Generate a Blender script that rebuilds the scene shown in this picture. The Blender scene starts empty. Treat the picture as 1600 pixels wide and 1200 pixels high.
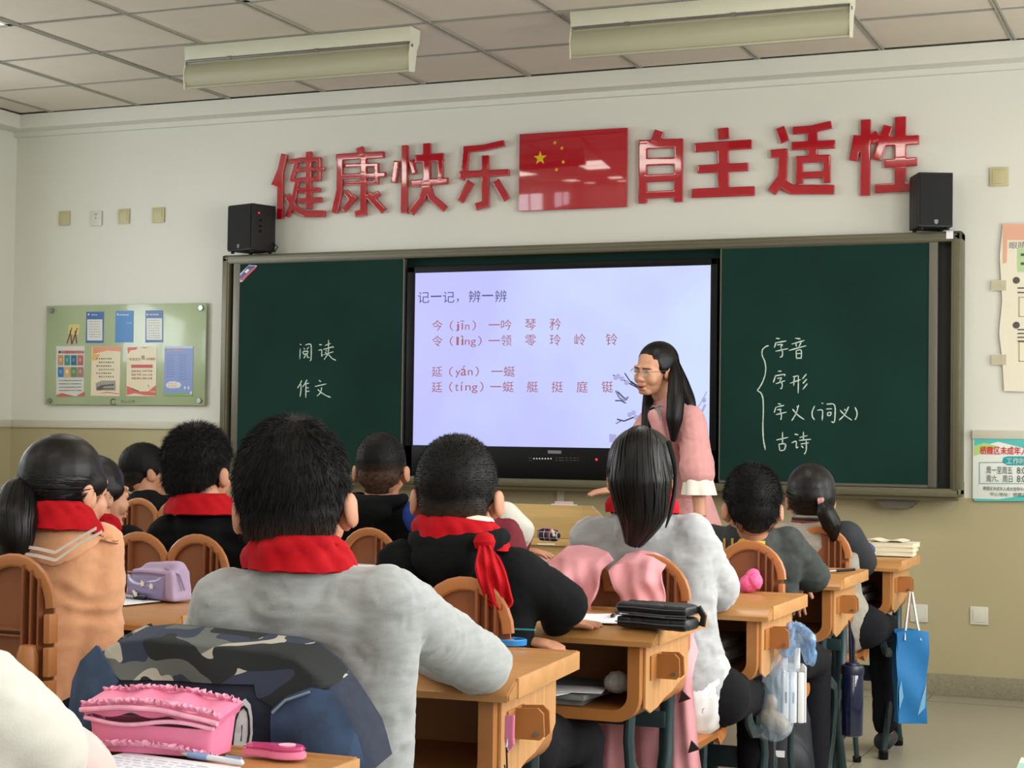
import bpy, bmesh, math, random
import numpy as np
from mathutils import Vector, Matrix, Euler
random.seed(7); rng = np.random.default_rng(7)
D = bpy.data; scene = bpy.context.scene; COL = scene.collection
# ------------------------------------------------------------------ camera, world, lights, exposure
F_PX, YAW, PITCH, ROLL, EYE = 2646.4, .3957, .0297, .013, 1.196
def cam_axes():
    cy, sy = math.cos(YAW), math.sin(YAW)
    f = Vector((-sy, cy, 0)); r = Vector((cy, sy, 0)); u = Vector((0, 0, 1))
    f2 = f*math.cos(PITCH)+u*math.sin(PITCH); u2 = u*math.cos(PITCH)-f*math.sin(PITCH)
    r3 = r*math.cos(ROLL)+u2*math.sin(ROLL); u3 = u2*math.cos(ROLL)-r*math.sin(ROLL)
    return r3, u3, f2
CR, CU, CF = cam_axes()
cam = D.objects.new('camera', D.cameras.new('camera')); COL.objects.link(cam)
cam.data.sensor_width = 36; cam.data.lens = F_PX/1600*36; cam.data.clip_start = .05
cam.matrix_world = Matrix(((CR.x, CU.x, -CF.x, 0), (CR.y, CU.y, -CF.y, 0), (CR.z, CU.z, -CF.z, EYE), (0, 0, 0, 1)))
scene.camera = cam
cam.data.dof.use_dof = False
def wp(px, py, Y):
    """Survey point: the spot at depth Y (metres from the camera towards the board wall) seen at a photo pixel."""
    d = CF+CR*((px-800)/F_PX)-CU*((py-600)/F_PX)
    return d*(Y/d.y)+Vector((0, 0, EYE))
def wz(px, py, z):
    d = CF+CR*((px-800)/F_PX)-CU*((py-600)/F_PX)
    return d*((z-EYE)/d.z)+Vector((0, 0, EYE))
def S(r, g, b):
    return tuple(((c/255)/12.92 if c/255 <= .04045 else ((c/255+.055)/1.055)**2.4) for c in (r, g, b))+(1,)
W = D.worlds.new('sky'); scene.world = W; W.use_nodes = True
W.node_tree.nodes['Background'].inputs[0].default_value = S(205, 222, 240)
W.node_tree.nodes['Background'].inputs[1].default_value = 1.2
def area(name, loc, rot, sx, sy, power, col):
    l = D.lights.new(name, 'AREA'); l.shape = 'RECTANGLE'; l.size = sx; l.size_y = sy; l.energy = power; l.color = col
    o = D.objects.new(name, l); COL.objects.link(o); o.location = loc; o.rotation_euler = rot; return o
XR, XL, YB, YF, HC = .85, -6.631, -2.4, 8.15, 3.035
# daylight through the three windows in the right-hand wall and the high corridor windows in the left-hand wall
WIN_R = [(-1.6, .2), (.9, 2.7), (3.4, 5.2), (5.85, 7.35)]
for (a, b), pw_ in zip(WIN_R, (11, 22, 54, 28)):
    area('window_daylight', (XR+.10, (a+b)/2, 1.75), (0, math.radians(90), 0), 1.6, b-a-.1, pw_*(b-a), (1, .985, .93))
WIN_L = [(-1.2, 1.0), (2.0, 4.2), (5.0, 7.0)]
for (a, b), pw_ in zip(WIN_L, (5, 9, 17)):
    area('window_daylight', (XL-.10, (a+b)/2, 2.05), (0, math.radians(-90), 0), .9, b-a-.1, pw_*(b-a), (.93, .97, 1))
vs = scene.view_settings; vs.view_transform = 'Standard'; vs.look = 'None'; vs.gamma = 1; vs.exposure = 0.38; vs.use_curve_mapping = False
try: scene.display_settings.display_device = 'sRGB'
except Exception: pass
# ------------------------------------------------------------------ materials
MT = {}
def mat(name, col, rough=.6, noise=None, bump=None, metal=0, spec=.5, coat=0, emit=None, alpha=1, trans=0, attr=None, sheen=0):
    """noise=(scale, amount, detail[, stretch xyz]) varies the colour; bump=(scale, strength, distance[, stretch])"""
    if name in MT: return MT[name]
    m = D.materials.new(name); m.use_nodes = True; nt = m.node_tree; N = nt.nodes; L = nt.links
    b = N['Principled BSDF']; c = S(*col) if len(col) == 3 else col
    b.inputs['Base Color'].default_value = c; b.inputs['Roughness'].default_value = rough; b.inputs['Metallic'].default_value = metal
    b.inputs['Specular IOR Level'].default_value = spec; b.inputs['Coat Weight'].default_value = coat; b.inputs['Coat Roughness'].default_value = .05
    b.inputs['Alpha'].default_value = alpha; b.inputs['Transmission Weight'].default_value = trans
    if sheen: b.inputs['Sheen Weight'].default_value = sheen
    tc = N.new('ShaderNodeTexCoord')
    def tex(scale, detail, stretch):
        mp = N.new('ShaderNodeMapping'); mp.inputs['Scale'].default_value = stretch; L.new(tc.outputs['Object'], mp.inputs[0])
        t = N.new('ShaderNodeTexNoise'); t.inputs['Scale'].default_value = scale; t.inputs['Detail'].default_value = detail; L.new(mp.outputs[0], t.inputs[0]); return t
    if noise:
        sc, am, de = noise[:3]; t = tex(sc, de, noise[3] if len(noise) > 3 else (1, 1, 1))
        mr = N.new('ShaderNodeMapRange'); mr.inputs['From Min'].default_value = .28; mr.inputs['From Max'].default_value = .72
        mr.inputs['To Min'].default_value = 1-am; mr.inputs['To Max'].default_value = 1+am; L.new(t.outputs[0], mr.inputs[0])
        mx = N.new('ShaderNodeMix'); mx.data_type = 'RGBA'; mx.blend_type = 'MULTIPLY'; mx.inputs[0].default_value = 1
        mx.inputs[6].default_value = c; L.new(mr.outputs[0], mx.inputs[7]); L.new(mx.outputs[2], b.inputs['Base Color'])
    if attr:
        at = N.new('ShaderNodeAttribute'); at.attribute_name = attr[0]
        m2 = N.new('ShaderNodeMix'); m2.data_type = 'RGBA'; L.new(at.outputs['Fac'], m2.inputs[0]); m2.inputs[7].default_value = S(*attr[1])
        src = b.inputs['Base Color'].links[0].from_socket if b.inputs['Base Color'].links else None
        if src: L.new(src, m2.inputs[6])
        else: m2.inputs[6].default_value = c
        L.new(m2.outputs[2], b.inputs['Base Color'])
    if bump:
        t = tex(bump[0], 3, bump[3] if len(bump) > 3 else (1, 1, 1)); bp = N.new('ShaderNodeBump')
        bp.inputs['Strength'].default_value = bump[1]; bp.inputs['Distance'].default_value = bump[2]
        L.new(t.outputs[0], bp.inputs['Height']); L.new(bp.outputs[0], b.inputs['Normal'])
    if emit:
        b.inputs['Emission Color'].default_value = S(*emit[0]); b.inputs['Emission Strength'].default_value = emit[1]
    MT[name] = m; return m
wallp = mat('wall_paint', (216, 216, 207), .55, (1.3, .02, 4), (260, .12, .002))
dado = mat('dado_gloss_paint', (172, 162, 128), .32, (1.7, .05, 5), (90, .08, .002))
skirt = mat('skirting_stone', (134, 128, 106), .4, (120, .18, 3))
railm = mat('dado_rail_plastic', (196, 192, 176), .45, (3, .03, 3))
tilem = mat('ceiling_tile', (206, 197, 182), .8, (4, .03, 4), (300, .2, .002))
barm = mat('ceiling_bar', (150, 148, 138), .5)
reflm = mat('lamp_enamel_shaded', (164, 162, 138), .4, (3, .03, 2))  # lamp enamel darkened: the reflector's shade is put into its base colour
lampw = mat('lamp_enamel', (206, 206, 186), .35, (3, .02, 2))
framem = mat('board_frame_aluminium', (96, 92, 70), .38, (1.5, .04, 4, (1, 1, 14)), metal=.35)
slotm = mat('board_slot_dark', (22, 24, 20), .6)
stripm = mat('panel_strip_aluminium', (104, 101, 92), .4, metal=.4)
green = mat('chalkboard_green', (19, 49, 43), .75, (2.2, .2, 6), (350, .1, .001), spec=.12)
green2 = mat('chalkboard_green_deep', (12, 38, 32), .75, (3, .12, 4), spec=.12)
blackp = mat('black_plastic', (10, 11, 14), .4, (30, .1, 2), spec=.18)
blackw = mat('speaker_black', (20, 20, 20), .6, (160, .3, 3), (400, .3, .002))
chalk = mat('chalk_white', (196, 212, 204), .9, (90, .25, 3))
red = mat('red_acrylic', (172, 14, 34), .06, coat=1, spec=.6)
yellow = mat('yellow_print', (214, 178, 30), .25)
wood = mat('beech_laminate', (174, 124, 72), .34, (3, .08, 6, (1, 9, 9)), (200, .05, .0006))
wood2 = mat('beech_edge', (186, 136, 84), .42, (4, .12, 6, (1, 6, 9)))
stripew = mat('beech_strip_side', (188, 138, 88), .45, (26, .20, 2, (1, 2.6, .05)))
plasto = mat('moulded_brown_plastic', (136, 80, 48), .42, (8, .05, 3), (220, .12, .0006))
plastl = mat('moulded_brown_rim', (172, 110, 62), .4, (8, .05, 3))
plastd = mat('desk_box_plastic', (166, 108, 56), .38, (6, .05, 3))
seatm = mat('seat_orange_plastic', (176, 108, 54), .32, (6, .05, 3))
teal = mat('teal_steel', (38, 58, 62), .35, (20, .08, 2), metal=.3)
steel = mat('steel', (150, 150, 150), .3, metal=.9)
podw = mat('light_maple', (206, 172, 112), .42, (2.5, .13, 7, (1, 1, 12)), (90, .05, .0006))
skin = mat('skin', (188, 134, 106), .48, (14, .05, 4), spec=.4)
skin.node_tree.nodes['Principled BSDF'].inputs['Subsurface Weight'].default_value = .12
skin.node_tree.nodes['Principled BSDF'].inputs['Subsurface Radius'].default_value = (.012, .005, .003)
skin2 = mat('skin_fair', (204, 152, 124), .45, (14, .04, 4), spec=.4)
skin2.node_tree.nodes['Principled BSDF'].inputs['Subsurface Weight'].default_value = .12
skin2.node_tree.nodes['Principled BSDF'].inputs['Subsurface Radius'].default_value = (.012, .005, .003)
hairm = mat('black_hair', (11, 10, 10), .6, (60, .4, 3), spec=.2, attr=('fade', (92, 66, 52)))
hairl = mat('black_long_hair', (14, 12, 13), .42, (22, .45, 3, (3, 3, .3)), spec=.28)
lipm = mat('lips', (176, 98, 88), .4); eyem = mat('eye_dark', (24, 16, 14), .15); browm = mat('brow', (44, 32, 28), .8)
mouthm = mat('mouth_inside', (60, 22, 22), .5)
scarfm = mat('red_cotton', (168, 8, 22), .85, (70, .12, 3), (500, .25, .001), spec=.2)
paper = mat('white_paper', (232, 232, 236), .75, (6, .02, 2))
glassy = mat('clear_plastic', (235, 240, 245), .06, alpha=.28, spec=.8)
# ------------------------------------------------------------------ mesh helpers
def finish(o, label=None, cat=None, group=None, kind=None):
    if label: o['label'] = label
    if cat: o['category'] = cat
    if group: o['group'] = group
    if kind: o['kind'] = kind
    return o
def empty(name, loc=(0, 0, 0), rz=0, label=None, cat=None, group=None, kind=None, parent=None):
    o = D.objects.new(name, None); COL.objects.link(o); o.location = loc; o.rotation_euler = (0, 0, rz); o.parent = parent
    o.empty_display_size = .05
    return finish(o, label, cat, group, kind)
def shade(me, ang=None):
    if ang is None: me.polygons.foreach_set('use_smooth', np.ones(len(me.polygons), bool))
    else:
        me.polygons.foreach_set('use_smooth', np.ones(len(me.polygons), bool))
        try: me.set_sharp_from_angle(angle=math.radians(ang))
        except Exception: pass
def mesh_obj(name, me, m=None, parent=None, **kw):
    o = D.objects.new(name, me); COL.objects.link(o)
    if m is not None:
        for x in (m if isinstance(m, (list, tuple)) else [m]): me.materials.append(x)
    if parent is not None: o.parent = parent
    return finish(o, **kw)
class MB:
    """collects simple shapes into one bmesh"""
    def __init__(s): s.bm = bmesh.new(); s.mi = 0
    def _paint(s, faces):
        for f in faces: f.material_index = s.mi
    def box(s, x0, x1, y0, y1, z0, z1, bev=0, M=None):
        r = bmesh.ops.create_cube(s.bm, size=1); v = r['verts']
        T = Matrix.Translation(((x0+x1)/2, (y0+y1)/2, (z0+z1)/2)) @ Matrix.Diagonal((abs(x1-x0), abs(y1-y0), abs(z1-z0), 1))
        bmesh.ops.transform(s.bm, matrix=(M @ T if M else T), verts=v)
        fs = list({f for q in v for f in q.link_faces}); s._paint(fs)
        if bev:
            es = list({e for q in v for e in q.link_edges})
            r = bmesh.ops.bevel(s.bm, geom=es, offset=bev, segments=2, affect='EDGES', profile=.6); s._paint(r['faces'])
        return s
    def prism(s, pts, lo, hi, axis='y', bev=0, M=None):
        """polygon pts (a,b) extruded along axis; for y the points are (x,z); x: (y,z); z: (x,y)"""
        def V(p, h):
            q = {'y': (p[0], h, p[1]), 'x': (h, p[0], p[1]), 'z': (p[0], p[1], h)}[axis]; q = Vector(q)
            return M @ q if M else q
        a = [s.bm.verts.new(V(p, lo)) for p in pts]; b = [s.bm.verts.new(V(p, hi)) for p in pts]
        fs = [s.bm.faces.new(a), s.bm.faces.new(b[::-1])]
        n = len(pts)
        for i in range(n): fs.append(s.bm.faces.new((a[i], b[i], b[(i+1) % n], a[(i+1) % n])))
        bmesh.ops.recalc_face_normals(s.bm, faces=fs); s._paint(fs)
        if bev:
            es = list({e for f in fs[:2] for e in f.edges}); r = bmesh.ops.bevel(s.bm, geom=es, offset=bev, segments=2, affect='EDGES'); s._paint(r['faces'])
        return s
    def tube(s, path, r, n=10, closed=False, flat=(1, 1), cap=True):
        path = [Vector(p) for p in path]; rings = []; N = len(path); rr = r if hasattr(r, '__len__') else [r]*N
        up = Vector((0, 0, 1)); prev = None
        for i, p in enumerate(path):
            if closed: t = path[(i+1) % N]-path[i-1]
            else: t = path[min(i+1, N-1)]-path[max(i-1, 0)]
            if t.length < 1e-9: t = Vector((0, 0, 1))
            t.normalize()
            if prev is None:
                a = up.cross(t)
                if a.length < .1: a = Vector((1, 0, 0)).cross(t)
            else: a = prev-t*prev.dot(t)
            a.normalize(); prev = a; b = t.cross(a)
            rings.append([s.bm.verts.new(p+(a*math.cos(2*math.pi*k/n)*flat[0]+b*math.sin(2*math.pi*k/n)*flat[1])*rr[i]) for k in range(n)])
        fs = []
        for i in range(N if closed else N-1):
            A, B = rings[i], rings[(i+1) % N]
            for k in range(n): fs.append(s.bm.faces.new((A[k], A[(k+1) % n], B[(k+1) % n], B[k])))
        if not closed and cap: fs += [s.bm.faces.new(rings[0][::-1]), s.bm.faces.new(rings[-1])]
        for f in fs: f.smooth = True
        s._paint(fs); return s
    def lathe(s, prof, c=(0, 0, 0), n=24, M=None):
        rings = []
        for r, z in prof:
            ring = []
            for k in range(n):
                q = Vector((c[0]+r*math.cos(2*math.pi*k/n), c[1]+r*math.sin(2*math.pi*k/n), c[2]+z)); ring.append(s.bm.verts.new(M @ q if M else q))
            rings.append(ring)
        fs = []
        for A, B in zip(rings, rings[1:]):
            for k in range(n): fs.append(s.bm.faces.new((A[k], A[(k+1) % n], B[(k+1) % n], B[k])))
        fs += [s.bm.faces.new(rings[0][::-1]), s.bm.faces.new(rings[-1])]
        for f in fs: f.smooth = True
        s._paint(fs); return s
    def quad(s, pts):
        f = s.bm.faces.new([s.bm.verts.new(p) for p in pts]); s._paint([f]); return s
    def grid(s, fn, nu, nv, thick=0, smooth=True):
        """fn(u,v)->point; optional thickness by a second sheet along the normals"""
        P = [[Vector(fn(i/(nu-1), j/(nv-1))) for j in range(nv)] for i in range(nu)]
        vs_ = [[s.bm.verts.new(p) for p in row] for row in P]; fs = []
        for i in range(nu-1):
            for j in range(nv-1): fs.append(s.bm.faces.new((vs_[i][j], vs_[i+1][j], vs_[i+1][j+1], vs_[i][j+1])))
        if thick:
            Q = []
            for i in range(nu):
                row = []
                for j in range(nv):
                    du = P[min(i+1, nu-1)][j]-P[max(i-1, 0)][j]; dv = P[i][min(j+1, nv-1)]-P[i][max(j-1, 0)]
                    nn = du.cross(dv); nn = nn.normalized() if nn.length > 1e-12 else Vector((0, 0, 1)); row.append(s.bm.verts.new(P[i][j]-nn*thick))
                Q.append(row)
            for i in range(nu-1):
                for j in range(nv-1): fs.append(s.bm.faces.new((Q[i][j], Q[i][j+1], Q[i+1][j+1], Q[i+1][j])))
            def side(a, b, c, d): fs.append(s.bm.faces.new((a, b, c, d)))
            for i in range(nu-1):
                side(vs_[i+1][0], vs_[i][0], Q[i][0], Q[i+1][0]); side(vs_[i][-1], vs_[i+1][-1], Q[i+1][-1], Q[i][-1])
            for j in range(nv-1):
                side(vs_[0][j], vs_[0][j+1], Q[0][j+1], Q[0][j]); side(vs_[-1][j+1], vs_[-1][j], Q[-1][j], Q[-1][j+1])
        for f in fs: f.smooth = smooth
        s._paint(fs); return s
    def build(s, name, m, parent=None, ang=35, **kw):
        me = D.meshes.new(name); s.bm.to_mesh(me); s.bm.free()
        if ang: shade(me, ang)
        return mesh_obj(name, me, m, parent, **kw)
def hash3(i, j, k, seed):
    h = (i*374761393+j*668265263+k*2147483647+seed*974634777) & 0xffffffff
    h = ((h ^ (h >> 13))*1274126177) & 0xffffffff
    return ((h ^ (h >> 16)) & 0xffffff)/0xffffff
def vnoise(P, freq, seed=0):
    Q = P*freq; I = np.floor(Q).astype(np.int64); Fr = Q-I; Fr = Fr*Fr*(3-2*Fr); out = 0
    for a in (0, 1):
        for b in (0, 1):
            for c in (0, 1):
                w = (Fr[:, 0] if a else 1-Fr[:, 0])*(Fr[:, 1] if b else 1-Fr[:, 1])*(Fr[:, 2] if c else 1-Fr[:, 2])
                out = out+w*hash3(I[:, 0]+a, I[:, 1]+b, I[:, 2]+c, seed)
    return out*2-1
def perp(t):
    a = np.cross(t, [0, 0, 1.]);
    if np.linalg.norm(a) < .1: a = np.cross(t, [1., 0, 0])
    a /= np.linalg.norm(a); return a, np.cross(t, a)
def caps(p1, p2, r1, r2, flat=None, fs=1., n=14, m=4):
    """closed rounded tapering limb; flat = direction in which its section is scaled by fs"""
    p1 = np.array(p1, float); p2 = np.array(p2, float); t = p2-p1; L = np.linalg.norm(t); t = t/L if L > 1e-9 else np.array([0, 0, 1.])
    a, b = perp(t); rings = []
    for k in range(m+1):
        th = -math.pi/2+math.pi/2*k/m; rings.append((p1+t*r1*math.sin(th), r1*max(math.cos(th), .02)))
    for k in range(m+1):
        th = math.pi/2*k/m; rings.append((p2+t*r2*math.sin(th), r2*max(math.cos(th), .02)))
    V = []
    for c, r in rings:
        for k in range(n):
            an = 2*math.pi*k/n; d = (a*math.cos(an)+b*math.sin(an))*r
            if flat is not None:
                fl = np.array(flat, float); fl /= np.linalg.norm(fl); d = d+fl*np.dot(d, fl)*(fs-1)
            V.append(c+d)
    Fc = []; R = len(rings)
    for i in range(R-1):
        for k in range(n): Fc.append((i*n+k, i*n+(k+1) % n, (i+1)*n+(k+1) % n, (i+1)*n+k))
    Fc.append(tuple(range(n))[::-1]); Fc.append(tuple((R-1)*n+k for k in range(n)))
    return np.array(V), Fc
def ell(c, r, rot=None, n=18, m=12):
    V = []; Fc = []; c = np.array(c, float)
    for i in range(m+1):
        th = -math.pi/2+math.pi*i/m; q = max(math.cos(th), .01)
        for k in range(n): V.append((math.cos(2*math.pi*k/n)*q*r[0], math.sin(2*math.pi*k/n)*q*r[1], math.sin(th)*r[2]))
    V = np.array(V)
    if rot is not None: V = V @ np.array(Euler(rot).to_matrix()).T
    for i in range(m):
        for k in range(n): Fc.append((i*n+k, i*n+(k+1) % n, (i+1)*n+(k+1) % n, (i+1)*n+k))
    Fc.append(tuple(range(n))[::-1]); Fc.append(tuple(m*n+k for k in range(n)))
    return V+c, Fc
def merge(parts):
    V = []; Fc = []; o = 0
    for v, f in parts:
        V.append(v)
        if isinstance(f, np.ndarray): Fc += (f+o).tolist()
        else: Fc += [tuple(i+o for i in q) for q in f]
        o += len(v)
    return np.concatenate(V), Fc
def blob(parts, voxel, smooth=4, sfac=.5):
    """fuse closed pieces into one continuous surface"""
    V, Fc = merge(parts); me = D.meshes.new('tmp'); me.from_pydata(V.tolist(), [], Fc); me.update()
    o = D.objects.new('tmp', me); COL.objects.link(o)
    md = o.modifiers.new('r', 'REMESH'); md.mode = 'VOXEL'; md.voxel_size = voxel
    if smooth: s2 = o.modifiers.new('s', 'SMOOTH'); s2.iterations = smooth; s2.factor = sfac
    dg = bpy.context.evaluated_depsgraph_get(); e = o.evaluated_get(dg).to_mesh()
    n = len(e.vertices); v = np.empty(n*3); e.vertices.foreach_get('co', v); v = v.reshape(-1, 3)
    f = np.empty(len(e.loops), np.int32); e.loops.foreach_get('vertex_index', f); ls = np.empty(len(e.polygons), np.int32); e.polygons.foreach_get('loop_total', ls)
    f = f.reshape(-1, 4) if (ls == 4).all() else np.array([list(p.vertices)+[p.vertices[-1]]*(4-len(p.vertices)) for p in e.polygons])
    nr = np.empty(n*3); e.vertices.foreach_get('normal', nr); nr = nr.reshape(-1, 3)
    o.to_mesh_clear(); D.objects.remove(o); D.meshes.remove(me)
    return v, f, nr
def arr_mesh(name, V, Fq, m, parent=None, fade=None, mi=None, smooth=True, **kw):
    me = D.meshes.new(name); V = np.asarray(V)
    me.from_pydata(V.tolist(), [], Fq.tolist() if isinstance(Fq, np.ndarray) else Fq)
    if fade is not None:
        at = me.attributes.new('fade', 'FLOAT', 'POINT'); at.data.foreach_set('value', np.asarray(fade, np.float32))
    if mi is not None: me.polygons.foreach_set('material_index', np.asarray(mi, np.int32))
    if smooth: shade(me)
    me.update()
    return mesh_obj(name, me, m, parent, **kw)
def text_mesh(s, size, m, name='lettering', parent=None, M=None, extrude=.0004, align='LEFT', offset=0, xs=1, **kw):
    c = D.curves.new('t', 'FONT'); c.body = s; c.size = size; c.extrude = extrude; c.align_x = align; c.resolution_u = 3; c.offset = offset; c.align_y = 'CENTER'
    o = D.objects.new('t', c); COL.objects.link(o)
    dg = bpy.context.evaluated_depsgraph_get(); me = D.meshes.new_from_object(o.evaluated_get(dg)); me.name = name
    D.objects.remove(o); D.curves.remove(c); me.materials.clear()
    me.transform((M if M else Matrix()) @ Matrix.Diagonal((xs, 1, 1, 1)))
    return mesh_obj(name, me, m, parent, **kw)
def on_wall(px, py, Y):  # text frame facing the class: local x along +X, local y up
    return Matrix.Translation(wp(px, py, Y)) @ Matrix.Rotation(math.pi/2, 4, 'X')
# ------------------------------------------------------------------ room shell
def struct(name, mb, m, **kw): return mb.build(name, m, kind='structure', **kw)
b = MB(); b.box(XL-.2, XR+.2, YF, YF+.2, 0, HC+.2); wf = struct('wall_front', b, wallp)
b = MB(); b.box(XL-.2, XR+.2, YB-.2, YB, 0, HC+.2); struct('wall_back', b, wallp)
def holed_wall(name, x0, x1, wins, z0, z1, inner):
    b = MB(); ys = YB
    for a, c in wins:
        b.box(x0, x1, ys, a, 0, HC+.2); b.box(x0, x1, a, c, 0, z0); b.box(x0, x1, a, c, z1, HC+.2); ys = c
    b.box(x0, x1, ys, YF, 0, HC+.2); struct(name, b, wallp)
    for i, (a, c) in enumerate(wins):
        w = empty('window_%d' % (i+1+(10 if x0 < 0 else 0)), (inner, (a+c)/2, z0), kind='structure')
        h = (c-a)/2; H = z1-z0
        f = MB(); xx = .03
        for s in (-h+.02, 0, h-.02): f.box(-xx, xx, s-.022, s+.022, 0, H)
        f.box(-xx, xx, -h, h, 0, .045); f.box(-xx, xx, -h, h, H-.045, H); f.build('window_frame', lampw, w)
        for s in (-1, 1):
            g = MB(); g.box(-.003, .003, min(0, s*h), max(0, s*h), .04, H-.04); g.build('pane', glassw, w)
glassw = mat('window_glass', (245, 250, 250), .02, alpha=.12)
holed_wall('wall_right', XR, XR+.2, WIN_R, .95, 2.6, XR+.06)
holed_wall('wall_left', XL-.2, XL, WIN_L, 1.5, 2.55, XL-.06)
b = MB(); b.box(XL-.2, XR+.2, YB-.2, YF+.2, -.1, 0)
floorm = mat('terrazzo', (152, 147, 130), .3, (160, .22, 3))
fl = struct('floor', b, floorm)
b = MB()
for k in range(-1, 12):
    x = XR-.29-.9*k
    if x > XL: b.box(x-.002, x+.002, YB, YF, 0, .0012)
for y in (7.93, 5.4, 2.9): b.box(XL, XR, y-.002, y+.002, 0, .0012)
b.build('divider_strip', mat('brass_dull', (118, 112, 96), .5), fl)
# dado paint, rail, skirting
b = MB(); b.box(XL, -5.10, YF-.004, YF, .1, 1.2); b.box(-5.10, -1.10, YF-.004, YF, .1, 1.0); b.box(-1.10, XR, YF-.004, YF, .1, .925)
b.box(XL, XL+.004, YB, YF, .1, 1.2); struct('trim_1', b, dado)
b = MB(); b.box(XL, -5.109, YF-.018, YF-.004, 1.2, 1.243, bev=.003); struct('trim_2', b, railm)
b = MB(); b.box(XL+.004, XL+.018, YB, YF-.018, 1.2, 1.243, bev=.003); struct('trim_3', b, railm)
b = MB(); b.box(XL, XR, YF-.012, YF, 0, .10, bev=.003); struct('baseboard_front', b, skirt)
b = MB(); b.box(XL, XL+.012, YB, YF-.012, 0, .10, bev=.003); struct('baseboard_left', b, skirt)
b = MB(); b.box(XR-.012, XR, YB, YF-.012, 0, .10, bev=.003); struct('baseboard_right', b, skirt)
b = MB(); b.box(XL, XR, 8.012, YF, 2.954, HC); b.box(XL, XL+.13, YB, 8.012, 2.954, HC); b.box(XL, XR, YF-.03, YF, 2.925, 2.954); struct('trim_4', b, wallp)
# ceiling: grid of lift-out tiles
ceil = empty('ceiling', (0, 0, HC), kind='structure')
X0, YT, T = -6.2732, 8.012, .6
lights = {}
def line_y(j): return YT-(0 if j == 0 else .588+(j-1)*T)
tile_me = None
LIT = [(i, j) for i in (1, 4, 7, 10) for j in (3, 4, 9, 10, 14, 15)]
for i in range(-1, 12):
    for j in range(0, 7):
        x0, x1 = max(X0+i*T, XL+.13), min(X0+(i+1)*T, XR); y1, y0 = line_y(j), line_y(j+1)
        if (i, j) in LIT or x1-x0 < .05: continue
        b = MB(); b.box(x0+.011, x1-.011, y0+.011, y1-.011, .004+.0015*((i*7+j*3) % 3), .016); b.build('tile', tilem, ceil, ang=None)
b = MB()
for i in range(-1, 12):
    for j in range(7, 17):
        if (i, j) in LIT: continue
        x0, x1 = max(X0+i*T, XL+.13), min(X0+(i+1)*T, XR); y1, y0 = line_y(j), line_y(j+1)
        b.box(x0+.011, x1-.011, max(y0, YB)+.011, y1-.011, .004, .016)
b.build('tile_field', tilem, ceil, kind='stuff')
b = MB(); b.box(XL-.2, XR+.2, YB-.2, YF+.2, .02, .2); b.build('slab', wallp, ceil)
for i in range(0, 12):
    b = MB(); x = X0+i*T
    b.box(x-.012, x-.004, YB, YT, -.001, .006); b.box(x+.004, x+.012, YB, YT, -.001, .006); b.box(x-.005, x+.005, YB, YT, .004, .012); b.build('grid_bar', barm, ceil)
for j in range(1, 17):
    y = line_y(j)
    if y > YB: b = MB(); b.box(XL+.13, XR, y-.006, y+.006, .0005, .007); b.build('cross_bar', barm, ceil)
lampe = mat('light_diffuser', (255, 250, 240), .5, emit=((255, 250, 238), 5.0))
for i, j in LIT:
    if j % 2 == 0 and (i, j-1) in LIT or (j == 15): continue
    j2 = j+1
    g = empty('ceiling_light', (X0+(i+.5)*T, line_y(j+1), HC), label='recessed ceiling light panel, %s row from the board, %s from corridor side' % ({4: 'first', 10: 'second', 15: 'third', 3: 'first', 9: 'second', 14: 'third'}[j], {1: 'first', 4: 'second', 7: 'third', 10: 'last'}[i]), cat='ceiling light', group='recessed light panels between the ceiling tiles')
    b = MB(); h = T-.012; w = T/2-.012
    b.box(-w, w, -h, -h+.03, 0, .015); b.box(-w, w, h-.03, h, 0, .015); b.box(-w, -w+.03, -h, h, 0, .015); b.box(w-.03, w, -h, h, 0, .015); b.build('frame', lampw, g)
    b = MB(); b.box(-w+.02, w-.02, -h+.02, h-.02, .008, .014); b.build('diffuser', lampe, g)
# board lamps hanging from the ceiling
def board_lamp(xa, xb, y, where):
    g = empty('board_lamp', ((xa+xb)/2, y, HC), label=where, cat='lamp', group='white reflector lamps aimed at the board'); L = (xb-xa)/2
    b = MB(); b.box(-L, L, -.05, .05, -.068, 0, bev=.003); b.build('housing', lampw, g)
    prof = []
    for k in range(9):
        t = k/8; prof.append((-.035+.02*math.sin(t*math.pi)*-1+.0*t, -.085-.115*t))
    outer = [(y_, z) for y_, z in prof]; inner = [(y_+.004, z) for y_, z in prof[::-1]]
    b = MB(); b.prism(outer+inner, -L, L, 'x'); b.box(-L, L, -.036, -.02, -.088, -.078); b.box(-L, L, -.046, -.03, -.206, -.198); b.build('reflector', reflm, g)
    b = MB(); b.tube([(-L+.03, .012, -.105), (L-.03, .012, -.105)], .013, 12); b.build('tube', mat('lamp_tube', (225, 225, 215), .3), g)
    b = MB(); b.tube([(-L+.01, -.05, -.075), (L-.01, -.05, -.075)], .005, 8); b.build('rod', steel, g)
    for s in (-1, 1):
        b = MB(); b.prism([(-.052, 0), (.052, 0), (.045, -.06), (.02, -.10), (.0, -.20), (-.05, -.208), (-.058, -.13), (-.045, -.07)], s*L-.002, s*L+.002, 'x'); b.build('end_plate', lampw, g)
        b = MB(); b.lathe([(.008, -.004), (.008, .004)], n=10, M=Matrix.Translation((s*(L+.002), -.035, -.085)) @ Matrix.Rotation(math.pi/2, 4, 'Y')); b.build('screw', steel, g)
        for xx in (-.33, .33):
            pass
    for xx in (-.35, .12):
        b = MB(); b.box(xx-.01, xx+.01, -.054, -.044, -.082, -.066); b.build('clip', steel, g)
board_lamp(-4.575, -3.375, 6.88, 'white reflector board lamp on the ceiling left of the flag, with its end plate showing')
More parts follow.
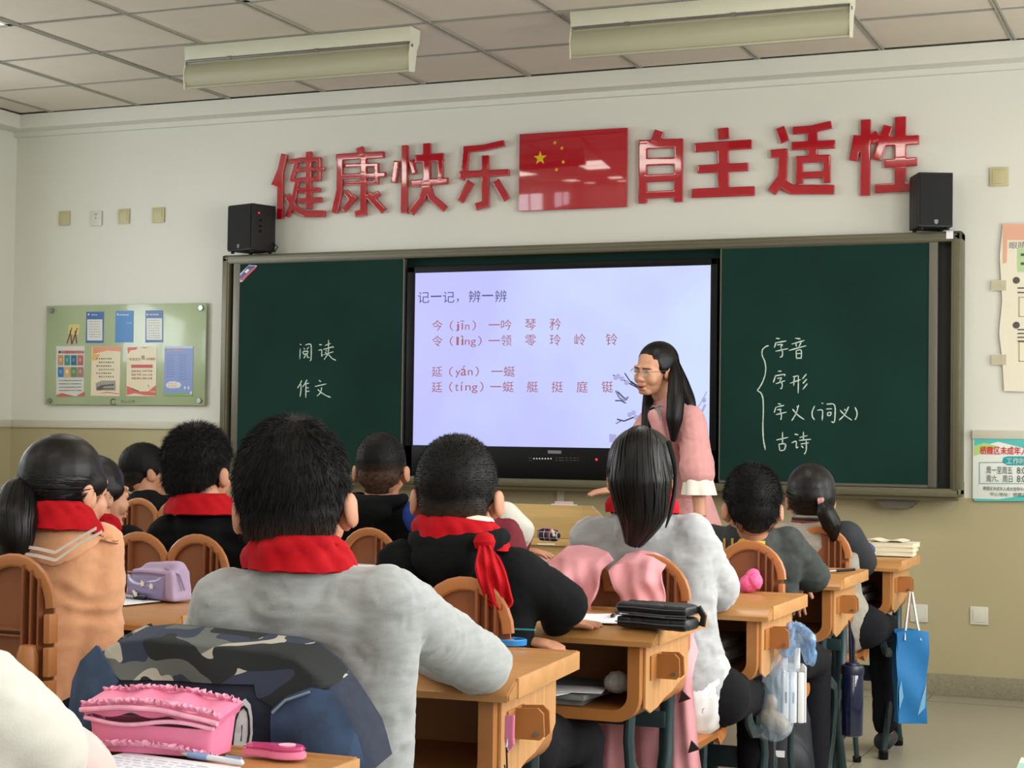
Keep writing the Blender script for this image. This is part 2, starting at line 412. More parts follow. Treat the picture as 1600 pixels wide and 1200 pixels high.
board_lamp(-2.600, -1.385, 6.88, 'white reflector board lamp on the ceiling right of the flag, nearer the window side')
# ------------------------------------------------------------------ board
BL, BR, BT, BB = -5.109, -1.102, 2.169, .933
bd = empty('sliding_blackboard', ((BL+BR)/2, YF, BB), label='wide dark green sliding chalkboard with olive aluminium frame on the front wall', cat='blackboard')
def loc(o):  # bake world placement relative to board empty
    o.parent = bd; o.location = -bd.location; return o
def frame_prof(b, x0, x1, z0, z1, w, ya, yb):
    b.box(x0, x1, ya, yb, z1-w, z1, bev=.012); b.box(x0, x1, ya, yb, z0, z0+w*.75, bev=.008)
    b.box(x0, x0+w, ya, yb, z0, z1, bev=.012); b.box(x1-w, x1, ya, yb, z0, z1, bev=.012)
b = MB(); frame_prof(b, BL, BR, BB, BT, .05, 8.03, YF); loc(b.build('frame', framem))
b = MB()
for z in (BT-.018, BT-.036): b.box(BL+.02, BR-.02, 8.026, 8.032, z-.003, z+.003)
b.box(BR-.034, BR-.03, 8.026, 8.032, BB+.02, BT-.02); b.box(BL+.03, BL+.034, 8.026, 8.032, BB+.02, BT-.02); loc(b.build('frame_groove', stripm))
b = MB(); b.box(BL+.05, BR-.05, 8.10, YF-.01, BB+.02, BT-.03); loc(b.build('back_panel', slotm))
b = MB(); b.box(-4.05, -2.2, 8.085, 8.10, BB+.03, BT-.045); loc(b.build('fixed_panel', green2))
def panel(x0, x1, z0, z1, ya, strip):
    b = MB(); b.box(x0, x1, ya, ya+.025, z0, z1); o = loc(b.build('sliding_panel', green))
    s = MB()
    if strip < 0: s.box(x0-.042, x0, ya-.004, ya+.027, z0-.012, z1+.012, bev=.003)
    else: s.box(x1, x1+.04, ya-.004, ya+.027, z0-.012, z1+.012, bev=.003)
    s.box(x0, x1, ya-.004, ya+.027, z1, z1+.012); s.box(x0, x1, ya-.004, ya+.027, z0-.012, z0)
    e = x1 if strip < 0 else x0; s.box(e-.003, e+.003, ya-.003, ya+.026, z0, z1); s.build('edge_strip', stripm, o)
panel(-4.997, -3.988, .985, 2.118, 8.043, -1)
panel(-2.256, -1.253, .985, 2.118, 8.043, 1)
b = MB(); b.box(BL+.01, BR-.01, 7.985, 8.035, BB, BB+.012, bev=.003); b.box(BL+.01, BR-.01, 7.98, 7.986, BB, BB+.03, bev=.002); b.box(BL+.01, BR-.01, 8.0, 8.035, BB-.018, BB+.002); loc(b.build('chalk_tray', framem))
b = MB(); b.prism([(-1.50, .915), (-1.30, .915), (-1.34, .872), (-1.46, .872)], 8.04, YF, 'y'); loc(b.build('support_bracket', stripm))
b = MB(); b.prism([(-4.6, .915), (-4.4, .915), (-4.44, .872), (-4.56, .872)], 8.04, YF, 'y'); loc(b.build('support_bracket', stripm))
st = wp(1484, 367, 8.027)
b = MB(); b.box(st.x-.016, st.x+.016, 8.025, 8.028, st.z-.018, st.z+.018); loc(b.build('sticker', paper))
# corner badge on the left panel
def flat(b, pts, Y, th=.001):  # polygon in photo pixels laid on the wall plane Y as a thin plate
    P = [wp(x, y, Y) for x, y in pts]; b.prism([(p.x, p.z) for p in P], Y-th, Y, 'y'); return b
b = MB(); flat(b, [(375, 428), (389, 414), (402, 415), (379, 440), (374, 441)], 8.042); o = b.build('maker_badge', mat('badge_white', (214, 206, 204), .4)); loc(o)
b = MB(); flat(b, [(375, 432), (388, 415), (399, 415.6), (376, 438)], 8.0408); loc(b.build('badge_blue', mat('badge_blue', (34, 66, 140), .4)))
b = MB(); flat(b, [(376, 436), (399, 416), (401, 418), (379, 439)], 8.0398); loc(b.build('badge_red', mat('badge_red', (196, 60, 70), .4)))
b = MB(); flat(b, [(382, 425), (387, 420), (390, 422), (385, 427)], 8.0398); loc(b.build('badge_emblem', paper))
# chalk handwriting: strokes surveyed on the photo, drawn as thin chalk ribbons on the panels
def strokes(data, ox, oy, sc_, name, w=.0062):
    Y = 8.0425
    for st_ in data:
        b = MB()
        P = [wp(ox+x/sc_, oy+y/sc_, Y) for x, y in st_]
        # smooth
        Q = []
        for i in range(len(P)-1):
            for k in range(4): Q.append(P[i].lerp(P[i+1], k/4))
        Q.append(P[-1])
        for _ in range(2 if len(P) > 2 else 0):
            Q = [Q[0]]+[(Q[i-1]+Q[i]*2+Q[i+1])/4 for i in range(1, len(Q)-1)]+[Q[-1]]
        n = len(Q); L = []; Rr = []
        for i, q in enumerate(Q):
            t = (Q[min(i+1, n-1)]-Q[max(i-1, 0)]).normalized(); nn = Vector((-t.z, 0, t.x))
            ww = w*.5*(.75+.35*random.random())*(1 if 0 < i < n-1 else .6); L.append(q+nn*ww); Rr.append(q-nn*ww)
        A = [b.bm.verts.new(p) for p in L]; B = [b.bm.verts.new(p) for p in Rr]
        for i in range(n-1):
            f = b.bm.faces.new((A[i], A[i+1], B[i+1], B[i]))
        bmesh.ops.recalc_face_normals(b.bm, faces=b.bm.faces); loc(b.build(name, chalk, ang=None))
left_words = [[(285, 178), (310, 188)], [(290, 245), (285, 410)], [(370, 190), (440, 172), (465, 190), (462, 430), (440, 438)], [(345, 235), (365, 262)], [(425, 222), (395, 262)],
  [(325, 300), (345, 320), (350, 345)], [(335, 290), (420, 285), (400, 325)], [(350, 340), (400, 325)], [(375, 340), (365, 375), (345, 395)], [(400, 330), (400, 375), (420, 390), (435, 380)],
  [(583, 185), (630, 188)], [(575, 275), (632, 258), (622, 380), (640, 340)], [(675, 200), (765, 165)], [(733, 112), (733, 235)], [(650, 262), (820, 212), (800, 235)], [(690, 270), (710, 290)], [(675, 300), (700, 318)],
  [(652, 345), (810, 295)], [(735, 240), (730, 320), (665, 420)], [(725, 330), (790, 405), (850, 430)],
  [(315, 742), (290, 800), (248, 865)], [(300, 800), (305, 880), (288, 998)], [(398, 730), (370, 790), (325, 848)], [(360, 805), (430, 783)], [(380, 800), (378, 1015)], [(385, 862), (425, 858)], [(385, 915), (435, 912)],
  [(580, 740), (615, 765)], [(520, 838), (700, 798)], [(628, 850), (610, 940), (550, 990)], [(565, 885), (620, 935), (700, 985), (768, 1008)]]
strokes(left_words, 440, 520, 10, 'chalk_stroke')
right_words = [[(235, 172), (205, 180), (175, 210), (175, 260), (200, 310), (210, 370), (205, 430), (180, 500), (150, 550), (130, 573), (165, 590), (185, 640), (188, 760), (182, 880), (185, 1000), (205, 1103)],
  [(298, 106), (334, 110)], [(300, 145), (285, 190)], [(290, 148), (392, 130)], [(310, 165), (365, 160), (340, 185)], [(295, 222), (408, 198)], [(345, 190), (360, 230), (355, 270), (335, 275)],
  [(470, 105), (520, 112)], [(440, 158), (555, 125)], [(475, 150), (485, 182)], [(525, 142), (505, 182)], [(415, 215), (570, 172)], [(480, 215), (482, 285)], [(482, 215), (530, 205), (525, 290)], [(482, 245), (524, 240)], [(480, 285), (524, 282)],
  [(318, 400), (350, 400)], [(296, 440), (276, 502)], [(290, 442), (385, 425), (375, 445)], [(310, 465), (355, 458), (335, 482)], [(298, 512), (380, 485)], [(330, 485), (358, 510), (352, 555), (337, 555)],
  [(450, 450), (500, 440)], [(425, 508), (520, 475)], [(465, 452), (458, 530)], [(500, 442), (498, 598)], [(572, 425), (535, 470)], [(575, 470), (540, 510)], [(580, 510), (540, 562)],
  [(316, 690), (345, 695)], [(300, 720), (284, 770)], [(295, 722), (372, 705)], [(310, 745), (350, 738), (335, 760)], [(300, 788), (395, 765)], [(340, 762), (350, 800), (342, 835)],
  [(487, 712), (492, 728)], [(503, 702), (480, 780), (440, 843)], [(447, 738), (490, 790), (552, 832)],
  [(645, 710), (622, 760), (622, 805), (645, 835)], [(708, 682), (720, 690)], [(668, 750), (720, 740), (712, 840)], [(750, 695), (832, 688), (825, 850), (812, 860), (795, 848)], [(748, 738), (800, 735)], [(760, 770), (762, 800)], [(760, 770), (795, 765), (788, 795), (764, 798)],
  [(912, 738), (920, 752)], [(950, 715), (915, 790), (862, 838)], [(872, 748), (920, 800), (978, 838)], [(1005, 722), (1025, 765), (1022, 805), (1005, 835)],
  [(302, 1015), (410, 990)], [(358, 942), (358, 1045)], [(325, 1050), (335, 1110)], [(325, 1052), (390, 1045), (378, 1105), (338, 1110)],
  [(465, 962), (500, 968)], [(440, 1040), (485, 1018), (478, 1090), (500, 1075)], [(510, 992), (580, 975)], [(545, 940), (545, 1020)], [(505, 1018), (612, 1008)], [(520, 1050), (592, 1040)], [(570, 1022), (572, 1110), (552, 1142)], [(525, 1065), (545, 1085)]]
strokes(right_words, 1160, 510, 5.715, 'chalk_stroke')
# interactive screen in the middle of the board
sx0, sx1, sz1 = -3.9263, -2.3105, 2.0421; sz0 = sz1-1.6158*9/16
sc_ = empty('interactive_screen', ((sx0+sx1)/2, 8.08, sz0), label='large black flat panel display lit with a pale lilac lesson slide', cat='screen')
def sl(o): o.parent = sc_; o.location = -sc_.location; return o
b = MB(); bz = .045
b.box(sx0-bz, sx1+.035, 8.047, 8.085, sz1, sz1+.034, bev=.004); b.box(sx0-bz, sx1+.035, 8.047, 8.085, .968, sz0, bev=.004)
b.box(sx0-bz, sx0, 8.047, 8.085, .968, sz1+.034, bev=.004); b.box(sx1, sx1+.035, 8.047, 8.085, .968, sz1+.034, bev=.004); sl(b.build('bezel', blackp))
dm = D.materials.new('lit_slide'); dm.use_nodes = True; nt = dm.node_tree; N = nt.nodes; L_ = nt.links; pb = N['Principled BSDF']; pb.inputs['Base Color'].default_value = (.01, .01, .01, 1); pb.inputs['Roughness'].default_value = .25
tc = N.new('ShaderNodeTexCoord'); no = N.new('ShaderNodeTexNoise'); no.inputs['Scale'].default_value = 1.7; no.inputs['Detail'].default_value = 2; L_.new(tc.outputs['Object'], no.inputs[0])
sp = N.new('ShaderNodeSeparateXYZ'); L_.new(tc.outputs['Object'], sp.inputs[0]); ad = N.new('ShaderNodeMath'); ad.operation = 'MULTIPLY_ADD'; ad.inputs[1].default_value = .35; L_.new(sp.outputs['X'], ad.inputs[0]); ad.inputs[2].default_value = 1.08
ad2 = N.new('ShaderNodeMath'); ad2.operation = 'ADD'; L_.new(ad.outputs[0], ad2.inputs[0]); L_.new(no.outputs[0], ad2.inputs[1])
cr = N.new('ShaderNodeValToRGB'); e = cr.color_ramp.elements; e[0].position = .3; e[0].color = S(186, 188, 250); e[1].position = .85; e[1].color = S(206, 222, 254); L_.new(ad2.outputs[0], cr.inputs[0])
L_.new(cr.outputs[0], pb.inputs['Emission Color']); pb.inputs['Emission Strength'].default_value = .80
b = MB(); b.box(sx0, sx1, 8.053, 8.075, sz0, sz1); sl(b.build('display', dm))
def em(name, col, k=.9): return mat(name, (4, 4, 4), .4, emit=(col, k))
t_brown = em('slide_brown', (150, 84, 92)); t_blue = em('slide_ink', (70, 62, 112)); t_bold = em('slide_bold', (150, 74, 52)); t_grey = em('slide_grey', (120, 124, 160)); t_dk = em('slide_dark', (44, 48, 70)); t_lil = em('slide_lilac', (160, 158, 206))
def fit(s, x0, y0, x1, y1, Y, m, name, setp, keep=False, off=0, ex=.0003):
    """lettering scaled to fill the wall rectangle seen between two photo points"""
    o = text_mesh(s, 1, m, name, offset=off, extrude=0); me = o.data
    v = np.empty(len(me.vertices)*3); me.vertices.foreach_get('co', v); v = v.reshape(-1, 3)
    a = wp(x0, y1, Y); c = wp(x1, y0, Y); lo = v.min(0); hi = v.max(0); k = (v-lo)/np.maximum(hi-lo, 1e-6)
    sh = wp(x1, y1, Y).z-wp(x0, y1, Y).z
    out = np.stack([a.x+k[:, 0]*(c.x-a.x), np.full(len(v), Y-ex), a.z+k[:, 1]*(wp(x0, y0, Y).z-a.z)], 1)
    me.vertices.foreach_set('co', out.ravel()); me.update(); setp(o); return o
YS = 8.0525
def srow(s, x0, y0, x1, y1, m=t_brown): 
    # crop pixel frame of the slide survey: origin (640,440), 4.706 px per photo px
    return fit(s, 640+x0/4.706, 440+y0/4.706, 640+x1/4.706, 440+y1/4.706, YS, m, 'slide_text', sl)
srow('记', 60, 76, 145, 158, t_blue); srow('一', 155, 104, 235, 114, t_blue); srow('记', 245, 74, 330, 156, t_blue); srow('，', 345, 125, 362, 152, t_blue)
srow('辨', 435, 66, 522, 154, t_blue); srow('一', 532, 98, 615, 108, t_blue); srow('辨', 628, 64, 714, 152, t_blue)
for s, x0, x1, y0, y1 in [('今', 165, 243, 284, 362), ('（', 295, 322, 288, 362), ('j', 338, 366, 296, 366), ('n', 408, 440, 316, 354), ('）', 460, 488, 286, 360), ('—', 580, 665, 314, 322), ('吟', 672, 750, 280, 358), ('琴', 848, 930, 276, 358), ('矜', 1030, 1112, 270, 356),
    ('令', 165, 243, 398, 478), ('（', 295, 322, 402, 474), ('l', 344, 362, 406, 468), ('ng', 406, 488, 428, 482), ('）', 502, 530, 400, 472), ('—', 580, 665, 430, 438), ('领', 672, 750, 392, 474), ('零', 848, 930, 392, 472), ('玲', 1030, 1112, 388, 470), ('岭', 1212, 1296, 384, 470), ('铃', 1442, 1528, 382, 468),
    ('延', 162, 240, 624, 700), ('（', 290, 318, 626, 700), ('y', 336, 374, 652, 706), ('n', 428, 464, 650, 690), ('）', 482, 510, 624, 698), ('—', 600, 685, 656, 664), ('蜒', 692, 775, 622, 700),
    ('廷', 162, 240, 738, 814), ('（', 290, 318, 738, 812), ('t', 334, 360, 752, 804), ('í', 376, 394, 738, 804), ('ng', 410, 500, 762, 820), ('）', 516, 544, 736, 810), ('—', 592, 676, 768, 776), ('蜓', 684, 766, 734, 812), ('艇', 862, 944, 732, 814), ('挺', 1044, 1128, 734, 814), ('庭', 1228, 1310, 732, 816), ('铤', 1412, 1496, 732, 816)]:
    srow(s, x0, y0, x1, y1)
for s, x0, x1, y0, y1 in [('ī', 374, 402, 288, 354), ('ì', 374, 398, 398, 468), ('á', 376, 418, 618, 692)]: srow(s, x0, y0, x1, y1, t_bold)
def slide_line(pts, w, m, nm='slide_branch'):
    b = MB(); P = [wp(x, y, YS-.0004) for x, y in pts]
    for p, q in zip(P, P[1:]):
        t = (q-p).normalized(); nn = Vector((-t.z, 0, t.x))*w/2; b.quad([p+nn, q+nn, q-nn, p-nn])
    bmesh.ops.recalc_face_normals(b.bm, faces=b.bm.faces); sl(b.build(nm, m, ang=None))
slide_line([(958, 586), (975, 594), (985, 600), (1004, 610)], .006, t_dk); slide_line([(976, 583), (982, 592), (988, 600)], .006, t_dk); slide_line([(985, 596), (1000, 606), (1008, 611)], .010, t_dk)
slide_line([(964, 655), (975, 658), (990, 652), (1002, 650), (1012, 652)], .007, t_dk); slide_line([(970, 658), (962, 662)], .004, t_dk)
slide_line([(1088, 640), (1098, 625), (1104, 612)], .006, t_lil); slide_line([(1094, 650), (1102, 632)], .012, t_lil)
slide_line([(962, 610), (968, 622), (975, 626), (982, 620)], .010, t_grey); slide_line([(961, 626), (970, 626), (978, 630)], .006, t_dk); slide_line([(965, 612), (974, 621), (980, 625)], .007, t_dk)
for cx, cy in [(966, 588), (972, 592), (979, 598), (984, 648), (990, 645), (994, 652), (1100, 625), (962, 590)]:
    b = MB(); c = wp(cx, cy, YS-.0003); b.lathe([(.013, 0), (.013, .0002)], n=7, M=Matrix.Translation(c) @ Matrix.Rotation(math.pi/2, 4, 'X')); sl(b.build('slide_blossom', t_lil, ang=None))
b = MB(); flat(b, [(952, 678), (963, 679), (963, 692), (952, 691)], YS-.0002, .0002); sl(b.build('slide_badge', t_lil, ang=None))
# controls strip of the screen
for k in range(7):
    c = wp(834+k*4.4+.5, 716.6, 8.0465); b = MB(); b.lathe([(.004, 0), (.004, .002)], n=8, M=Matrix.Translation(c) @ Matrix.Rotation(math.pi/2, 4, 'X')); sl(b.build('button', paper))
b = MB()
for x0, x1 in [(826, 828), (829, 831), (868, 871), (873, 881), (884, 887), (890, 894), (896, 900), (902, 904)]:
    for dy in (0, 4): flat(b, [(x0, 715+dy), (x1, 715.2+dy), (x1, 716+dy), (x0, 715.8+dy)], 8.0465)
sl(b.build('button_marks', mat('dim_print', (90, 90, 96), .5)))
b = MB(); flat(b, [(856, 703.5), (877, 704), (877, 709), (856, 708.5)], 8.0465); sl(b.build('name_plate', mat('plate_grey', (120, 120, 126), .4)))
c = wp(932, 718, 8.0455); b = MB(); b.lathe([(.006, 0), (.006, .001)], n=10, M=Matrix.Translation(c) @ Matrix.Rotation(math.pi/2, 4, 'X')); sl(b.build('power_light', em('led_red', (255, 40, 20), 2)))
# ------------------------------------------------------------------ loudspeakers
def speaker(x, y, rz, label, w=.20, d=.17, h=.265, led=True):
    g = empty('loudspeaker', (x, y, BT), rz, label=label, cat='speaker')
    b = MB(); b.box(-w/2, w/2, -d/2, d/2, .012, h, bev=.004); b.build('cabinet', blackw, g)
    b = MB(); b.box(-w/2+.006, w/2-.006, -d/2-.008, -d/2, .02, h-.008, bev=.003); b.build('grille', mat('speaker_cloth', (26, 27, 28), .9, (500, .5, 2)), g)
    b = MB(); b.prism([(-.009, .045), (.009, .045), (.009, .030), (0, .022), (-.009, .030)], -d/2-.010, -d/2-.008, 'y'); b.build('badge', mat('badge_grey', (110, 114, 120), .3), g)
    for sx in (-1, 1):
        for sy in (-1, 1): b = MB(); b.lathe([(.01, 0), (.01, .013)], (sx*(w/2-.02), sy*(d/2-.02), 0), 10); b.build('foot', blackp, g)
    if led:
        for k, zz in enumerate((.175, .145, .115)):
            b = MB(); b.lathe([(.006, 0), (.006, .008), (.003, .009)], n=10, M=Matrix.Translation((w/2, -d/2+.06, zz)) @ Matrix.Rotation(math.pi/2, 4, 'Y')); b.build('knob', blackp, g)
        b = MB(); b.box(w/2, w/2+.002, -d/2+.045, -d/2+.053, .212, .22); b.build('light', em('led_red', (255, 40, 20), 2), g)
    return g
g = speaker(-4.915, 8.02, math.radians(-18), 'black desktop loudspeaker with red light on the left end of the board')
b = MB(); b.tube([(.105, .07, .06), (.13, .05, .03), (.14, .02, .003)], .004, 8); b.tube([(.105, .07, .055), (.15, .06, .035), (.17, .02, .003)], .003, 8); b.build('cable', blackp, g)
speaker(-1.245, 8.035, math.radians(24), 'black desktop loudspeaker on the right end of the board', w=.16, led=False)
# ------------------------------------------------------------------ raised red characters
def letter(ch, data, ox, oy, k, meaning):
    parts = []; Yc = 8.128; th = .022
    P0 = [wp(ox+x/k, oy+y/k, Yc) for st_, w_ in data for x, y in st_]
    cx = sum(p.x for p in P0)/len(P0); cz = sum(p.z for p in P0)/len(P0)
    for st_, w_ in data:
        P = [wp(ox+x/k, oy+y/k, Yc) for x, y in st_]; c = P[0]; ww = w_/k/312  # metres per photo pixel on this wall
        n = len(P); Lf, Rt = [], []
        for i, q in enumerate(P):
            t1 = (P[i]-P[i-1]).normalized() if i else (P[1]-P[0]).normalized(); t2 = (P[i+1]-P[i]).normalized() if i < n-1 else t1
            t = (t1+t2).normalized(); nn = Vector((-t.z, 0, t.x)); s = ww/2/max(.6, t.dot(t1)); Lf.append(q+nn*s); Rt.append(q-nn*s)
        for i in range(n-1):
            a, b_, c_, d = Lf[i], Lf[i+1], Rt[i+1], Rt[i]
            v = [[p.x, Yc-th/2, p.z] for p in (a, b_, c_, d)]+[[p.x, Yc+th/2, p.z] for p in (a, b_, c_, d)]
            parts.append((np.array(v), [(0, 1, 2, 3), (7, 6, 5, 4), (0, 4, 5, 1), (1, 5, 6, 2), (2, 6, 7, 3), (3, 7, 4, 0)]))
    v, f, nr = blob(parts, .0030, 2, .5)
    o = arr_mesh('wall_character', v-np.array([cx, YF, cz]), f, red); o.location = (cx, YF, cz)
    finish(o, 'glossy raised red character %s on the wall, %s' % (ch, meaning), 'sign', 'raised red slogan characters above the board')
C2 = (410, 180, 3.81); C3 = (800, 160, 2.2857)
letter('健', [([(135, 232), (112, 330), (72, 425)], 46), ([(112, 330), (108, 620)], 44), ([(165, 278), (212, 270), (178, 390)], 30), ([(172, 385), (212, 392), (190, 500), (150, 605)], 32), ([(150, 478), (200, 560), (260, 588), (376, 588)], 46),
   ([(280, 218), (280, 560)], 42), ([(225, 268), (352, 264)], 32), ([(342, 262), (342, 375)], 28), ([(208, 326), (374, 320)], 28), ([(225, 386), (352, 380)], 30), ([(220, 450), (346, 445)], 34), ([(218, 512), (356, 504)], 36)], *C2, 'first from the left')
letter('康', [([(582, 192), (594, 240)], 50), ([(442, 252), (728, 236)], 44), ([(466, 250), (462, 450), (432, 585)], 44), ([(495, 302), (695, 296)], 26), ([(470, 368), (735, 354)], 34), ([(495, 408), (695, 400)], 26), ([(682, 290), (682, 415)], 30),
   ([(606, 240), (604, 580), (555, 590)], 44), ([(500, 455), (530, 492)], 38), ([(560, 480), (484, 570)], 34), ([(700, 462), (645, 505)], 34), ([(630, 470), (726, 572)], 48)], *C2, 'second from the left')
letter('快', [([(852, 180), (846, 586)], 44), ([(802, 272), (784, 405)], 38), ([(888, 268), (908, 352)], 36), ([(912, 262), (1080, 250)], 52), ([(982, 168), (982, 400)], 52), ([(1062, 245), (1062, 392)], 36), ([(888, 408), (1108, 392)], 44), ([(976, 400), (955, 495), (885, 585)], 46), ([(978, 400), (1010, 490), (1092, 560)], 46)], *C2, 'third, with the window glare')
letter('乐', [([(1200, 206), (1320, 196), (1442, 168)], 42), ([(1218, 205), (1204, 340), (1186, 385)], 40), ([(1175, 356), (1472, 342)], 44), ([(1330, 240), (1330, 530), (1272, 548)], 48), ([(1244, 396), (1178, 515)], 48), ([(1392, 392), (1458, 504)], 48)], *C2, 'just left of the flag')
letter('自', [([(470, 145), (468, 362)], 32), ([(597, 140), (595, 357)], 32), ([(455, 152), (612, 146)], 34), ([(470, 214), (600, 210)], 28), ([(470, 273), (600, 268)], 28), ([(470, 332), (600, 327)], 26), ([(528, 102), (512, 145)], 36)], *C3, 'just right of the flag')
letter('主', [([(755, 92), (757, 132)], 40), ([(653, 163), (857, 150)], 34), ([(664, 240), (845, 231)], 30), ([(643, 326), (868, 317)], 34), ([(755, 155), (757, 320)], 40)], *C3, 'second right of the flag')
letter('适', [([(958, 90), (976, 142)], 32), ([(1004, 102), (1070, 97), (1142, 80)], 28), ([(1000, 157), (1155, 150)], 30), ([(1075, 98), (1075, 200)], 34), ([(1028, 195), (1028, 290)], 26), ([(1125, 192), (1125, 288)], 26), ([(1015, 206), (1137, 200)], 26), ([(1028, 262), (1125, 258)], 24), ([(924, 185), (985, 180)], 30), ([(970, 180), (966, 270), (928, 322)], 34), ([(955, 285), (1000, 312), (1152, 312)], 34)], *C3, 'third right of the flag')
letter('性', [([(1265, 62), (1262, 334)], 34), ([(1236, 118), (1220, 210)], 30), ([(1286, 112), (1306, 140)], 34), ([(1345, 84), (1302, 206)], 32), ([(1388, 52), (1388, 320)], 38), ([(1325, 142), (1455, 134)], 32), ([(1330, 220), (1448, 212)], 30), ([(1297, 310), (1450, 300)], 32)], *C3, 'last on the right beside the loudspeaker')
fa, fb = wp(813, 216, 8.128), wp(980, 324, 8.128)
fg = empty('wall_flag', ((fa.x+fb.x)/2, YF, fb.z), label='glossy red rectangular flag panel with five yellow stars between the characters', cat='flag')
b = MB(); b.box(fa.x, fb.x, 8.115, 8.14, fb.z+.0, fa.z+.02, bev=.004); o = b.build('flag_panel', red); o.parent = fg; o.location = -fg.location
for cx, cy, r, rot in [(844, 247, .038, 0), (878, 231.5, .012, .4), (880, 253, .012, .1), (869.5, 265, .012, -.3), (867, 223, .012, .7)]:
    c = wp(cx, cy, 8.114); pts = [(c.x+(r if k % 2 == 0 else r*.4)*math.sin(k*math.pi/5+rot), c.z+(r if k % 2 == 0 else r*.4)*math.cos(k*math.pi/5+rot)) for k in range(10)]
    b = MB(); b.prism(pts, 8.1135, 8.115, 'y'); o = b.build('star', yellow); o.parent = fg; o.location = -fg.location
# ------------------------------------------------------------------ notice board with posters
n0, n1 = wp(72, 478, 8.12), wp(322, 476, 8.12)
nb = empty('notice_board', ((n0.x+n1.x)/2, YF, 1.335), label='pale green printed acrylic notice panel with rounded bolts beside the blackboard', cat='notice board')
def nl(o): o.parent = nb; o.location = -nb.location; return o
gm = mat('notice_green', (160, 174, 138), .22, (1.6, .16, 3), coat=.5)
b = MB(); b.box(n0.x, n1.x, 8.125, 8.13, wp(72, 632, 8.12).z, n0.z, bev=.002); nl(b.build('panel', gm))
for x, y in [(80, 485), (314, 481), (77, 626), (311, 626)]:
    c = wp(x, y, 8.118); b = MB(); b.lathe([(.010, -.03), (.016, 0), (.014, .006)], n=14, M=Matrix.Translation(c) @ Matrix.Rotation(math.pi/2, 4, 'X')); nl(b.build('bolt', steel))
def pm(n, c): return mat('print_'+n, c, .35)
def sheet(name, label, pts, base, cat='poster', extra=()):
    P = [wp(x, y, 8.1235) for x, y in pts]; c = P[3]
    g = empty(name, (c.x, 8.124, c.z), label=label, cat=cat, group='school notices on the green panel')
    def gl(o): o.parent = g; o.location = -g.location; return o
    b = MB(); b.prism([(p.x, p.z) for p in P], 8.1228, 8.124, 'y'); gl(b.build('sheet', base))
    for k, (nm, m, polys) in enumerate(extra):
        b = MB()
        for q in polys: flat(b, q, 8.1226-.0003*k, .0003)
        gl(b.build(nm, m, ang=None, kind='stuff' if len(polys) > 3 else None))
    return gl
def R4(x0, y0, x1, y1): return [(x0, y0), (x1, y0), (x1, y1), (x0, y1)]
def C7(x, y): return (60+x/7.06, 470+y/7.06)   # survey frame of the left half
def C8(x, y): return (185+x/7.06, 470+y/7.06)
def RR(C, x0, y0, x1, y1): a = C(x0, y0); c = C(x1, y1); return [(a[0], a[1]), (c[0], a[1]), (c[0], c[1]), (a[0], c[1])]
blue1, blue2, white1, cream, rose = pm('blue', (48, 96, 160)), pm('blue_mid', (48, 120, 184)), pm('white', (206, 208, 204)), pm('cream', (218, 206, 176)), pm('rose', (200, 92, 80))
ink, orange1, blue3 = pm('ink', (84, 78, 78)), pm('orange', (214, 140, 108)), pm('periwinkle', (118, 140, 196))
def dashes(C, x0, x1, ys, w=8, gap=14, h=10, jitter=0):
    out = []
    for y in ys:
        x = x0
        while x < x1-w: out.append(RR(C, x, y, x+w*(.7+.5*random.random()), y+h)); x += gap
    return out
sheet('notice_sheet', 'small blue bordered notice with a white page, leftmost in the top row', [C7(530, 122), C7(722, 120), C7(718, 465), C7(522, 465)], blue1,
  extra=[('page', white1, [RR(C7, 538, 205, 706, 438)]), ('small_print', ink, dashes(C7, 560, 690, (228, 256, 284, 312, 340, 368, 396), 20, 26, 4)), ('title_marks', white1, dashes(C7, 590, 660, (148,), 14, 22, 14)+[RR(C7, 546, 140, 562, 162)])])
sheet('notice_sheet', 'small plain blue notice sheet in the middle of the top row', [C8(-30, 112), C8(165, 108), C8(162, 458), C8(-36, 460)], blue2,
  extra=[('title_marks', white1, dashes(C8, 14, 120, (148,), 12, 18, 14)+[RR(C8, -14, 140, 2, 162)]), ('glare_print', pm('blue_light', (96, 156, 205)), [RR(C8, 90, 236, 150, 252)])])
sheet('notice_sheet', 'small blue bordered notice with a white page, rightmost in the top row', [C8(300, 106), C8(490, 104), C8(492, 456), C8(298, 460)], blue1,
  extra=[('page', white1, [RR(C8, 310, 192, 482, 432)]), ('small_print', ink, dashes(C8, 330, 470, (215, 243, 271, 299, 327, 355, 383, 405), 20, 26, 4)), ('title_marks', white1, dashes(C8, 345, 440, (145,), 14, 20, 14)+[RR(C8, 312, 140, 328, 162)])])
cols8 = [(188, 142, 104), (68, 130, 128), (44, 98, 138), (176, 96, 90), (64, 120, 178), (206, 170, 112), (106, 132, 84), (158, 116, 108)]
ex = []
for k, c in enumerate(cols8):
    x0 = 215+(k % 4)*72; y0 = 600+(k//4)*130; ex.append(('picture_box', pm('box%d' % k, c), [RR(C7, x0, y0, x0+62, y0+112)])); ex.append(('picture_mark', pm('boxm%d' % k, tuple(min(255, v+40) for v in c)), [RR(C7, x0+18, y0+34, x0+42, y0+70)]))
ex += [('title_marks', rose, dashes(C7, 262, 495, (550,), 16, 24, 30)), ('small_print', ink, dashes(C7, 228, 480, (876, 912, 948, 984), 22, 28, 7)), ('wave_print', rose, [[C7(198, 1040), C7(260, 1018), C7(330, 1036), C7(400, 1050), C7(198, 1052)], [C7(420, 1050), C7(500, 1004), C7(500, 1050)]]), ('ring_mark', ink, [RR(C7, 222, 552, 248, 578)])]
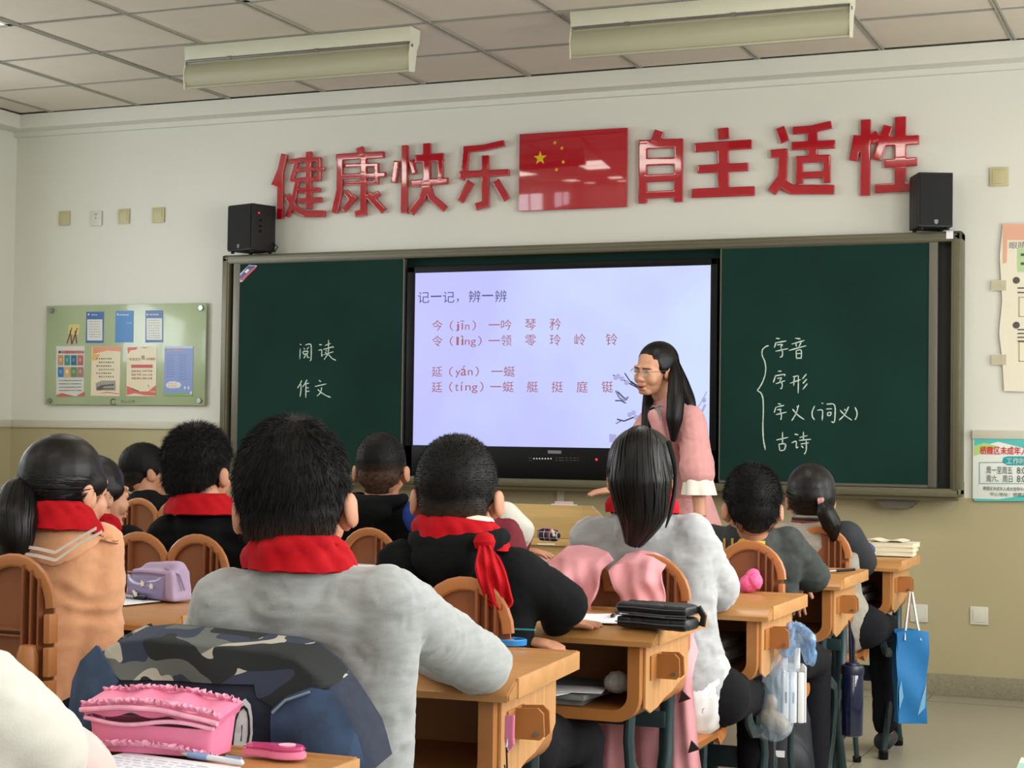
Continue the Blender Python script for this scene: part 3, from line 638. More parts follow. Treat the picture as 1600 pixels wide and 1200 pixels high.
sheet('poster', 'white poster with eight coloured picture boxes, leftmost in the bottom row', [C7(196, 500), C7(512, 498), C7(500, 1052), C7(196, 1050)], white1, extra=ex)
sheet('poster', 'cream poster with orange heading and grey building photo, second in the bottom row', [C7(590, 508), C7(912, 506), C7(895, 1052), C7(578, 1048)], cream,
  extra=[('heading_band', orange1, [[C7(600, 510), C7(908, 508), C7(908, 560), C7(760, 548), C7(600, 590)]]), ('gold_patch', pm('gold', (214, 166, 84)), [[C7(592, 590), C7(680, 590), C7(640, 655), C7(592, 655)]]), ('poem_marks', ink, dashes(C7, 640, 820, (632, 712, 792), 14, 25, 14)+dashes(C7, 668, 852, (672, 752, 830), 14, 25, 14)),
   ('building_photo', pm('photo_grey', (150, 146, 138)), [[C7(630, 910), C7(700, 880), C7(850, 880), C7(850, 990), C7(640, 990)]]), ('building_dark', ink, [[C7(640, 960), C7(690, 930), C7(835, 915), C7(835, 935), C7(720, 945), C7(700, 985), C7(645, 985)], RR(C7, 700, 965, 835, 978)]), ('wave_print', rose, [[C7(650, 1024), C7(760, 1004), C7(885, 1022), C7(885, 1030), C7(760, 1014)]])])
gl = sheet('poster', 'cream poster with dark red values slogan and red pill, third in the bottom row', [C8(95, 505), C8(425, 508), C8(412, 1052), C8(88, 1050)], cream,
  extra=[('corner_print', rose, [[C8(100, 514), C8(215, 512), C8(195, 540), C8(135, 545), C8(105, 588)], [C8(240, 510), C8(345, 512), C8(290, 524)]]), ('pill', pm('pill', (190, 60, 52)), [RR(C8, 142, 704, 378, 740)]), ('ribbon_print', rose, [[C8(92, 940), C8(160, 965), C8(240, 1000), C8(330, 1000), C8(412, 1010), C8(412, 1046), C8(290, 1040), C8(180, 1020), C8(92, 1040)], [C8(330, 1000), C8(412, 930), C8(412, 1000)]]), ('pen_print', ink, [[C8(140, 960), C8(225, 992), C8(220, 1000), C8(150, 976)], [C8(322, 925), C8(330, 925), C8(345, 970)]])])
dred = pm('slogan_red', (128, 44, 36))
def f8(s, x0, y0, x1, y1, m): a = C8(x0, y0); c = C8(x1, y1); fit(s, a[0], a[1], c[0], c[1], 8.1212, m, 'slogan_text', gl, ex=.0002)
f8('社会主义', 122, 628, 245, 658, dred); f8('核', 252, 600, 292, 650, ink); f8('心价值观', 302, 626, 404, 656, dred); f8('富强 民主 文明 和谐', 145, 764, 374, 786, dred); f8('自由 平等 公正 法治', 145, 804, 374, 826, dred); f8('爱国 敬业 诚信 友善', 145, 844, 374, 866, dred)
sheet('poster', 'periwinkle blue poster with white cloud bubble, rightmost in the bottom row', [C8(512, 512), C8(830, 500), C8(815, 1050), C8(500, 1048)], blue3,
  extra=[('pale_top', pm('sky_pale', (178, 190, 214)), [RR(C8, 512, 500, 822, 524)]), ('title_marks', orange1, dashes(C8, 600, 730, (538,), 16, 20, 16)+[RR(C8, 540, 542, 562, 562)]), ('small_print', pm('blue_ink', (84, 104, 160)), dashes(C8, 530, 650, range(600, 860, 26), 40, 46, 5)+dashes(C8, 670, 800, range(600, 880, 26), 40, 46, 5)),
   ('cloud_bubble', white1, [[C8(530, 912), C8(560, 892), C8(620, 888), C8(680, 904), C8(694, 930), C8(670, 960), C8(600, 968), C8(545, 962), C8(526, 940)]]), ('bubble_marks', orange1, dashes(C8, 548, 660, (908, 930, 948), 24, 36, 8)), ('grass_print', pm('grass_green', (120, 158, 84)), [[C8(500, 1048), C8(510, 1015), C8(600, 1024), C8(700, 1010), C8(760, 1030), C8(815, 1010), C8(815, 1048)]]), ('flower_print', white1, [RR(C8, 724, 945, 744, 975), RR(C8, 764, 945, 784, 975), RR(C8, 790, 1000, 812, 1030)])])
sch = fit('中心小学', 189, 624.8, 211, 630.2, 8.1242, ink, 'school_name', nl)
b = MB(); c = wp(177, 628, 8.124); b.tube([(c.x+.018*math.cos(t/10*5.2+.6), 8.124, c.z+.018*math.sin(t/10*5.2+.6)) for t in range(11)], .003, 6); nl(b.build('school_emblem', ink))
# easel drawing on the panel (the cartoon figure beside it is left out)
b = MB(); flat(b, [C7(335, 262), C7(455, 258), C7(445, 372), C7(328, 370)], 8.1245, .0004); nl(b.build('easel_print', pm('easel_yellow', (206, 196, 120))))
b = MB()
for q in ([(370, 295), (315, 470)], [(350, 330), (368, 480)], [(430, 300), (372, 470)], [(405, 330), (422, 470)]):
    (x0, y0), (x1, y1) = q; flat(b, [C7(x0-5, y0), C7(x0+5, y0), C7(x1+6, y1), C7(x1-6, y1)], 8.1238, .0004)
nl(b.build('easel_legs', pm('easel_red', (128, 40, 52))))
# ------------------------------------------------------------------ right-hand wall paper and hours sign
b0 = [(1567, 350), (1600, 349), (1660, 350), (1660, 616), (1600, 612), (1569, 611), (1566, 560), (1561, 520), (1566, 470), (1562, 400)]
P = [wp(x, y, 8.135) for x, y in b0]; po = empty('wall_poster', (P[3].x, 8.147, P[3].z), label='curling cream wall poster with salmon heading at the right edge', cat='poster')
def pl(o): o.parent = po; o.location = -po.location; return o
b = MB(); b.prism([(p.x, p.z) for p in P], 8.134, 8.137, 'y'); pl(b.build('sheet', pm('old_paper', (226, 220, 200))))
b = MB(); flat(b, [(1567, 350), (1660, 350), (1660, 375), (1574, 375), (1573, 410), (1567, 412)], 8.1335); pl(b.build('heading_band', pm('salmon', (222, 168, 142))))
b = MB(); flat(b, R4(1590, 388, 1660, 425), 8.1335); pl(b.build('green_box', pm('box_green', (176, 204, 150))))
for s, y0, y1 in (('眼睛', 378, 389),): pl(fit(s, 1577, y0, 1604, y1, 8.133, pm('grey_text', (120, 120, 124)), 'poster_text', lambda o: None))
b = MB(); flat(b, R4(1595, 396, 1602, 400), 8.132); flat(b, R4(1595, 410, 1602, 414), 8.132)
for y in (449, 456, 505+9, 520, 526, 532): flat(b, R4(1590, y, 1640, y+2), 8.132)
pl(b.build('small_print', ink, kind='stuff'))
for y in (438, 508):
    c = wp(1588, y, 8.133); b = MB(); b.lathe([(.016, 0), (.016, .001)], n=16, M=Matrix.Translation(c) @ Matrix.Rotation(math.pi/2, 4, 'X')); pl(b.build('number_disc', ink))
    b = MB(); 
    for q in (R4(1592, y+26, 1660, y+27), R4(1592, y+56, 1660, y+57), R4(1592, y+26, 1593, y+57)): flat(b, q, 8.132)
    pl(b.build('picture_box', pm('box_olive', (150, 150, 96))))
for y in (446, 562):
    b = MB(); flat(b, R4(1549, y-8, 1572, y+8), 8.1325, .0004); pl(b.build('tape', mat('sticky_tape', (214, 206, 180), .3, alpha=.55)))
s0, s1 = wp(1520, 672, 8.13), wp(1660, 783, 8.13)
hs = empty('hours_sign', (s0.x, YF, s1.z), label='white and turquoise opening hours board under a pale rail', cat='sign')
def hl(o): o.parent = hs; o.location = -hs.location; return o
b = MB(); b.box(s0.x, s1.x, 8.132, YF, s1.z, s0.z-.035, bev=.002); hl(b.build('panel', pm('sign_white', (226, 232, 226))))
b = MB(); b.box(s0.x-.004, s1.x, 8.126, YF, s0.z-.04, s0.z, bev=.003); hl(b.build('rail', railm))
b = MB(); flat(b, [(1522, 684), (1660, 684), (1660, 694), (1600, 700), (1560, 690), (1522, 700)], 8.1315); hl(b.build('teal_wave', pm('teal', (84, 186, 182)))); b = MB(); flat(b, [(1522, 783), (1522, 779), (1560, 780), (1600, 774), (1660, 772), (1660, 783)], 8.1315); hl(b.build('teal_wave', pm('teal', (84, 186, 182))))
b = MB(); flat(b, [(1522, 697), (1538, 692), (1560, 697), (1548, 704), (1522, 712)], 8.1311); hl(b.build('green_wave', pm('lime', (176, 206, 120))))
fit('栖霞区未成年人', 1531, 697, 1606, 710, 8.1288, pm('sign_red', (206, 40, 56)), 'sign_text', hl, off=.015)
b = MB(); flat(b, [(1568, 715), (1574, 713), (1660, 713), (1660, 727), (1574, 727), (1566, 722)], 8.1309); hl(b.build('hours_band', pm('band_teal', (24, 160, 172))))
fit('工作时间', 1572, 715, 1613, 725, 8.1285, white1, 'sign_text', hl, off=.01)
b = MB()
for q in (R4(1530, 722, 1568, 723), R4(1530, 722, 1531, 755), R4(1530, 755, 1660, 756)): flat(b, q, 8.1309)
hl(b.build('hours_frame', pm('frame_grey', (110, 150, 160))))
dg_ = pm('sign_ink', (60, 64, 76))
fit('周一至周五', 1541, 729, 1582, 740, 8.1288, dg_, 'sign_text', hl); fit('8:00', 1589, 730, 1608, 740, 8.1288, dg_, 'sign_text', hl)
fit('周六、周日', 1541, 742, 1582, 753, 8.1288, dg_, 'sign_text', hl); fit('8:00', 1589, 743, 1608, 753, 8.1288, dg_, 'sign_text', hl)
fit('栖霞区未成年人成长指导中心', 1536, 760, 1604, 766, 8.1288, dg_, 'sign_text', hl); fit('中心地址：栖霞区', 1547, 769, 1604, 775, 8.1288, dg_, 'sign_text', hl)
# ------------------------------------------------------------------ wall plates
pc = mat('plate_cream', (190, 182, 140), .45, (20, .06, 3)); pw = mat('plate_white', (205, 203, 190), .4)
def plate(px, py, w, h, m, label, kind, slots=False):
    c = wp(px, py, 8.14); g = empty(kind, (c.x, YF, c.z-h/2), label=label, cat='wall plate')
    b = MB(); b.box(-w/2, w/2, -.012, -.004, 0, h, bev=.003); b.build('cover', m, g)
    if slots:
        b = MB(); 
        for x in (-.006, .006): b.box(x-.0025, x+.0025, -.0128, -.012, h*.72, h*.72+.006)
        b.box(-.002, .002, -.0128, -.012, h*.45, h*.45+.01); b.build('socket_holes', blackp, g)
    else:
        b = MB(); b.box(-w/2+.012, w/2-.012, -.0145, -.012, .012, h-.012, bev=.002); b.build('rocker', m, g)
plate(100, 341, .075, .085, pc, 'small yellowed blank wall plate, leftmost of the row above the notice panel', 'blank_plate')
plate(150, 341, .078, .088, pw, 'small white wall socket with two pin holes, second in the row', 'wall_socket', True)
plate(193, 338, .075, .088, pc, 'small yellowed wall plate, third in the row above the notice panel', 'blank_plate')
plate(247, 336, .080, .088, pc, 'small yellowed wall plate, nearest the left loudspeaker', 'blank_plate')
plate(1561, 276, .085, .088, pc, 'yellowed square wall plate right of the right loudspeaker', 'blank_plate')
plate(1530, 962, .082, .084, pw, 'white low wall plate with inner frame near the floor, right of the blue tote bag', 'low_wall_plate')
plate(1436, 958, .082, .084, pw, 'white low wall plate half hidden behind the front desk', 'low_wall_plate')
c = wp(876, 770, 8.14); b = MB(); b.box(-.018, .018, -.02, 0, .11, .93, bev=.003); o = b.build('cable_trunking', railm, label='white vertical cable trunking under the middle of the board', cat='trunking'); o.location = (c.x, YF, 0)
# ------------------------------------------------------------------ podium behind the pupils
pa, pb_ = wp(640, 784, 7.25), wp(944, 800, 7.25)
pd = empty('teacher_podium', (-3.05, 7.45, 0), label='pale maple teacher podium with sloped end cheeks below the screen', cat='podium')
x0, x1 = wp(640, 790, 7.2).x+3.05-.35, wp(912, 790, 7.2).x+3.05; zt = wp(800, 787, 7.2).z
b = MB(); b.box(x0, x1, -.25, -.225, zt-.155, zt, bev=.003); b.build('front_board', podw, pd)
b = MB(); b.prism([(-.25, zt), (.2, zt-.02), (.2, zt-.22), (-.25, zt-.22)], x0-.02, x0, 'x'); b.build('side_cheek', podw, pd)
b = MB(); b.prism([(x1, zt), (x1+.035, zt), (x1+.115, zt-.075), (x1+.115, zt-.155), (x1, zt-.155)], -.252, -.222, 'y'); b.build('corner_board', podw, pd)
b = MB(); b.box(x0, x1+.10, -.26, -.24, zt-.185, zt-.155, bev=.003); b.build('ledge', podw, pd)
b = MB(); b.box(x0+.02, x1+.08, -.235, .22, 0.0, zt-.185); b.build('cabinet', podw, pd)
b = MB(); b.box(x0, x1+.02, -.25, .25, zt-.17, zt-.15); b.build('desktop', podw, pd)
c = wp(882, 782, 7.22)
def box_thing(name, p, sx, sy, sz, rz, m, label, cat, bev=.003, parts=None, group=None):
    g = empty(name, p, rz, label=label, cat=cat, group=group); b = MB(); b.box(-sx/2, sx/2, -sy/2, sy/2, 0, sz, bev=bev); b.build('box', m, g); return g
g = box_thing('chalk_box', (c.x, 7.215, zt), .085, .02, .016, .05, mat('pale_pink_card', (226, 190, 196), .6), 'small pale pink card box on top of the podium front', 'box', .002)
b = MB(); b.box(-.06, .06, -.011, .011, -.0, .004); b.build('base_tray', paper, g)
# ------------------------------------------------------------------ desks
def desk(x_right, y_far, z, rz, label, papers=None):
    w, dp = .60, .46
    g = empty('school_desk', (x_right-w/2, y_far-dp/2, 0), rz, label=label, cat='desk', group='school desks with brown tops and teal steel legs')
    H = dp/2; hw = w/2; t = .034
    b = MB()  # top: flat field, near lip sloping down, low rim on the far and outer edges
    b.prism([(-H+.045, z), (H-.012, z), (H-.010, z+.004), (H, z+.004), (H, z-t), (-H, z-t), (-H, z-t+.012), (-H+.004, z-.018)], -hw, hw, 'x', bev=.003)
    b.build('desktop', wood, g)
    for s in (-1, 1):
        b = MB(); b.box(s*hw-.004 if s > 0 else s*hw-.003, s*hw+.003 if s > 0 else s*hw+.004, -H+.05, H-.002, z-t+.001, z+.003, bev=.0015); b.build('edge_band', wood2, g)
    # book box: rounded U section open towards the pupil
    def U(hwid, zt_, zb, r):
        pts = [(-hwid, zt_)]
        for k in range(7): a = math.pi+math.pi/2*k/6; pts.append((-hwid+r+r*math.cos(a), zb+r+r*math.sin(a)))
        for k in range(7): a = 1.5*math.pi+math.pi/2*k/6; pts.append((hwid-r+r*math.cos(a), zb+r+r*math.sin(a)))
        pts.append((hwid, zt_)); return pts
    zt_, zb = z-t, z-t-.175; bw = .262; y0, y1 = -H+.03, H-.05
    outer = U(bw, zt_, zb, .055); inner = U(bw-.028, zt_, zb+.026, .035)
    b = MB(); n = len(outer)
    def ring(pts, y): return [b.bm.verts.new((p[0], y, p[1])) for p in pts]
    oa, ob, ia, ib = ring(outer, y0), ring(outer, y1), ring(inner, y0), ring(inner, y1)
    for i in range(n-1):
        b.bm.faces.new((oa[i], oa[i+1], ob[i+1], ob[i])); b.bm.faces.new((ia[i], ib[i], ib[i+1], ia[i+1]))
        b.bm.faces.new((oa[i], ia[i], ia[i+1], oa[i+1])); b.bm.faces.new((ob[i], ob[i+1], ib[i+1], ib[i]))
    for i in (0, n-1): b.bm.faces.new((oa[i], ob[i], ib[i], ia[i]))
    bmesh.ops.recalc_face_normals(b.bm, faces=b.bm.faces)
    b.build('book_box', plastd, g)
    b = MB(); b.box(-bw+.02, bw-.02, y1-.012, y1-.002, zb+.02, zt_); b.build('back_panel', plastd, g)
    for s in (-1, 1):
        xs0, xs1 = (bw, bw+.006) if s > 0 else (-bw-.006, -bw)
        b = MB()
        pts = [(y0+.028, zt_), (y1, zt_), (y1, zb+.075)]
        for k in range(6): pts.append((y1-.02-(y1-y0-.09)*k/5, zb+.060-.010*k+.004*(k % 2)))
        pts += [(y0+.028, zb+.03)]
        b.prism(pts, xs0, xs1, 'x', bev=.001); b.build('side_panel', stripew, g)
        b = MB(); sx = s*(bw+.006)
        M = Matrix.Translation((sx, y0+.115, zt_-.052))
        def hb(x0_, x1_, *a, **k): b.box(min(x0_*s, x1_*s), max(x0_*s, x1_*s), *a, M=M, **k)
        hb(0, .004, -.055, .045, -.034, .022, bev=.0015)
        for yy in (-.012, .026):
            pr = [(0, .022), (.045, .024), (.056, .014), (.058, -.026), (.05, -.034), (0, -.034)]
            b.prism([(p[0]*s, p[1]) for p in pr], yy, yy+.006, 'y', M=M)
        b.build('bag_hook', plastd, g)
        b = MB(); b.tube([M @ Vector((s*.045, -.018, -.022)), M @ Vector((s*.045, .034, -.022))], .0045, 10); b.build('hook_pin', steel, g)
        # legs: bent front tube, straight rear post, splayed feet
        lx = s*(bw-.03); r = .017; fl = (.62, 1)
        fr = [(lx, y0+.03, zb+.02), (lx, y0+.02, zb-.04), (lx, y0+.035, zb-.10), (lx, y0+.08, zb-.135), (lx, y0+.15, zb-.145), (lx, y0+.20, zb-.165), (lx, y0+.215, zb-.22), (lx, y0+.18, .20), (lx, y0+.05, .012)]
        b = MB(); b.tube(fr, r, 10, flat=(.7, 1.15)); b.build('leg', teal, g)
        b = MB(); b.tube([(lx, y1-.05, zb+.05), (lx, y1-.06, zb-.12), (lx, y1-.12, .30), (lx, y1-.11, .2), (lx, y1-.01, .012)], r*.95, 10, flat=(.7, 1.15)); b.build('leg', teal, g)
        for yy in (y0+.05, y1-.01):
            b = MB(); b.lathe([(.017, 0), (.019, .004), (.019, .03), (.016, .034)], (lx, yy, 0), 12); b.build('foot_cap', blackp, g)
    b = MB(); b.box(-bw+.03, bw-.03, y1-.14, y1-.12, .26, .32, bev=.004); b.build('cross_rail', teal, g)
    b = MB(); b.box(-bw+.03, bw-.03, y1-.075, y1-.06, zb-.06, zb-.02, bev=.004); b.build('cross_rail', teal, g)
    return g
DESK = {}
for k, (xr, yf, z, rz, lab) in dict(
    A1=(-1.105, 2.11, .74, 0, 'nearest school desk, under the pink pencil case at the bottom'),
    A2=(-1.165, 3.18, .76, 5, 'school desk of the grey sweater boy, with the pink hook tag on its side'),
    A3=(-1.165, 4.06, .76, 1, 'school desk carrying the black zip pencil case'),
    A4=(-1.105, 4.89, .74, 0, 'school desk with the clear plastic bag hanging on its side'),
    A5=(-1.125, 5.92, .74, 0, 'school desk with the navy bottle hanging on its side'),
    A6=(-1.09, 6.80, .74, 0, 'front school desk with the books on top and the blue tote bag on its side'),
    P5=(-1.76, 5.92, .74, 0, 'school desk holding the plaid pencil case in front of the podium'),
    B3=(-2.335, 3.93, .74, 0, 'school desk holding the lilac pencil case beside the peach hoodie girl'),
    B4=(-2.40, 4.98, .74, 0, 'school desk with loose papers beyond the grey sweater boy'),
    B5=(-2.385, 5.87, .74, 0, 'school desk with the dark green star charm pencil case'),
    Z1=(.42, 2.46, .70, 0, 'school desk at the bottom right corner with a book lying on it')).items():
    DESK[k] = desk(xr, yf, z, math.radians(rz), lab)
# ------------------------------------------------------------------ chairs
def chair(x, y, rz, label, zs=.43, zt=.87):
    g = empty('school_chair', (x, y, 0), rz, label=label, cat='chair', group='brown double arched school chairs')
    R = .098; ox = .098; zc = zt-R; zb = .56; tilt = .0
    # backrest outline: two arches side by side
    pts = [(-ox-R, zb+.02), (-ox-R, zc)]
    for k in range(1, 12): a = math.pi-math.pi*k/13; pts.append((-ox+R*math.cos(a), zc+R*math.sin(a)))
    pts += [(-.012, zc+.022), (.012, zc+.022)]
    for k in range(2, 13): a = math.pi-math.pi*k/13; pts.append((ox+R*math.cos(a), zc+R*math.sin(a)))
    pts += [(ox+R, zc), (ox+R, zb+.02), (ox+R-.02, zb), (-ox-R+.02, zb)]
    b = MB(); b.prism(pts, .012, .018, 'y'); 
    for s in (-1, 1):
        for k, xx in enumerate((.128, .150, .170)):
            hh = math.sqrt(max(0, R*R-(xx-ox)**2)); b.box(s*xx-.0025, s*xx+.0025, -.008, .014, zb+.01, zc+hh-.004)
        b.box(s*.128 if s < 0 else .012, -.012 if s < 0 else .128, -.006, .014, zc-.052, zc-.047); b.box(s*.128 if s < 0 else .012, -.012 if s < 0 else .128, -.006, .014, zc-.064, zc-.060)
        b.box(s*.128 if s < 0 else .012, -.012 if s < 0 else .128, -.006, .014, zc-.128, zc-.122)
        b.box(s*.194-.003, s*.194+.003, -.008, .014, zc-.03, zc-.02)
    ar = [(-.032, 0, zb+.01), (-.032, 0, zc-.07)]+[(.032*math.cos(math.pi-math.pi*k/8), 0, zc-.07+.032*math.sin(math.pi*k/8)) for k in range(1, 8)]+[(.032, 0, zc-.07), (.032, 0, zb+.01)]
    b.tube([(p[0], .004, p[2]) for p in ar], .004, 6)
    b.build('backrest', plasto, g)
    b = MB(); b.tube([(p[0], .002, p[1]) for p in pts[1:-3]], .0085, 8, flat=(.75, 1.7)); b.build('rim', plastl, g)
    for s in (-1, 1):
        b = MB()
        for k in range(3): z1 = zc-.01-k*.07; b.box(s*.196-.008, s*.196+.008, -.012, .018, z1-.064, z1-.002, bev=.003)
        b.build('rim_block', plastl, g)
        b = MB(); b.lathe([(.020, 0), (.024, .004), (.024, .10), (.018, .12), (.012, .122)], (s*.15, -.012, zc-.20), 14); b.build('post_socket', plastl, g)
    # seat: dished board with a ribbed rolled front edge
    def seatf(u, v):
        xx = (u-.5)*.38; yy = .02+v*.37; z = zs-.012*math.cos((u-.5)*math.pi)-.006*math.cos((v-.5)*math.pi)
        if v > .88: z -= (v-.88)**2*2.2; 
        e = max(0, abs(u-.5)-.44)*.2; z -= e
        return (xx, yy, z+.003*math.sin(u*math.pi*14)*max(0, (v-.55)))
    b = MB(); b.grid(seatf, 43, 14, .024); b.build('seat', seatm, g)
    b = MB(); b.tube([(-.19, .385, zs-.026), (-.1, .395, zs-.022), (.1, .395, zs-.022), (.19, .385, zs-.026)], .022, 10); b.build('seat_roll', seatm, g)
    for s in (-1, 1):
        b = MB(); b.tube([(s*.15, -.012, zc-.10), (s*.155, .0, zs-.03), (s*.16, .05, .22), (s*.165, -.04, .012)], .0125, 10, flat=(.8, 1.2)); b.build('leg', teal, g)
        b = MB(); b.tube([(s*.155, .04, zs-.04), (s*.16, .30, zs-.045), (s*.16, .28, .22), (s*.165, .34, .012)], .0125, 10, flat=(.8, 1.2)); b.build('leg', teal, g)
        for yy in (-.04, .34): b = MB(); b.lathe([(.014, 0), (.016, .003), (.016, .022)], (s*.165, yy, 0), 10); b.build('foot_cap', blackp, g)
    b = MB(); b.box(-.155, .155, .12, .14, .20, .235, bev=.004); b.build('cross_rail', teal, g)
    return g
def chair_px(px, py_top, Y, rz, label):
    p = wp(px, py_top, Y); return chair(p.x, Y, math.radians(rz), label, zt=p.z)
CH = {}
CH['A2'] = chair_px(366, 1030, 2.25, 0, 'school chair hidden under the camouflage denim jacket')
CH['A3'] = chair_px(659, 908, 3.20, 0, 'school chair behind the boy in the black hoodie with red scarf')
CH['A4'] = chair_px(956, 872, 4.07, 0, 'school chair with the pink jacket hung over it')
CH['A5'] = chair_px(1121, 850, 4.93, 0, 'school chair behind the boy in the charcoal denim jacket')
CH['A6'] = chair_px(1240, 826, 5.98, 0, 'front school chair behind the girl with the low ponytail')
CH['B3'] = chair_px(-36, 872, 2.94, 0, 'school chair at the left edge behind the peach hoodie girl')
CH['B4'] = chair_px(262, 840, 4.12, 0, 'school chair behind the spiky haired boy beyond the lilac pencil case')
CH['B5'] = chair_px(537, 829, 5.17, 0, 'school chair behind the boy with the bright blue shoulder patch')
CH['C5'] = chair_px(247, 784, 6.05, 0, 'school chair behind the boy in profile at the far left')
CH['A1'] = chair(-1.46, 1.22, 0, 'school chair of the pupil in the cream and pink sweater'); CH['P5'] = chair(-2.20, 4.92, 0, 'school chair of the bent pupil in the cream sleeve', zt=.775); CH['C4'] = chair(-3.58, 4.30, 0, 'school chair of the girl hidden behind the peach hoodie girl')
# ------------------------------------------------------------------ people
def hrot(yaw, pitch=0, roll=0):  # yaw left positive, pitch up positive, roll = head top leaning to the right
    return np.array((Matrix.Rotation(math.radians(yaw), 3, 'Z') @ Matrix.Rotation(math.radians(pitch), 3, 'X') @ Matrix.Rotation(math.radians(roll), 3, 'Y')))
def head_parts(ears=.012, adult=False):
    P = [ell((0, -.014, .032), (.0745, .092, .080)), ell((0, .030, -.012), (.062, .060, .082)), ell((0, .030, -.062), (.050, .050, .042)), caps((-.018, .062, -.086), (.018, .062, -.086), .016, .016),
         ell((0, -.045, -.03), (.058, .05, .05)), caps((0, .083, .006), (0, .098, -.028), .0075, .0105), ell((-.010, .092, -.032), (.007, .008, .006)), ell((.010, .092, -.032), (.007, .008, .006)),
         caps((-.044, .074, .022), (-.014, .083, .022), .008, .009), caps((.014, .083, .022), (.044, .074, .022), .009, .008)]
    for s in (-1, 1):
        P.append(ell((s*.036, .056, -.030), (.026, .026, .028)))
        P.append(ell((s*(.073+ears*.70), -.014, -.004), (.0065, .0175, .0275), rot=(math.radians(8), 0, math.radians(-s*(30 if ears > .01 else 14)))))
        P.append(ell((s*.073, -.002, -.012), (.012, .016, .024)))
        P.append(caps((s*.030, .079, .002), (s*.034, .078, .002), .0105, .0105))
    if adult: P += [caps((-.017, .088, -.053), (.017, .088, -.053), .0055, .0055), caps((-.014, .084, -.072), (.014, .084, -.072), .0065, .0065)]
    else: P += [caps((-.016, .089, -.054), (.016, .089, -.054), .005, .005), caps((-.013, .088, -.064), (.013, .088, -.064), .006, .006)]
    return P
HEAD = {}
def head_mesh(kind):
    if kind not in HEAD:
        v, f, n = blob(head_parts(.016 if kind == 'boy' else .008, kind == 'adult'), .0034, 5, .5)
        for s in (-1, 1):  # hollow of the ear and of the eye
            d = np.linalg.norm((v-np.array([s*.088, .0, -.006]))*[1.2, 1.2, .8], axis=1); v[:, 0] -= s*.006*np.exp(-(d/.009)**2)
            d = np.linalg.norm(v-np.array([s*.020, .090, .006]), axis=1); v[:, 1] -= .004*np.exp(-(d/.009)**2)
        d = np.abs(v[:, 2]+(.060 if kind != 'adult' else .0625)); m_ = (np.abs(v[:, 0]) < .017) & (v[:, 1] > .08); v[m_, 1] -= .004*np.exp(-(d[m_]/.0025)**2)
        HEAD[kind] = (v, f)
    return HEAD[kind]
def hand_parts(wrist, d, up, side=1, s=1., curl=.35, spread=.16, fcurl=None):
    """d: direction of the fingers, up: back of the hand, side +1: thumb towards cross(up,d)"""
    d = np.array(d, float); d /= np.linalg.norm(d); up = np.array(up, float); up -= d*np.dot(up, d); up /= np.linalg.norm(up)
    lat = np.cross(up, d)*side; w = np.array(wrist, float); P = []
    palm = w+d*.042*s
    P.append(caps(w+d*.012*s, w+d*.062*s, .022*s, .030*s, flat=up, fs=.45)); P.append(caps(w-d*.02*s, w+d*.02*s, .020*s, .023*s, flat=up, fs=.65))
    for k, (o, L) in enumerate(((.024, .062), (.008, .070), (-.008, .065), (-.023, .052))):
        ang = (o/.024)*spread; dd = d*math.cos(ang)+lat*math.sin(ang); b0 = w+d*.066*s+lat*o*s*.92; p = b0; c = curl*(1+.12*k)
        for q, fr in enumerate((.45, .30, .25)):
            a = c*(q*.8+.25); v = dd*math.cos(a)-up*math.sin(a); e = p+v*L*fr*s; r0 = (.0085-.0009*q)*s; P.append(caps(p, e, r0, r0-.0008*s, n=10, m=3)); p = e
    b0 = w+d*.018*s+lat*.020*s-up*.004*s; v1 = (lat*.75+d*.66-up*.15); v1 /= np.linalg.norm(v1); e = b0+v1*.034*s; P.append(caps(b0, e, .0115*s, .0095*s, n=10, m=3))
    v2 = (lat*.35+d*.9-up*.2); v2 /= np.linalg.norm(v2); P.append(caps(e, e+v2*.028*s, .009*s, .0075*s, n=10, m=3))
    return P
def wrinkle(V, N, amp, freq, seed, stretch=(1, 1, 1)):
    Q = V*np.array(stretch); r = 1-np.abs(vnoise(Q+.15*vnoise(Q, freq*.5, seed+9)[:, None], freq, seed))*2
    g = vnoise(V, freq*.35, seed+3)
    return V+N*(amp*(r*.6+g*.8))[:, None]
def strands(V, N, mask, n, length, width, down=.5, outw=1., jit=.35, seed=1, lift=0):
    r = np.random.default_rng(seed); idx = r.choice(np.nonzero(mask)[0], n); p = V[idx]-N[idx]*.002; fl = V[idx]-np.array([.012, -.045, .13]); fl -= N[idx]*np.sum(fl*N[idx], 1)[:, None]; fl /= np.linalg.norm(fl, axis=1)[:, None]+1e-9
    d = N[idx]*outw+fl*down+r.normal(0, jit, (n, 3)); d /= np.linalg.norm(d, axis=1)[:, None]
    sd = np.cross(d, r.normal(0, 1, (n, 3))); sd /= np.linalg.norm(sd, axis=1)[:, None]; L = length*r.uniform(.6, 1.15, n)[:, None]
    Vn = np.stack([p-sd*width, p+sd*width, p+d*L], 1).reshape(-1, 3); Fn = [(3*i, 3*i+1, 3*i+2) for i in range(n)]; return Vn, Fn
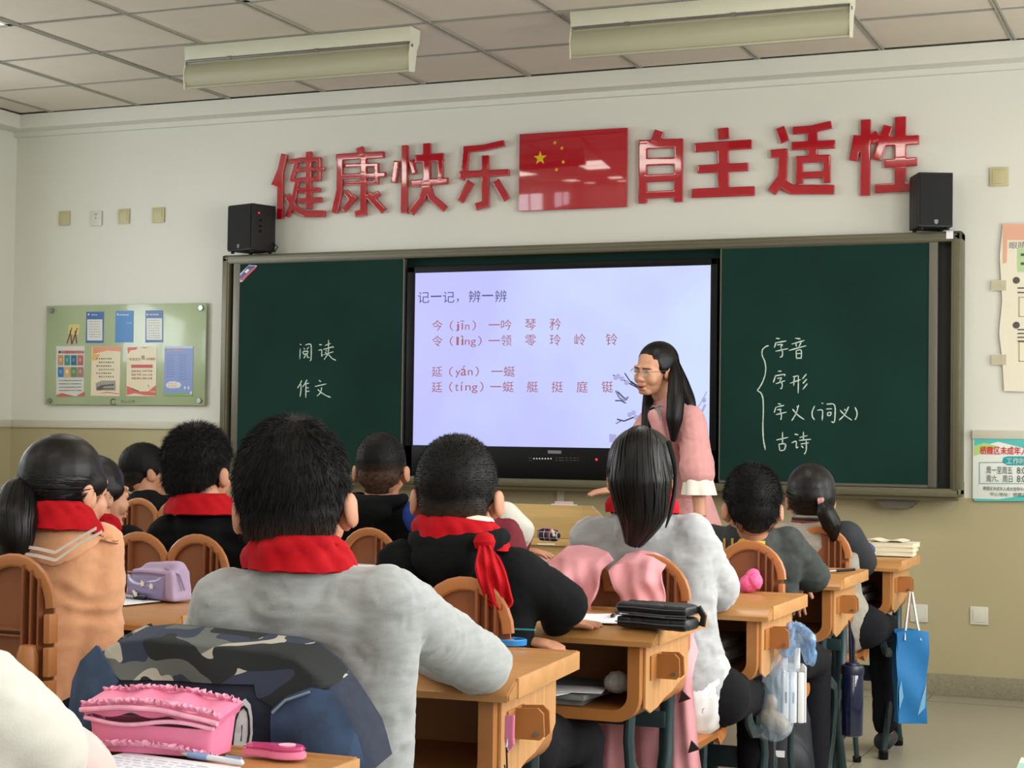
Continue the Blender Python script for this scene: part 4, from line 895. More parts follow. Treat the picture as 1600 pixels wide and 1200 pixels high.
def ribbons(guide, radii, n, width, seed=2, flatdir=None, fl=1., jit=.3, endj=.10, t0=0., shell=.66):
    """hair locks following a guide curve; radii per guide point"""
    r = np.random.default_rng(seed); G = np.array(guide, float); K = len(G); rad = np.array(radii, float); Vn = []; Fn = []
    T = np.gradient(G, axis=0); T /= np.linalg.norm(T, axis=1)[:, None]; a, b = perp(T[0]); A = []; B = []
    for k in range(K):
        a = a-T[k]*np.dot(a, T[k]); a /= np.linalg.norm(a); b = np.cross(T[k], a); A.append(a.copy()); B.append(b.copy())
    for i in range(n):
        an = r.uniform(0, 2*math.pi); rr = math.sqrt(r.uniform(shell, 1.22)); ph = r.normal(0, jit); st = int(r.uniform(0, t0*K)); en = K-int(abs(r.normal(0, endj))*K)
        prev = None
        for k in range(st, en):
            an2 = an+ph*k/K; o = (A[k]*math.cos(an2)+B[k]*math.sin(an2))*rad[k]*rr
            if flatdir is not None: fd = np.array(flatdir, float); o = o+fd*np.dot(o, fd)*(fl-1)
            tang = -A[k]*math.sin(an2)+B[k]*math.cos(an2); w = width*(1 if k < en-1 else .25); p = G[k]+o; Vn += [p-tang*w, p+tang*w]
            if prev is not None: q = len(Vn); Fn.append((q-4, q-3, q-1, q-2))
            prev = k
    return np.array(Vn), Fn
def catmull(P, n=6):
    P = [np.array(p, float) for p in P]; P = [2*P[0]-P[1]]+P+[2*P[-1]-P[-2]]; out = []
    for i in range(1, len(P)-2):
        for k in range(n):
            t = k/n; out.append(.5*((2*P[i])+(-P[i-1]+P[i+1])*t+(2*P[i-1]-5*P[i]+4*P[i+1]-P[i+2])*t*t+(-P[i-1]+3*P[i]-3*P[i+1]+P[i+2])*t**3))
    out.append(P[-2]); return out
def cap_short(kind, sc, thick=.010, spiky=0, n=5000, L=.012, seed=3, fade_z=-.035, top=1., lay=.35, outw=1., jit=.3):
    """cropped hair in head space: a shell plus fine strands; returns V,F,fade"""
    t = thick
    P = [ell((0, -.018, .040), (.0755+t*.55, .093+t, .080+t*top*1.2)), ell((0, -.052, -.006), (.064+t*.4, .050+t, .060)), ell((0, -.052, -.040), (.050, .040+t*.4, .038))]
    for s in (-1, 1): P.append(ell((s*.066, -.010, .028), (.011+t*.3, .050, .034)))
    v, f, nr = blob(P, .005, 5, .5)
    if spiky: v = v+nr*(spiky*vnoise(v, 90, seed))[:, None]
    hv, hf = head_mesh(kind)
    # hair only where it grows: above a line falling from the forehead to behind the ears and down to the nape
    line = np.where(v[:, 1] > .02, .052+.1*(v[:, 1]-.02), np.where(v[:, 1] > -.03, .012+(v[:, 1]+.03)*.8, -.075))
    keep = v[:, 2] > line
    mask = keep & (nr[:, 2] > -.75) & ~((v[:, 2] < .030) & (v[:, 1] > -.045) & (np.abs(v[:, 0]) > .058))
    sv, sf = strands(v, nr, mask, n, L, .00055, down=lay, outw=outw, jit=jit, seed=seed)
    fd = np.clip((fade_z+.034-v[:, 2])/.05, 0, 1)*.85*np.clip(.6+.5*vnoise(v, 120, 5), 0, 1)
    fz = np.clip((fade_z+.034-sv[:, 2])/.05, 0, 1)*.8
    V, Fq = merge([(v, [tuple(q) for q in f.tolist()]), (sv, sf)]); return V, Fq, np.concatenate([fd, fz])
def person(label, head, kind='boy', yaw=0, pitch=0, roll=0, hs=1.05, shoulders=None, hipxy=None, elbows=None, wrists=None, hands=None, chest=None, hair=None, top=None, topm=None, pants=(24, 25, 30), seat=.45,
           body_yaw=0, arm_r=.046, fat=1., stand=False, sk=None, knees=None, group='pupils seated at the desks', sleeve_end=.92, collar=True, wr=.004, headless=False, neck=None, sw=.155, voxel=.008):
    H = np.array(head, float); s = hs; sk = sk or skin; name = 'person'
    R = hrot(yaw, pitch, roll); cb, sb = math.cos(math.radians(body_yaw)), math.sin(math.radians(body_yaw))
    def L2(x, y, z, o): return np.array([o[0]+x*cb-y*sb, o[1]+x*sb+y*cb, z])
    nb = np.array(neck, float) if neck is not None else H+np.array([0, -.045*s, -.135*s])
    hip = np.array([hipxy[0], hipxy[1], seat+.08]) if hipxy is not None else np.array([nb[0], nb[1]-.10, seat+.08])
    ch = np.array(chest, float) if chest is not None else nb*.70+hip*.30+np.array([0, -.01, -.02])
    if shoulders is None: shoulders = [L2(-sw, 0, nb[2]-.055, nb), L2(sw, 0, nb[2]-.055, nb)]
    sh = [np.array(p, float) for p in shoulders]; el = [np.array(p, float) for p in elbows]; wrp = [np.array(p, float) for p in wrists]
    g = D.objects.new(name, None); COL.objects.link(g); g.location = (hip[0], hip[1], 0); finish(g, label, 'person', group); org = np.array([hip[0], hip[1], 0])
    def out(nm, V, Fq, m, parent=g, **kw): return arr_mesh(nm, np.asarray(V)-org, Fq, m, parent, **kw)
    # legs
    if knees is None:
        knees = [L2(-.09, .36, seat+.03, hip), L2(.09, .36, seat+.03, hip)]; ank = [L2(-.10, .34, .09, hip), L2(.10, .34, .09, hip)]
    else: knees, ank = knees
    hj = [L2(-.08, .02, hip[2]-.01, hip), L2(.08, .02, hip[2]-.01, hip)]
    # skin: one body
    P = [caps(nb+[0, 0, .05], nb-[0, 0, .03], .044*s, .050*s), caps(nb-[0, 0, .05], ch, .07, .085), caps(ch, hip, .085, .085)]
    for i in (0, 1):
        P += [caps(nb-[0, 0, .045], sh[i], .045, .038), caps(sh[i], el[i], .038, .030), caps(el[i], wrp[i], .030, .020), caps(hip, hj[i], .07, .065), caps(hj[i], knees[i], .06, .045), caps(knees[i], ank[i], .042, .03), caps(ank[i], ank[i]+L2(0, .10, -.05, (0, 0))+[0, 0, 0], .03, .02)]
    bv, bf, _ = blob(P, .010, 4)
    pieces = [(bv, bf)]
    # neck joined to the head
    if not headless:
        nv, nf, _ = blob([caps(nb-[0, 0, .05], H+R @ np.array([0, -.022, -.04])*s, .052*s, .046*s, n=20)], .004, 3)
        hv, hf = head_mesh(kind); pieces += [(nv, nf), (hv*s @ R.T+H, hf)]
    for i in (0, 1):
        if hands and hands[i]:
            d, up, side, cu = hands[i][:4]; hsz = hands[i][4] if len(hands[i]) > 4 else .92
            a = wrp[i]+(el[i]-wrp[i])*.45; vv, ff, _ = blob([caps(a, wrp[i], .030, .024*hsz)]+hand_parts(wrp[i], d, up, side, hsz, cu), .0030, 2); pieces.append((vv, ff))
    V, Fq = merge([(a, [tuple(q) for q in b_.tolist()]) for a, b_ in pieces]); body = out('body', V, Fq, sk)
    # face details
    if not headless:
        def hp(v): return (np.array(v)*s) @ R.T+H
        for sx in (-1, 1):
            v, f = ell((0, 0, 0), (.0115, .006, .0055)); out('eye', (v+[sx*.031, .0845, .004])*s @ R.T+H, f, eyem)
            v, f = caps((sx*.015, .0925, .0205), (sx*.046, .081, .0195), .0030, .0020); out('eyebrow', v*s @ R.T+H, f, browm)
        v, f = caps((-.015, .0935, -.0575), (.015, .0935, -.0575), .0035, .0035, flat=(0, 0, 1), fs=1.3); out('lips', v*s @ R.T+H, f, lipm)
    # top garment
    C = [caps(nb-[0, .0, .035], nb-[0, 0, .06], .060*s, .075*s), caps(nb-[0, 0, .06], ch, .095, .118*fat, flat=L2(0, 1, 0, (0, 0)), fs=.82), caps(ch, hip+[0, 0, .0], .120*fat, .120*fat, flat=L2(0, 1, 0, (0, 0)), fs=.85)]
    for i in (0, 1):
        C += [caps(nb-[0, 0, .055], sh[i], .058, .050), caps(ch+[0, 0, .04], (sh[i]*.6+ch*.4), .10, .080*fat), caps(sh[i]-[0, 0, .01], (hip*.55+ch*.45)+(sh[i]-nb)*.45, .055, .07), caps(sh[i], el[i], arm_r*1.08, arm_r*.95), caps(el[i], el[i]*(1-sleeve_end)+wrp[i]*sleeve_end, arm_r*.98, arm_r*.72)]
    cv, cf, cn = blob(C, voxel, 16, .6); cv = wrinkle(cv, cn, wr, 9, 11+int(abs(H[0])*50), (1, 1, 1.6)); cv = wrinkle(cv, cn, wr*.45, 24, 5, (1, 1, 1.3))
    tp = out(top or 'sweater', cv, cf, topm)
    pm_ = mat('trousers_%d_%d_%d' % pants, pants, .9, (60, .15, 3), spec=.15)
    Q = [caps(hip, hj[0], .095, .085), caps(hip, hj[1], .095, .085)]
    for i in (0, 1): Q += [caps(hj[i], knees[i], .078, .060), caps(knees[i], ank[i]+[0, 0, .02], .058, .045)]
    qv, qf, qn = blob(Q, .012, 5); qv = wrinkle(qv, qn, .003, 14, 4); out('trousers', qv, qf, pm_)
    for i in (0, 1):
        fw = L2(0, 1, 0, (0, 0)); sv, sf, _ = blob([caps(ank[i]-[0, 0, .045]-fw*.02, ank[i]-[0, 0, .05]+fw*.12, .038, .034, flat=(0, 0, 1), fs=.95)], .007, 3); sv[:, 2] = np.maximum(sv[:, 2], .002); out('shoe', sv, sf, mat('shoe_dark', (40, 42, 50), .6))
    # hair
    if hair and not headless:
        if hair[0] == 'short':
            V, Fq, fd = cap_short(kind, s, **hair[1]); out('hair', V*s @ R.T+H, Fq, hairm, fade=fd)
    return dict(g=g, H=H, R=R, s=s, nb=nb, sh=sh, ch=ch, hip=hip, el=el, wr=wrp, out=out, top=tp, org=org, body_yaw=body_yaw)
def long_hair(p, tie, tail, radii, width=.0016, n=700, seed=5, capthick=.008, flatdir=None, fl=1., nflow=900, fs=0.):
    """girls' hair: smooth shell combed towards a tie point, then a tail (world coordinates)"""
    t = capthick; s, R, H = p['s'], p['R'], p['H']
    P = [ell((0, -.018-fs, .040), (.0755+t, .093+t, .080+t)), ell((0, -.050, -.006), (.066+t*.6, .050+t, .062)), ell((0, -.045, -.04), (.054, .040, .035))]
    for sx in (-1, 1): P.append(ell((sx*.064, .006-fs*1.6, .022), (.014+t*.5, .052, .034)))
    v, f, nr = blob(P, .0055, 5)
    tie = np.array(tie, float); tie_l = ((tie-H) @ R)/s
    r = np.random.default_rng(seed); Vn = []; Fn = []
    vis = (np.linalg.norm((v-[0, -.014, .032])/[.0745, .092, .080], axis=1) > 1.02) & (np.linalg.norm((v-[0, .030, -.012])/[.062, .060, .082], axis=1) > 1.03) & (v[:, 2] > -.03); idx = r.choice(np.nonzero(vis)[0], nflow)
    c0 = np.array([0, -.018-fs, .02])
    for i in idx:
        a = v[i]; K = 9; prev = None
        for k in range(K):
            q = a+(tie_l-a)*k/(K-1); d = q-c0; e = d/np.array([.0755+t, .094+t, .084+t]); ln = np.linalg.norm(e)
            qq = c0+d/ln*1.012 if k < K-1 else q
            if k == 0: qq = a-nr[i]*.0004
            tg = np.cross(tie_l-a, d); tg = tg/(np.linalg.norm(tg)+1e-9); w = width*.7*(.1 if k == 0 else 1); Vn += [qq-tg*w, qq+tg*w]
            if prev is not None: m = len(Vn); Fn.append((m-4, m-3, m-1, m-2))
            prev = k
    V1, F1 = merge([(v, [tuple(q) for q in f.tolist()]), (np.array(Vn), Fn)]); V1 = V1*s @ R.T+H
    parts = [(V1, F1)]
    for ti, (tl, rd, nn) in enumerate(tail):
        G = catmull(tl, 7); rr = np.interp(np.linspace(0, 1, len(G)), np.linspace(0, 1, len(rd)), rd)
        core, cf, _ = blob([caps(G[k], G[k+1], rr[k]*.82, rr[k+1]*.82, n=10, m=2) for k in range(len(G)-2)], .006, 3)
        if flatdir is not None:
            pass
        parts.append((core, [tuple(q) for q in cf.tolist()])); parts.append(ribbons(G, rr, nn, width, seed+ti, flatdir, fl))
    V, Fq = merge(parts); return p['out']('hair', V, Fq, hairl)
def scarf(p, r0=.056, r1=.10, drop=.04, back=.03, tilt=0, tail=None, seed=3, lift=.0, m=None, yaw=None, open_=0):
    """rolled red neckerchief: a broad collar lying round the neck"""
    nb = p['nb']; s = p['s']; b = MB(); yw = math.radians(p['body_yaw'] if yaw is None else yaw)
    def fn(u, v):
        a = -math.pi/2+(u-.5)*2*math.pi*(1-open_); ca, sa = math.cos(a), math.sin(a)
        bk = max(0, -sa)  # 1 at the back
        rr = (r0+(r1-r0)*v+bk*back*v)*s; z = .045*s+lift-(drop+.02*bk)*v**1.4-.012*math.sin(v*math.pi)*-1
        z -= .02*(1-bk)*v; z += .03*max(0, sa)*-1.2
        w = .003*math.sin(a*7+v*6+seed)+.0025*math.sin(a*13-v*9+seed*2)+.003*math.sin(v*9+a*2)
        x, y = (rr+w)*ca*1.08, (rr+w)*sa; x, y = x*math.cos(yw)-y*math.sin(yw), x*math.sin(yw)+y*math.cos(yw)
        return (nb[0]+x-p['org'][0], nb[1]+y-p['org'][1], nb[2]+z+x*math.tan(math.radians(tilt)))
    b.grid(fn, 57, 12, .007); bmesh.ops.recalc_face_normals(b.bm, faces=b.bm.faces)
    sc2 = b.build('scarf', m or scarfm, p['g'], ang=60)
    if tail:
        G = catmull(tail, 6); n = len(G); b = MB()
        def tf(u, v):
            k = u*(n-1); i = min(int(k), n-2); q = G[i]+(G[i+1]-G[i])*(k-i); w = (.010+.018*math.sin(min(1, u*1.25)*math.pi*.62)) if u < .93 else .024*(1-(u-.93)*9)
            sd = np.array([.9, .42, 0]); o = sd*(v-.5)*2*w; fold = .006*math.sin(v*17+u*4)+.004*math.sin(v*9-u*9)
            return tuple(q+o+np.array([.3, -.9, 0])*fold-p['org'])
        b.grid(tf, 30, 22, .005); bmesh.ops.recalc_face_normals(b.bm, faces=b.bm.faces); b.build('scarf_tail', scarfm, p['g'], ang=60)
        b = MB(); b.lathe([(.006, -.02), (.02, -.014), (.024, 0), (.018, .014), (.006, .02)], n=12, M=Matrix.Translation(Vector(tail[0]-p['org']))); b.build('scarf_knot', scarfm, p['g'])
    return sc2
greyk = mat('grey_marl_knit', (156, 160, 162), .9, (26, .13, 6, (1, 1, 3)), (420, .3, .001), sheen=.3); greyk2 = mat('pale_grey_marl', (166, 168, 172), .9, (24, .10, 6, (1, 1, 3)), (420, .3, .001), sheen=.3)
blackc = mat('black_cotton', (14, 16, 18), .92, (90, .2, 4), (400, .25, .001), spec=.15); peach = mat('peach_fleece', (214, 156, 116), .95, (40, .05, 4), (350, .35, .0012), sheen=.4)
denimk = mat('charcoal_denim', (46, 51, 50), .85, (45, .28, 5), (500, .3, .0008)); cream2 = mat('cream_knit', (204, 202, 194), .9, (30, .04, 4), (300, .3, .001), sheen=.3); pinkp = mat('pale_pink_knit', (218, 186, 184), .9, (30, .05, 4), (300, .3, .001))
greyw = mat('warm_grey_sweater', (150, 146, 136), .9, (50, .08, 4)); navyd = mat('dark_slate_sleeve', (34, 38, 44), .85, (50, .1, 4))
def W3(x, y, Y): return np.array(wp(x, y, Y))
# grey sweater boy
pA2 = person('boy in a grey marl sweater and red scarf seen from behind, largest in the middle', W3(462, 797, 2.45), 'boy', yaw=20, roll=-4, hs=1.13, sw=.155, neck=W3(470, 880, 2.40), shoulders=[W3(356, 945, 2.38), W3(604, 937, 2.40)], chest=W3(470, 1020, 2.44), hipxy=(-1.29, 2.43),
    elbows=[W3(305, 1075, 2.56), W3(752, 1040, 2.72)], wrists=[W3(420, 1020, 2.85), W3(600, 1000, 2.92)], hands=[((.8, .4, 0), (0, 0, 1), 1, .4), ((-.9, .3, 0), (0, 0, 1), -1, .4)], topm=greyk, arm_r=.053, fat=1.05, seat=.44, wr=.007, hair=('short', dict(thick=.013, n=16000, L=.024, seed=4, fade_z=-.045, top=1.25, lay=1.0, outw=.28, jit=.12)), voxel=.007, pants=(70, 74, 84))
scarf(pA2, r0=.050, r1=.072, drop=.030, back=.002, tilt=-1, lift=-.010)
# black hoodie boy
pA3 = person('boy in a black hoodie with a red scarf trailing over his right shoulder', W3(715, 782, 3.42), 'boy', yaw=15, hs=1.14, neck=W3(722, 846, 3.38), shoulders=[W3(628, 885, 3.34), W3(800, 896, 3.42)], chest=W3(720, 935, 3.44), hipxy=(-1.50, 3.47),
    elbows=[W3(610, 960, 3.48), W3(882, 946, 3.52)], wrists=[W3(700, 985, 3.66), W3(868, 972, 3.63)], hands=[None, ((.96, .12, -.02), (0, -.1, 1), 1, .06, .78)], topm=blackc, top='hoodie', arm_r=.054, fat=1.0, seat=.44, wr=.007, hair=('short', dict(thick=.008, n=9000, L=.008, seed=6, fade_z=-.03)), sleeve_end=.9)
scarf(pA3, r0=.055, r1=.082, drop=.03, back=.006, tilt=-10, lift=.0, tail=[W3(757, 846, 3.28), W3(762, 875, 3.22), W3(772, 910, 3.20), W3(784, 952, 3.20)])
hv, hf, _ = blob(hand_parts(W3(816, 1000, 3.46), (.95, .1, -.10), (.1, -.2, 1), 1, .72, .2, .03)+[caps(W3(780, 988, 3.46), W3(816, 1000, 3.46), .025, .017)], .003, 2); pA3['out']('hand', hv, hf, skin)
def hood(p, k=1.):
    nb = p['nb']; C = []; prev = None
    for i in range(11):
        a = math.radians(-205+i*23); q = nb+np.array([.083*math.cos(a)*1.1, .070*math.sin(a)-.005, .008-.020*max(0, -math.sin(a))+.004]); r = .022+.016*max(0, -math.sin(a))
        if prev is not None: C.append(caps(prev[0], q, prev[1], r, flat=(0, 0, 1), fs=.9))
        prev = (q, r)
    C += [ell(nb+np.array([0, -.085, -.035]), (.080*k, .034, .045)), ell(nb+np.array([0, -.080, -.065]), (.045*k, .030, .035))]
    v, f, n = blob(C, .006, 5); p['out']('hood', wrinkle(v, n, .003, 16, 3), f, blackc)
b = MB()
def hoodf(u, v):
    a = -math.pi/2+(u-.5)*math.pi*1.15; r = .075+.075*v; nb = pA3['nb']; return (nb[0]+r*math.cos(a)*1.2-pA3['org'][0], nb[1]+r*math.sin(a)*.95-pA3['org'][1], nb[2]+.005-.06*v**1.2+.012*math.sin(v*math.pi*2+a*3))
hood(pA3)
b = MB(); nb = pA3['nb']-pA3['org']; b.tube([(nb[0]+.066*math.cos(a), nb[1]+.062*math.sin(a), nb[2]+.035-.01*math.sin(a)) for a in [k*math.pi*2/24 for k in range(24)]], .012, 8, closed=True, flat=(.5, 1.6)); b.build('shirt_collar', mat('cream_collar', (226, 216, 186), .8), pA3['g'])
# girl with the high ponytail
pA4 = person('girl in a pale grey sweatshirt with a long black ponytail and beige bow tie', W3(1003, 748, 4.25), 'girl', yaw=12, hs=1.08, neck=W3(1004, 800, 4.26), shoulders=[W3(925, 842, 4.26), W3(1078, 838, 4.28)], chest=W3(1010, 895, 4.30), hipxy=(-1.30, 4.35),
    elbows=[W3(905, 920, 4.32), W3(1122, 920, 4.42)], wrists=[W3(960, 930, 4.62), W3(1080, 918, 4.70)], hands=[None, None], topm=greyk2, top='sweatshirt', arm_r=.056, fat=1.02, seat=.44, wr=.0085, pants=(20, 20, 24), sleeve_end=1.0)
scarf(pA4, r0=.052, r1=.078, drop=.035, back=.0, tilt=0, lift=.006)
tieA = W3(1003, 678, 4.10)
long_hair(pA4, tieA, [([tieA+[0, .01, .004], W3(1000, 700, 4.06), W3(1000, 750, 4.05), W3(1002, 800, 4.06), W3(990, 850, 4.08)], [.018, .058, .074, .062, .022], 1500), ([W3(1045, 690, 4.2), W3(1056, 740, 4.16), W3(1050, 790, 4.14), W3(1040, 825, 4.13)], [.006, .006, .005, .002], 30), ([W3(962, 700, 4.2), W3(956, 740, 4.17), W3(957, 775, 4.16)], [.005, .004, .002], 24)], None, width=.0016, n=900)
b = MB(); bt = mat('beige_hair_bow', (176, 156, 140), .6)
for pts in ([(972, 680), (990, 672), (1012, 690), (1028, 688)], [(990, 672), (1000, 668), (1004, 680), (996, 684)], [(996, 676), (1012, 678), (1014, 690), (1002, 686)], [(975, 676), (992, 678), (1006, 688)]):
    b.tube([W3(x, y, 4.085)-pA4['org'] for x, y in pts], .0035, 6)
b.build('hair_bow', bt, pA4['g'])
hv, hf, hn = blob([caps(pA4['hip']+[0, 0, .035], pA4['hip']+[0, 0, .0], .118, .126, flat=(0, 1, 0), fs=.9)], .008, 4); pA4['out']('shirt_hem', wrinkle(hv, hn, .006, 16, 5, (1, 1, .3)), hf, mat('white_print_shirt', (224, 224, 226), .8, (40, .12, 1, (1, 1, .2))))
# charcoal denim boy
pA5 = person('boy in a charcoal denim jacket with yellow letters on its back', W3(1175, 799, 5.05), 'boy', yaw=24, pitch=-12, hs=1.03, neck=W3(1172, 827, 5.08), shoulders=[W3(1112, 850, 5.10), W3(1230, 850, 5.14)], chest=W3(1165, 900, 5.13), hipxy=(-1.32, 5.19),
    elbows=[W3(1105, 915, 5.25), W3(1270, 900, 5.30)], wrists=[W3(1150, 915, 5.55), W3(1230, 900, 5.60)], hands=[None, None], topm=denimk, top='denim_jacket', arm_r=.055, fat=.98, seat=.44, wr=.0085, hair=('short', dict(thick=.014, n=11000, L=.016, seed=8, fade_z=-.09, top=1.1, lay=.55, outw=.7, jit=.18)))
hv, hf, _ = blob(hand_parts(W3(1243, 905, 5.40), (0, .1, -1), (0, -1, 0), 1, .9, .15), .0035, 2); pA5['out']('hand', hv, hf, skin)
# front girl, low ponytail
pA6 = person('girl in a grey sweater with dark sleeves and a low ponytail at the front desk', W3(1266, 782, 6.10), 'girl', yaw=20, hs=1.07, neck=W3(1266, 818, 6.06), shoulders=[W3(1222, 842, 6.05), W3(1318, 840, 6.1)], chest=W3(1268, 880, 6.16), hipxy=(-1.28, 6.22),
    elbows=[W3(1210, 880, 6.2), W3(1345, 878, 6.35)], wrists=[W3(1260, 880, 6.55), W3(1320, 876, 6.6)], hands=[None, None], topm=greyw, arm_r=.055, seat=.44, wr=.005)
ti = W3(1283, 785, 5.97)
long_hair(pA6, ti, [([ti, W3(1290, 800, 5.95), W3(1300, 822, 5.96), W3(1303, 845, 5.98)], [.012, .030, .032, .008], 500)], None, width=.0016, nflow=700)
b = MB(); b.tube([W3(1279, 784, 5.955)-pA6['org'], W3(1287, 783, 5.955)-pA6['org']], .014, 10); b.build('hair_tie', mat('dusty_pink_tie', (178, 132, 128), .7), pA6['g'])
sl_, sf_, _ = blob([caps(pA6['sh'][1]+[.01, 0, 0], pA6['el'][1], .064, .062), caps(pA6['el'][1], pA6['wr'][1], .062, .045)], .008, 5); sl_ = wrinkle(sl_, np.zeros_like(sl_), 0, 9, 1); pA6['out']('sleeve', sl_, sf_, navyd)
b = MB()
for k, (m_, dz) in enumerate(((greyw, .03), (mat('black_band', (24, 22, 24), .7), .022), (mat('maroon_band', (120, 40, 34), .7), .012), (greyw, .0))):
    b = MB(); nb = pA6['nb']-pA6['org']; b.tube([(nb[0]+(.058+.002*k)*math.cos(a), nb[1]+(.056+.002*k)*math.sin(a), nb[2]+dz-.005) for a in [q*math.pi*2/24 for q in range(24)]], .007, 8, closed=True); b.build('collar_band', m_, pA6['g'])
# blue shoulder boy
pB5 = person('boy in a black hoodie with a bright blue shoulder patch below the screen', W3(596, 738, 5.42), 'boy', yaw=17, hs=1.13, neck=W3(592, 784, 5.38), shoulders=[W3(535, 806, 5.36), W3(662, 812, 5.40)], chest=W3(592, 848, 5.46), hipxy=(-2.80, 5.52),
    elbows=[W3(520, 850, 5.5), W3(672, 855, 5.55)], wrists=[W3(560, 850, 5.8), W3(640, 850, 5.8)], hands=[None, None], topm=blackc, top='hoodie', arm_r=.056, fat=1., seat=.44, wr=.0085, hair=('short', dict(thick=.007, n=7000, L=.007, seed=9, fade_z=.0)))
b = MB()
def hood2(u, v):
    a = -math.pi/2+(u-.5)*math.pi*1.2; r = .07+.10*v; nb = pB5['nb']; return (nb[0]+r*math.cos(a)*1.15-pB5['org'][0], nb[1]+r*math.sin(a)*.9-pB5['org'][1], nb[2]+.02-.075*v**1.2+.016*math.sin(v*math.pi*1.6+a*2))
hood(pB5, 1.2)
bl, blf, bn = blob([caps(pB5['sh'][1]-[.02, 0, -.004], pB5['sh'][1]*.35+pB5['el'][1]*.65+[.004, 0, 0], .069, .064)], .007, 4); pB5['out']('shoulder_patch', wrinkle(bl, bn, .003, 12, 3), blf, mat('royal_blue_cloth', (38, 70, 160), .8))
# spiky boy
pB4 = person('boy with thick spiky black hair, red scarf and black sweater, left of centre', W3(312, 742, 4.42), 'boy', yaw=2, hs=1.13, neck=W3(318, 800, 4.38), shoulders=[W3(262, 835, 4.36), W3(398, 832, 4.42)], chest=W3(325, 885, 4.46), hipxy=(-2.84, 4.49),
    elbows=[W3(245, 880, 4.6), W3(430, 890, 4.6)], wrists=[W3(300, 890, 4.85), W3(380, 890, 4.85)], hands=[None, None], topm=blackc, arm_r=.058, seat=.44, wr=.007, hair=('short', dict(thick=.018, n=11000, L=.024, seed=12, fade_z=-.10, spiky=.002, lay=.75, outw=.6, jit=.16)))
scarf(pB4, r0=.056, r1=.09, drop=.036, back=.01, lift=.0)
b = MB(); R_, H_, s_ = pB4['R'], pB4['H'], pB4['s']
b.tube([(np.array(q)*s_) @ R_.T+H_-pB4['org'] for q in ((.079, .005, .006), (.076, .05, .008), (.06, .088, .006), (.03, .10, .004))], .0016, 6); b.build('glasses', blackp, pB4['g'])
# peach hoodie girl
pB3 = person('girl in a peach hoodie with white striped sailor collar and long ponytail, far left', W3(103, 768, 3.36), 'girl', yaw=-6, roll=2, hs=1.10, neck=W3(94, 818, 3.32), shoulders=[W3(24, 866, 3.28), W3(158, 856, 3.40)], chest=W3(95, 945, 3.36), hipxy=(-2.60, 3.33), body_yaw=-12,
    elbows=[W3(15, 990, 3.36), W3(150, 1035, 3.36)], wrists=[W3(80, 1000, 3.6), W3(190, 1010, 3.62)], hands=[None, None], topm=peach, top='hoodie', arm_r=.056, fat=1.0, seat=.44, wr=.0085, sk=skin2, sleeve_end=1.0)
scarf(pB3, r0=.055, r1=.085, drop=.038, back=.012, lift=.002, tilt=-3)
ti = W3(47, 752, 3.30)
long_hair(pB3, ti, [([ti, W3(30, 775, 3.24), W3(22, 815, 3.18), W3(22, 850, 3.17), W3(8, 880, 3.17)], [.018, .042, .050, .038, .012], 1100)], None, width=.0018, nflow=1100)
b = MB(); b.tube([ti-pB3['org']+[.0, .0, -.008], ti-pB3['org']+[0, 0, .012]], .018, 10); b.build('hair_tie', mat('pale_tie', (200, 196, 190), .6), pB3['g'])
def draped(p, target, top_e, bot_e, Y, nm, m, off=.006, th=.004, nu=44, nv=14):
    """cloth laid on a garment: rows between two surveyed edges, dropped onto its surface"""
    bpy.context.view_layer.update(); org3 = Vector(p['org']); te = np.array(top_e, float); be = np.array(bot_e, float)
    def ed(E_, u): k = u*(len(E_)-1); i = min(int(k), len(E_)-2); return E_[i]+(E_[i+1]-E_[i])*(k-i)
    last = [None]
    def fn(u, v):
        q = ed(te, u)*(1-v)+ed(be, u)*v; a = wp(q[0], q[1], Y-.6); d = (wp(q[0], q[1], Y)-a).normalized(); ok, l, n, _ = target.ray_cast(a-org3, d)
        if ok and (l-(a-org3)).length < 1.1: last[0] = (l-(a-org3)).dot(d); return l+n*off
        return a-org3+d*((last[0] or .6)+.004)
    b = MB(); b.grid(fn, nu, nv, -th); bmesh.ops.recalc_face_normals(b.bm, faces=b.bm.faces); return b.build(nm, m, p['g'], ang=60)
tE = [(34, 838), (60, 836), (90, 834), (120, 830), (150, 828), (172, 838)]
draped(pB3, pB3['top'], tE, [(12, 862), (50, 872), (88, 884), (120, 868), (155, 844), (181, 852)], 3.3, 'sailor_collar', peach, .012, .008)
ws = mat('white_stripe_knit', (226, 216, 206), .9)
sc_o = pB3['g'].children[-1]
for k, (a, c) in enumerate((([(34, 851), (60, 855), (86, 861), (118, 841), (150, 823)], 5), ([(24, 861), (58, 866), (87, 873), (124, 848), (158, 829)], 5))):
    draped(pB3, sc_o, a, [(x, y+c) for x, y in a], 3.3, 'collar_stripe', ws, .002, .002, 40, 3)
# girl hidden behind her
pC4 = person('girl in a black top and red scarf, face half hidden behind the peach hoodie girl', W3(152, 775, 4.62), 'girl', yaw=-25, hs=1.08, neck=W3(150, 828, 4.58), shoulders=[W3(95, 850, 4.56), W3(200, 848, 4.62)], chest=W3(150, 890, 4.66), hipxy=(-3.55, 4.57), body_yaw=-10,
    elbows=[W3(80, 890, 4.8), W3(225, 868, 4.85)], wrists=[W3(140, 885, 5.0), W3(205, 872, 5.1)], hands=[None, None], topm=blackc, arm_r=.055, seat=.44, sk=skin2)
ti = W3(112, 770, 4.55); long_hair(pC4, ti, [([ti, W3(105, 800, 4.5), W3(108, 830, 4.5)], [.012, .03, .012], 200), ([W3(168, 745, 4.70), W3(172, 760, 4.72), W3(174, 778, 4.72)], [.006, .007, .003], 60)], None, nflow=500)
scarf(pC4, r0=.053, r1=.08, drop=.034, back=.004, lift=.0)
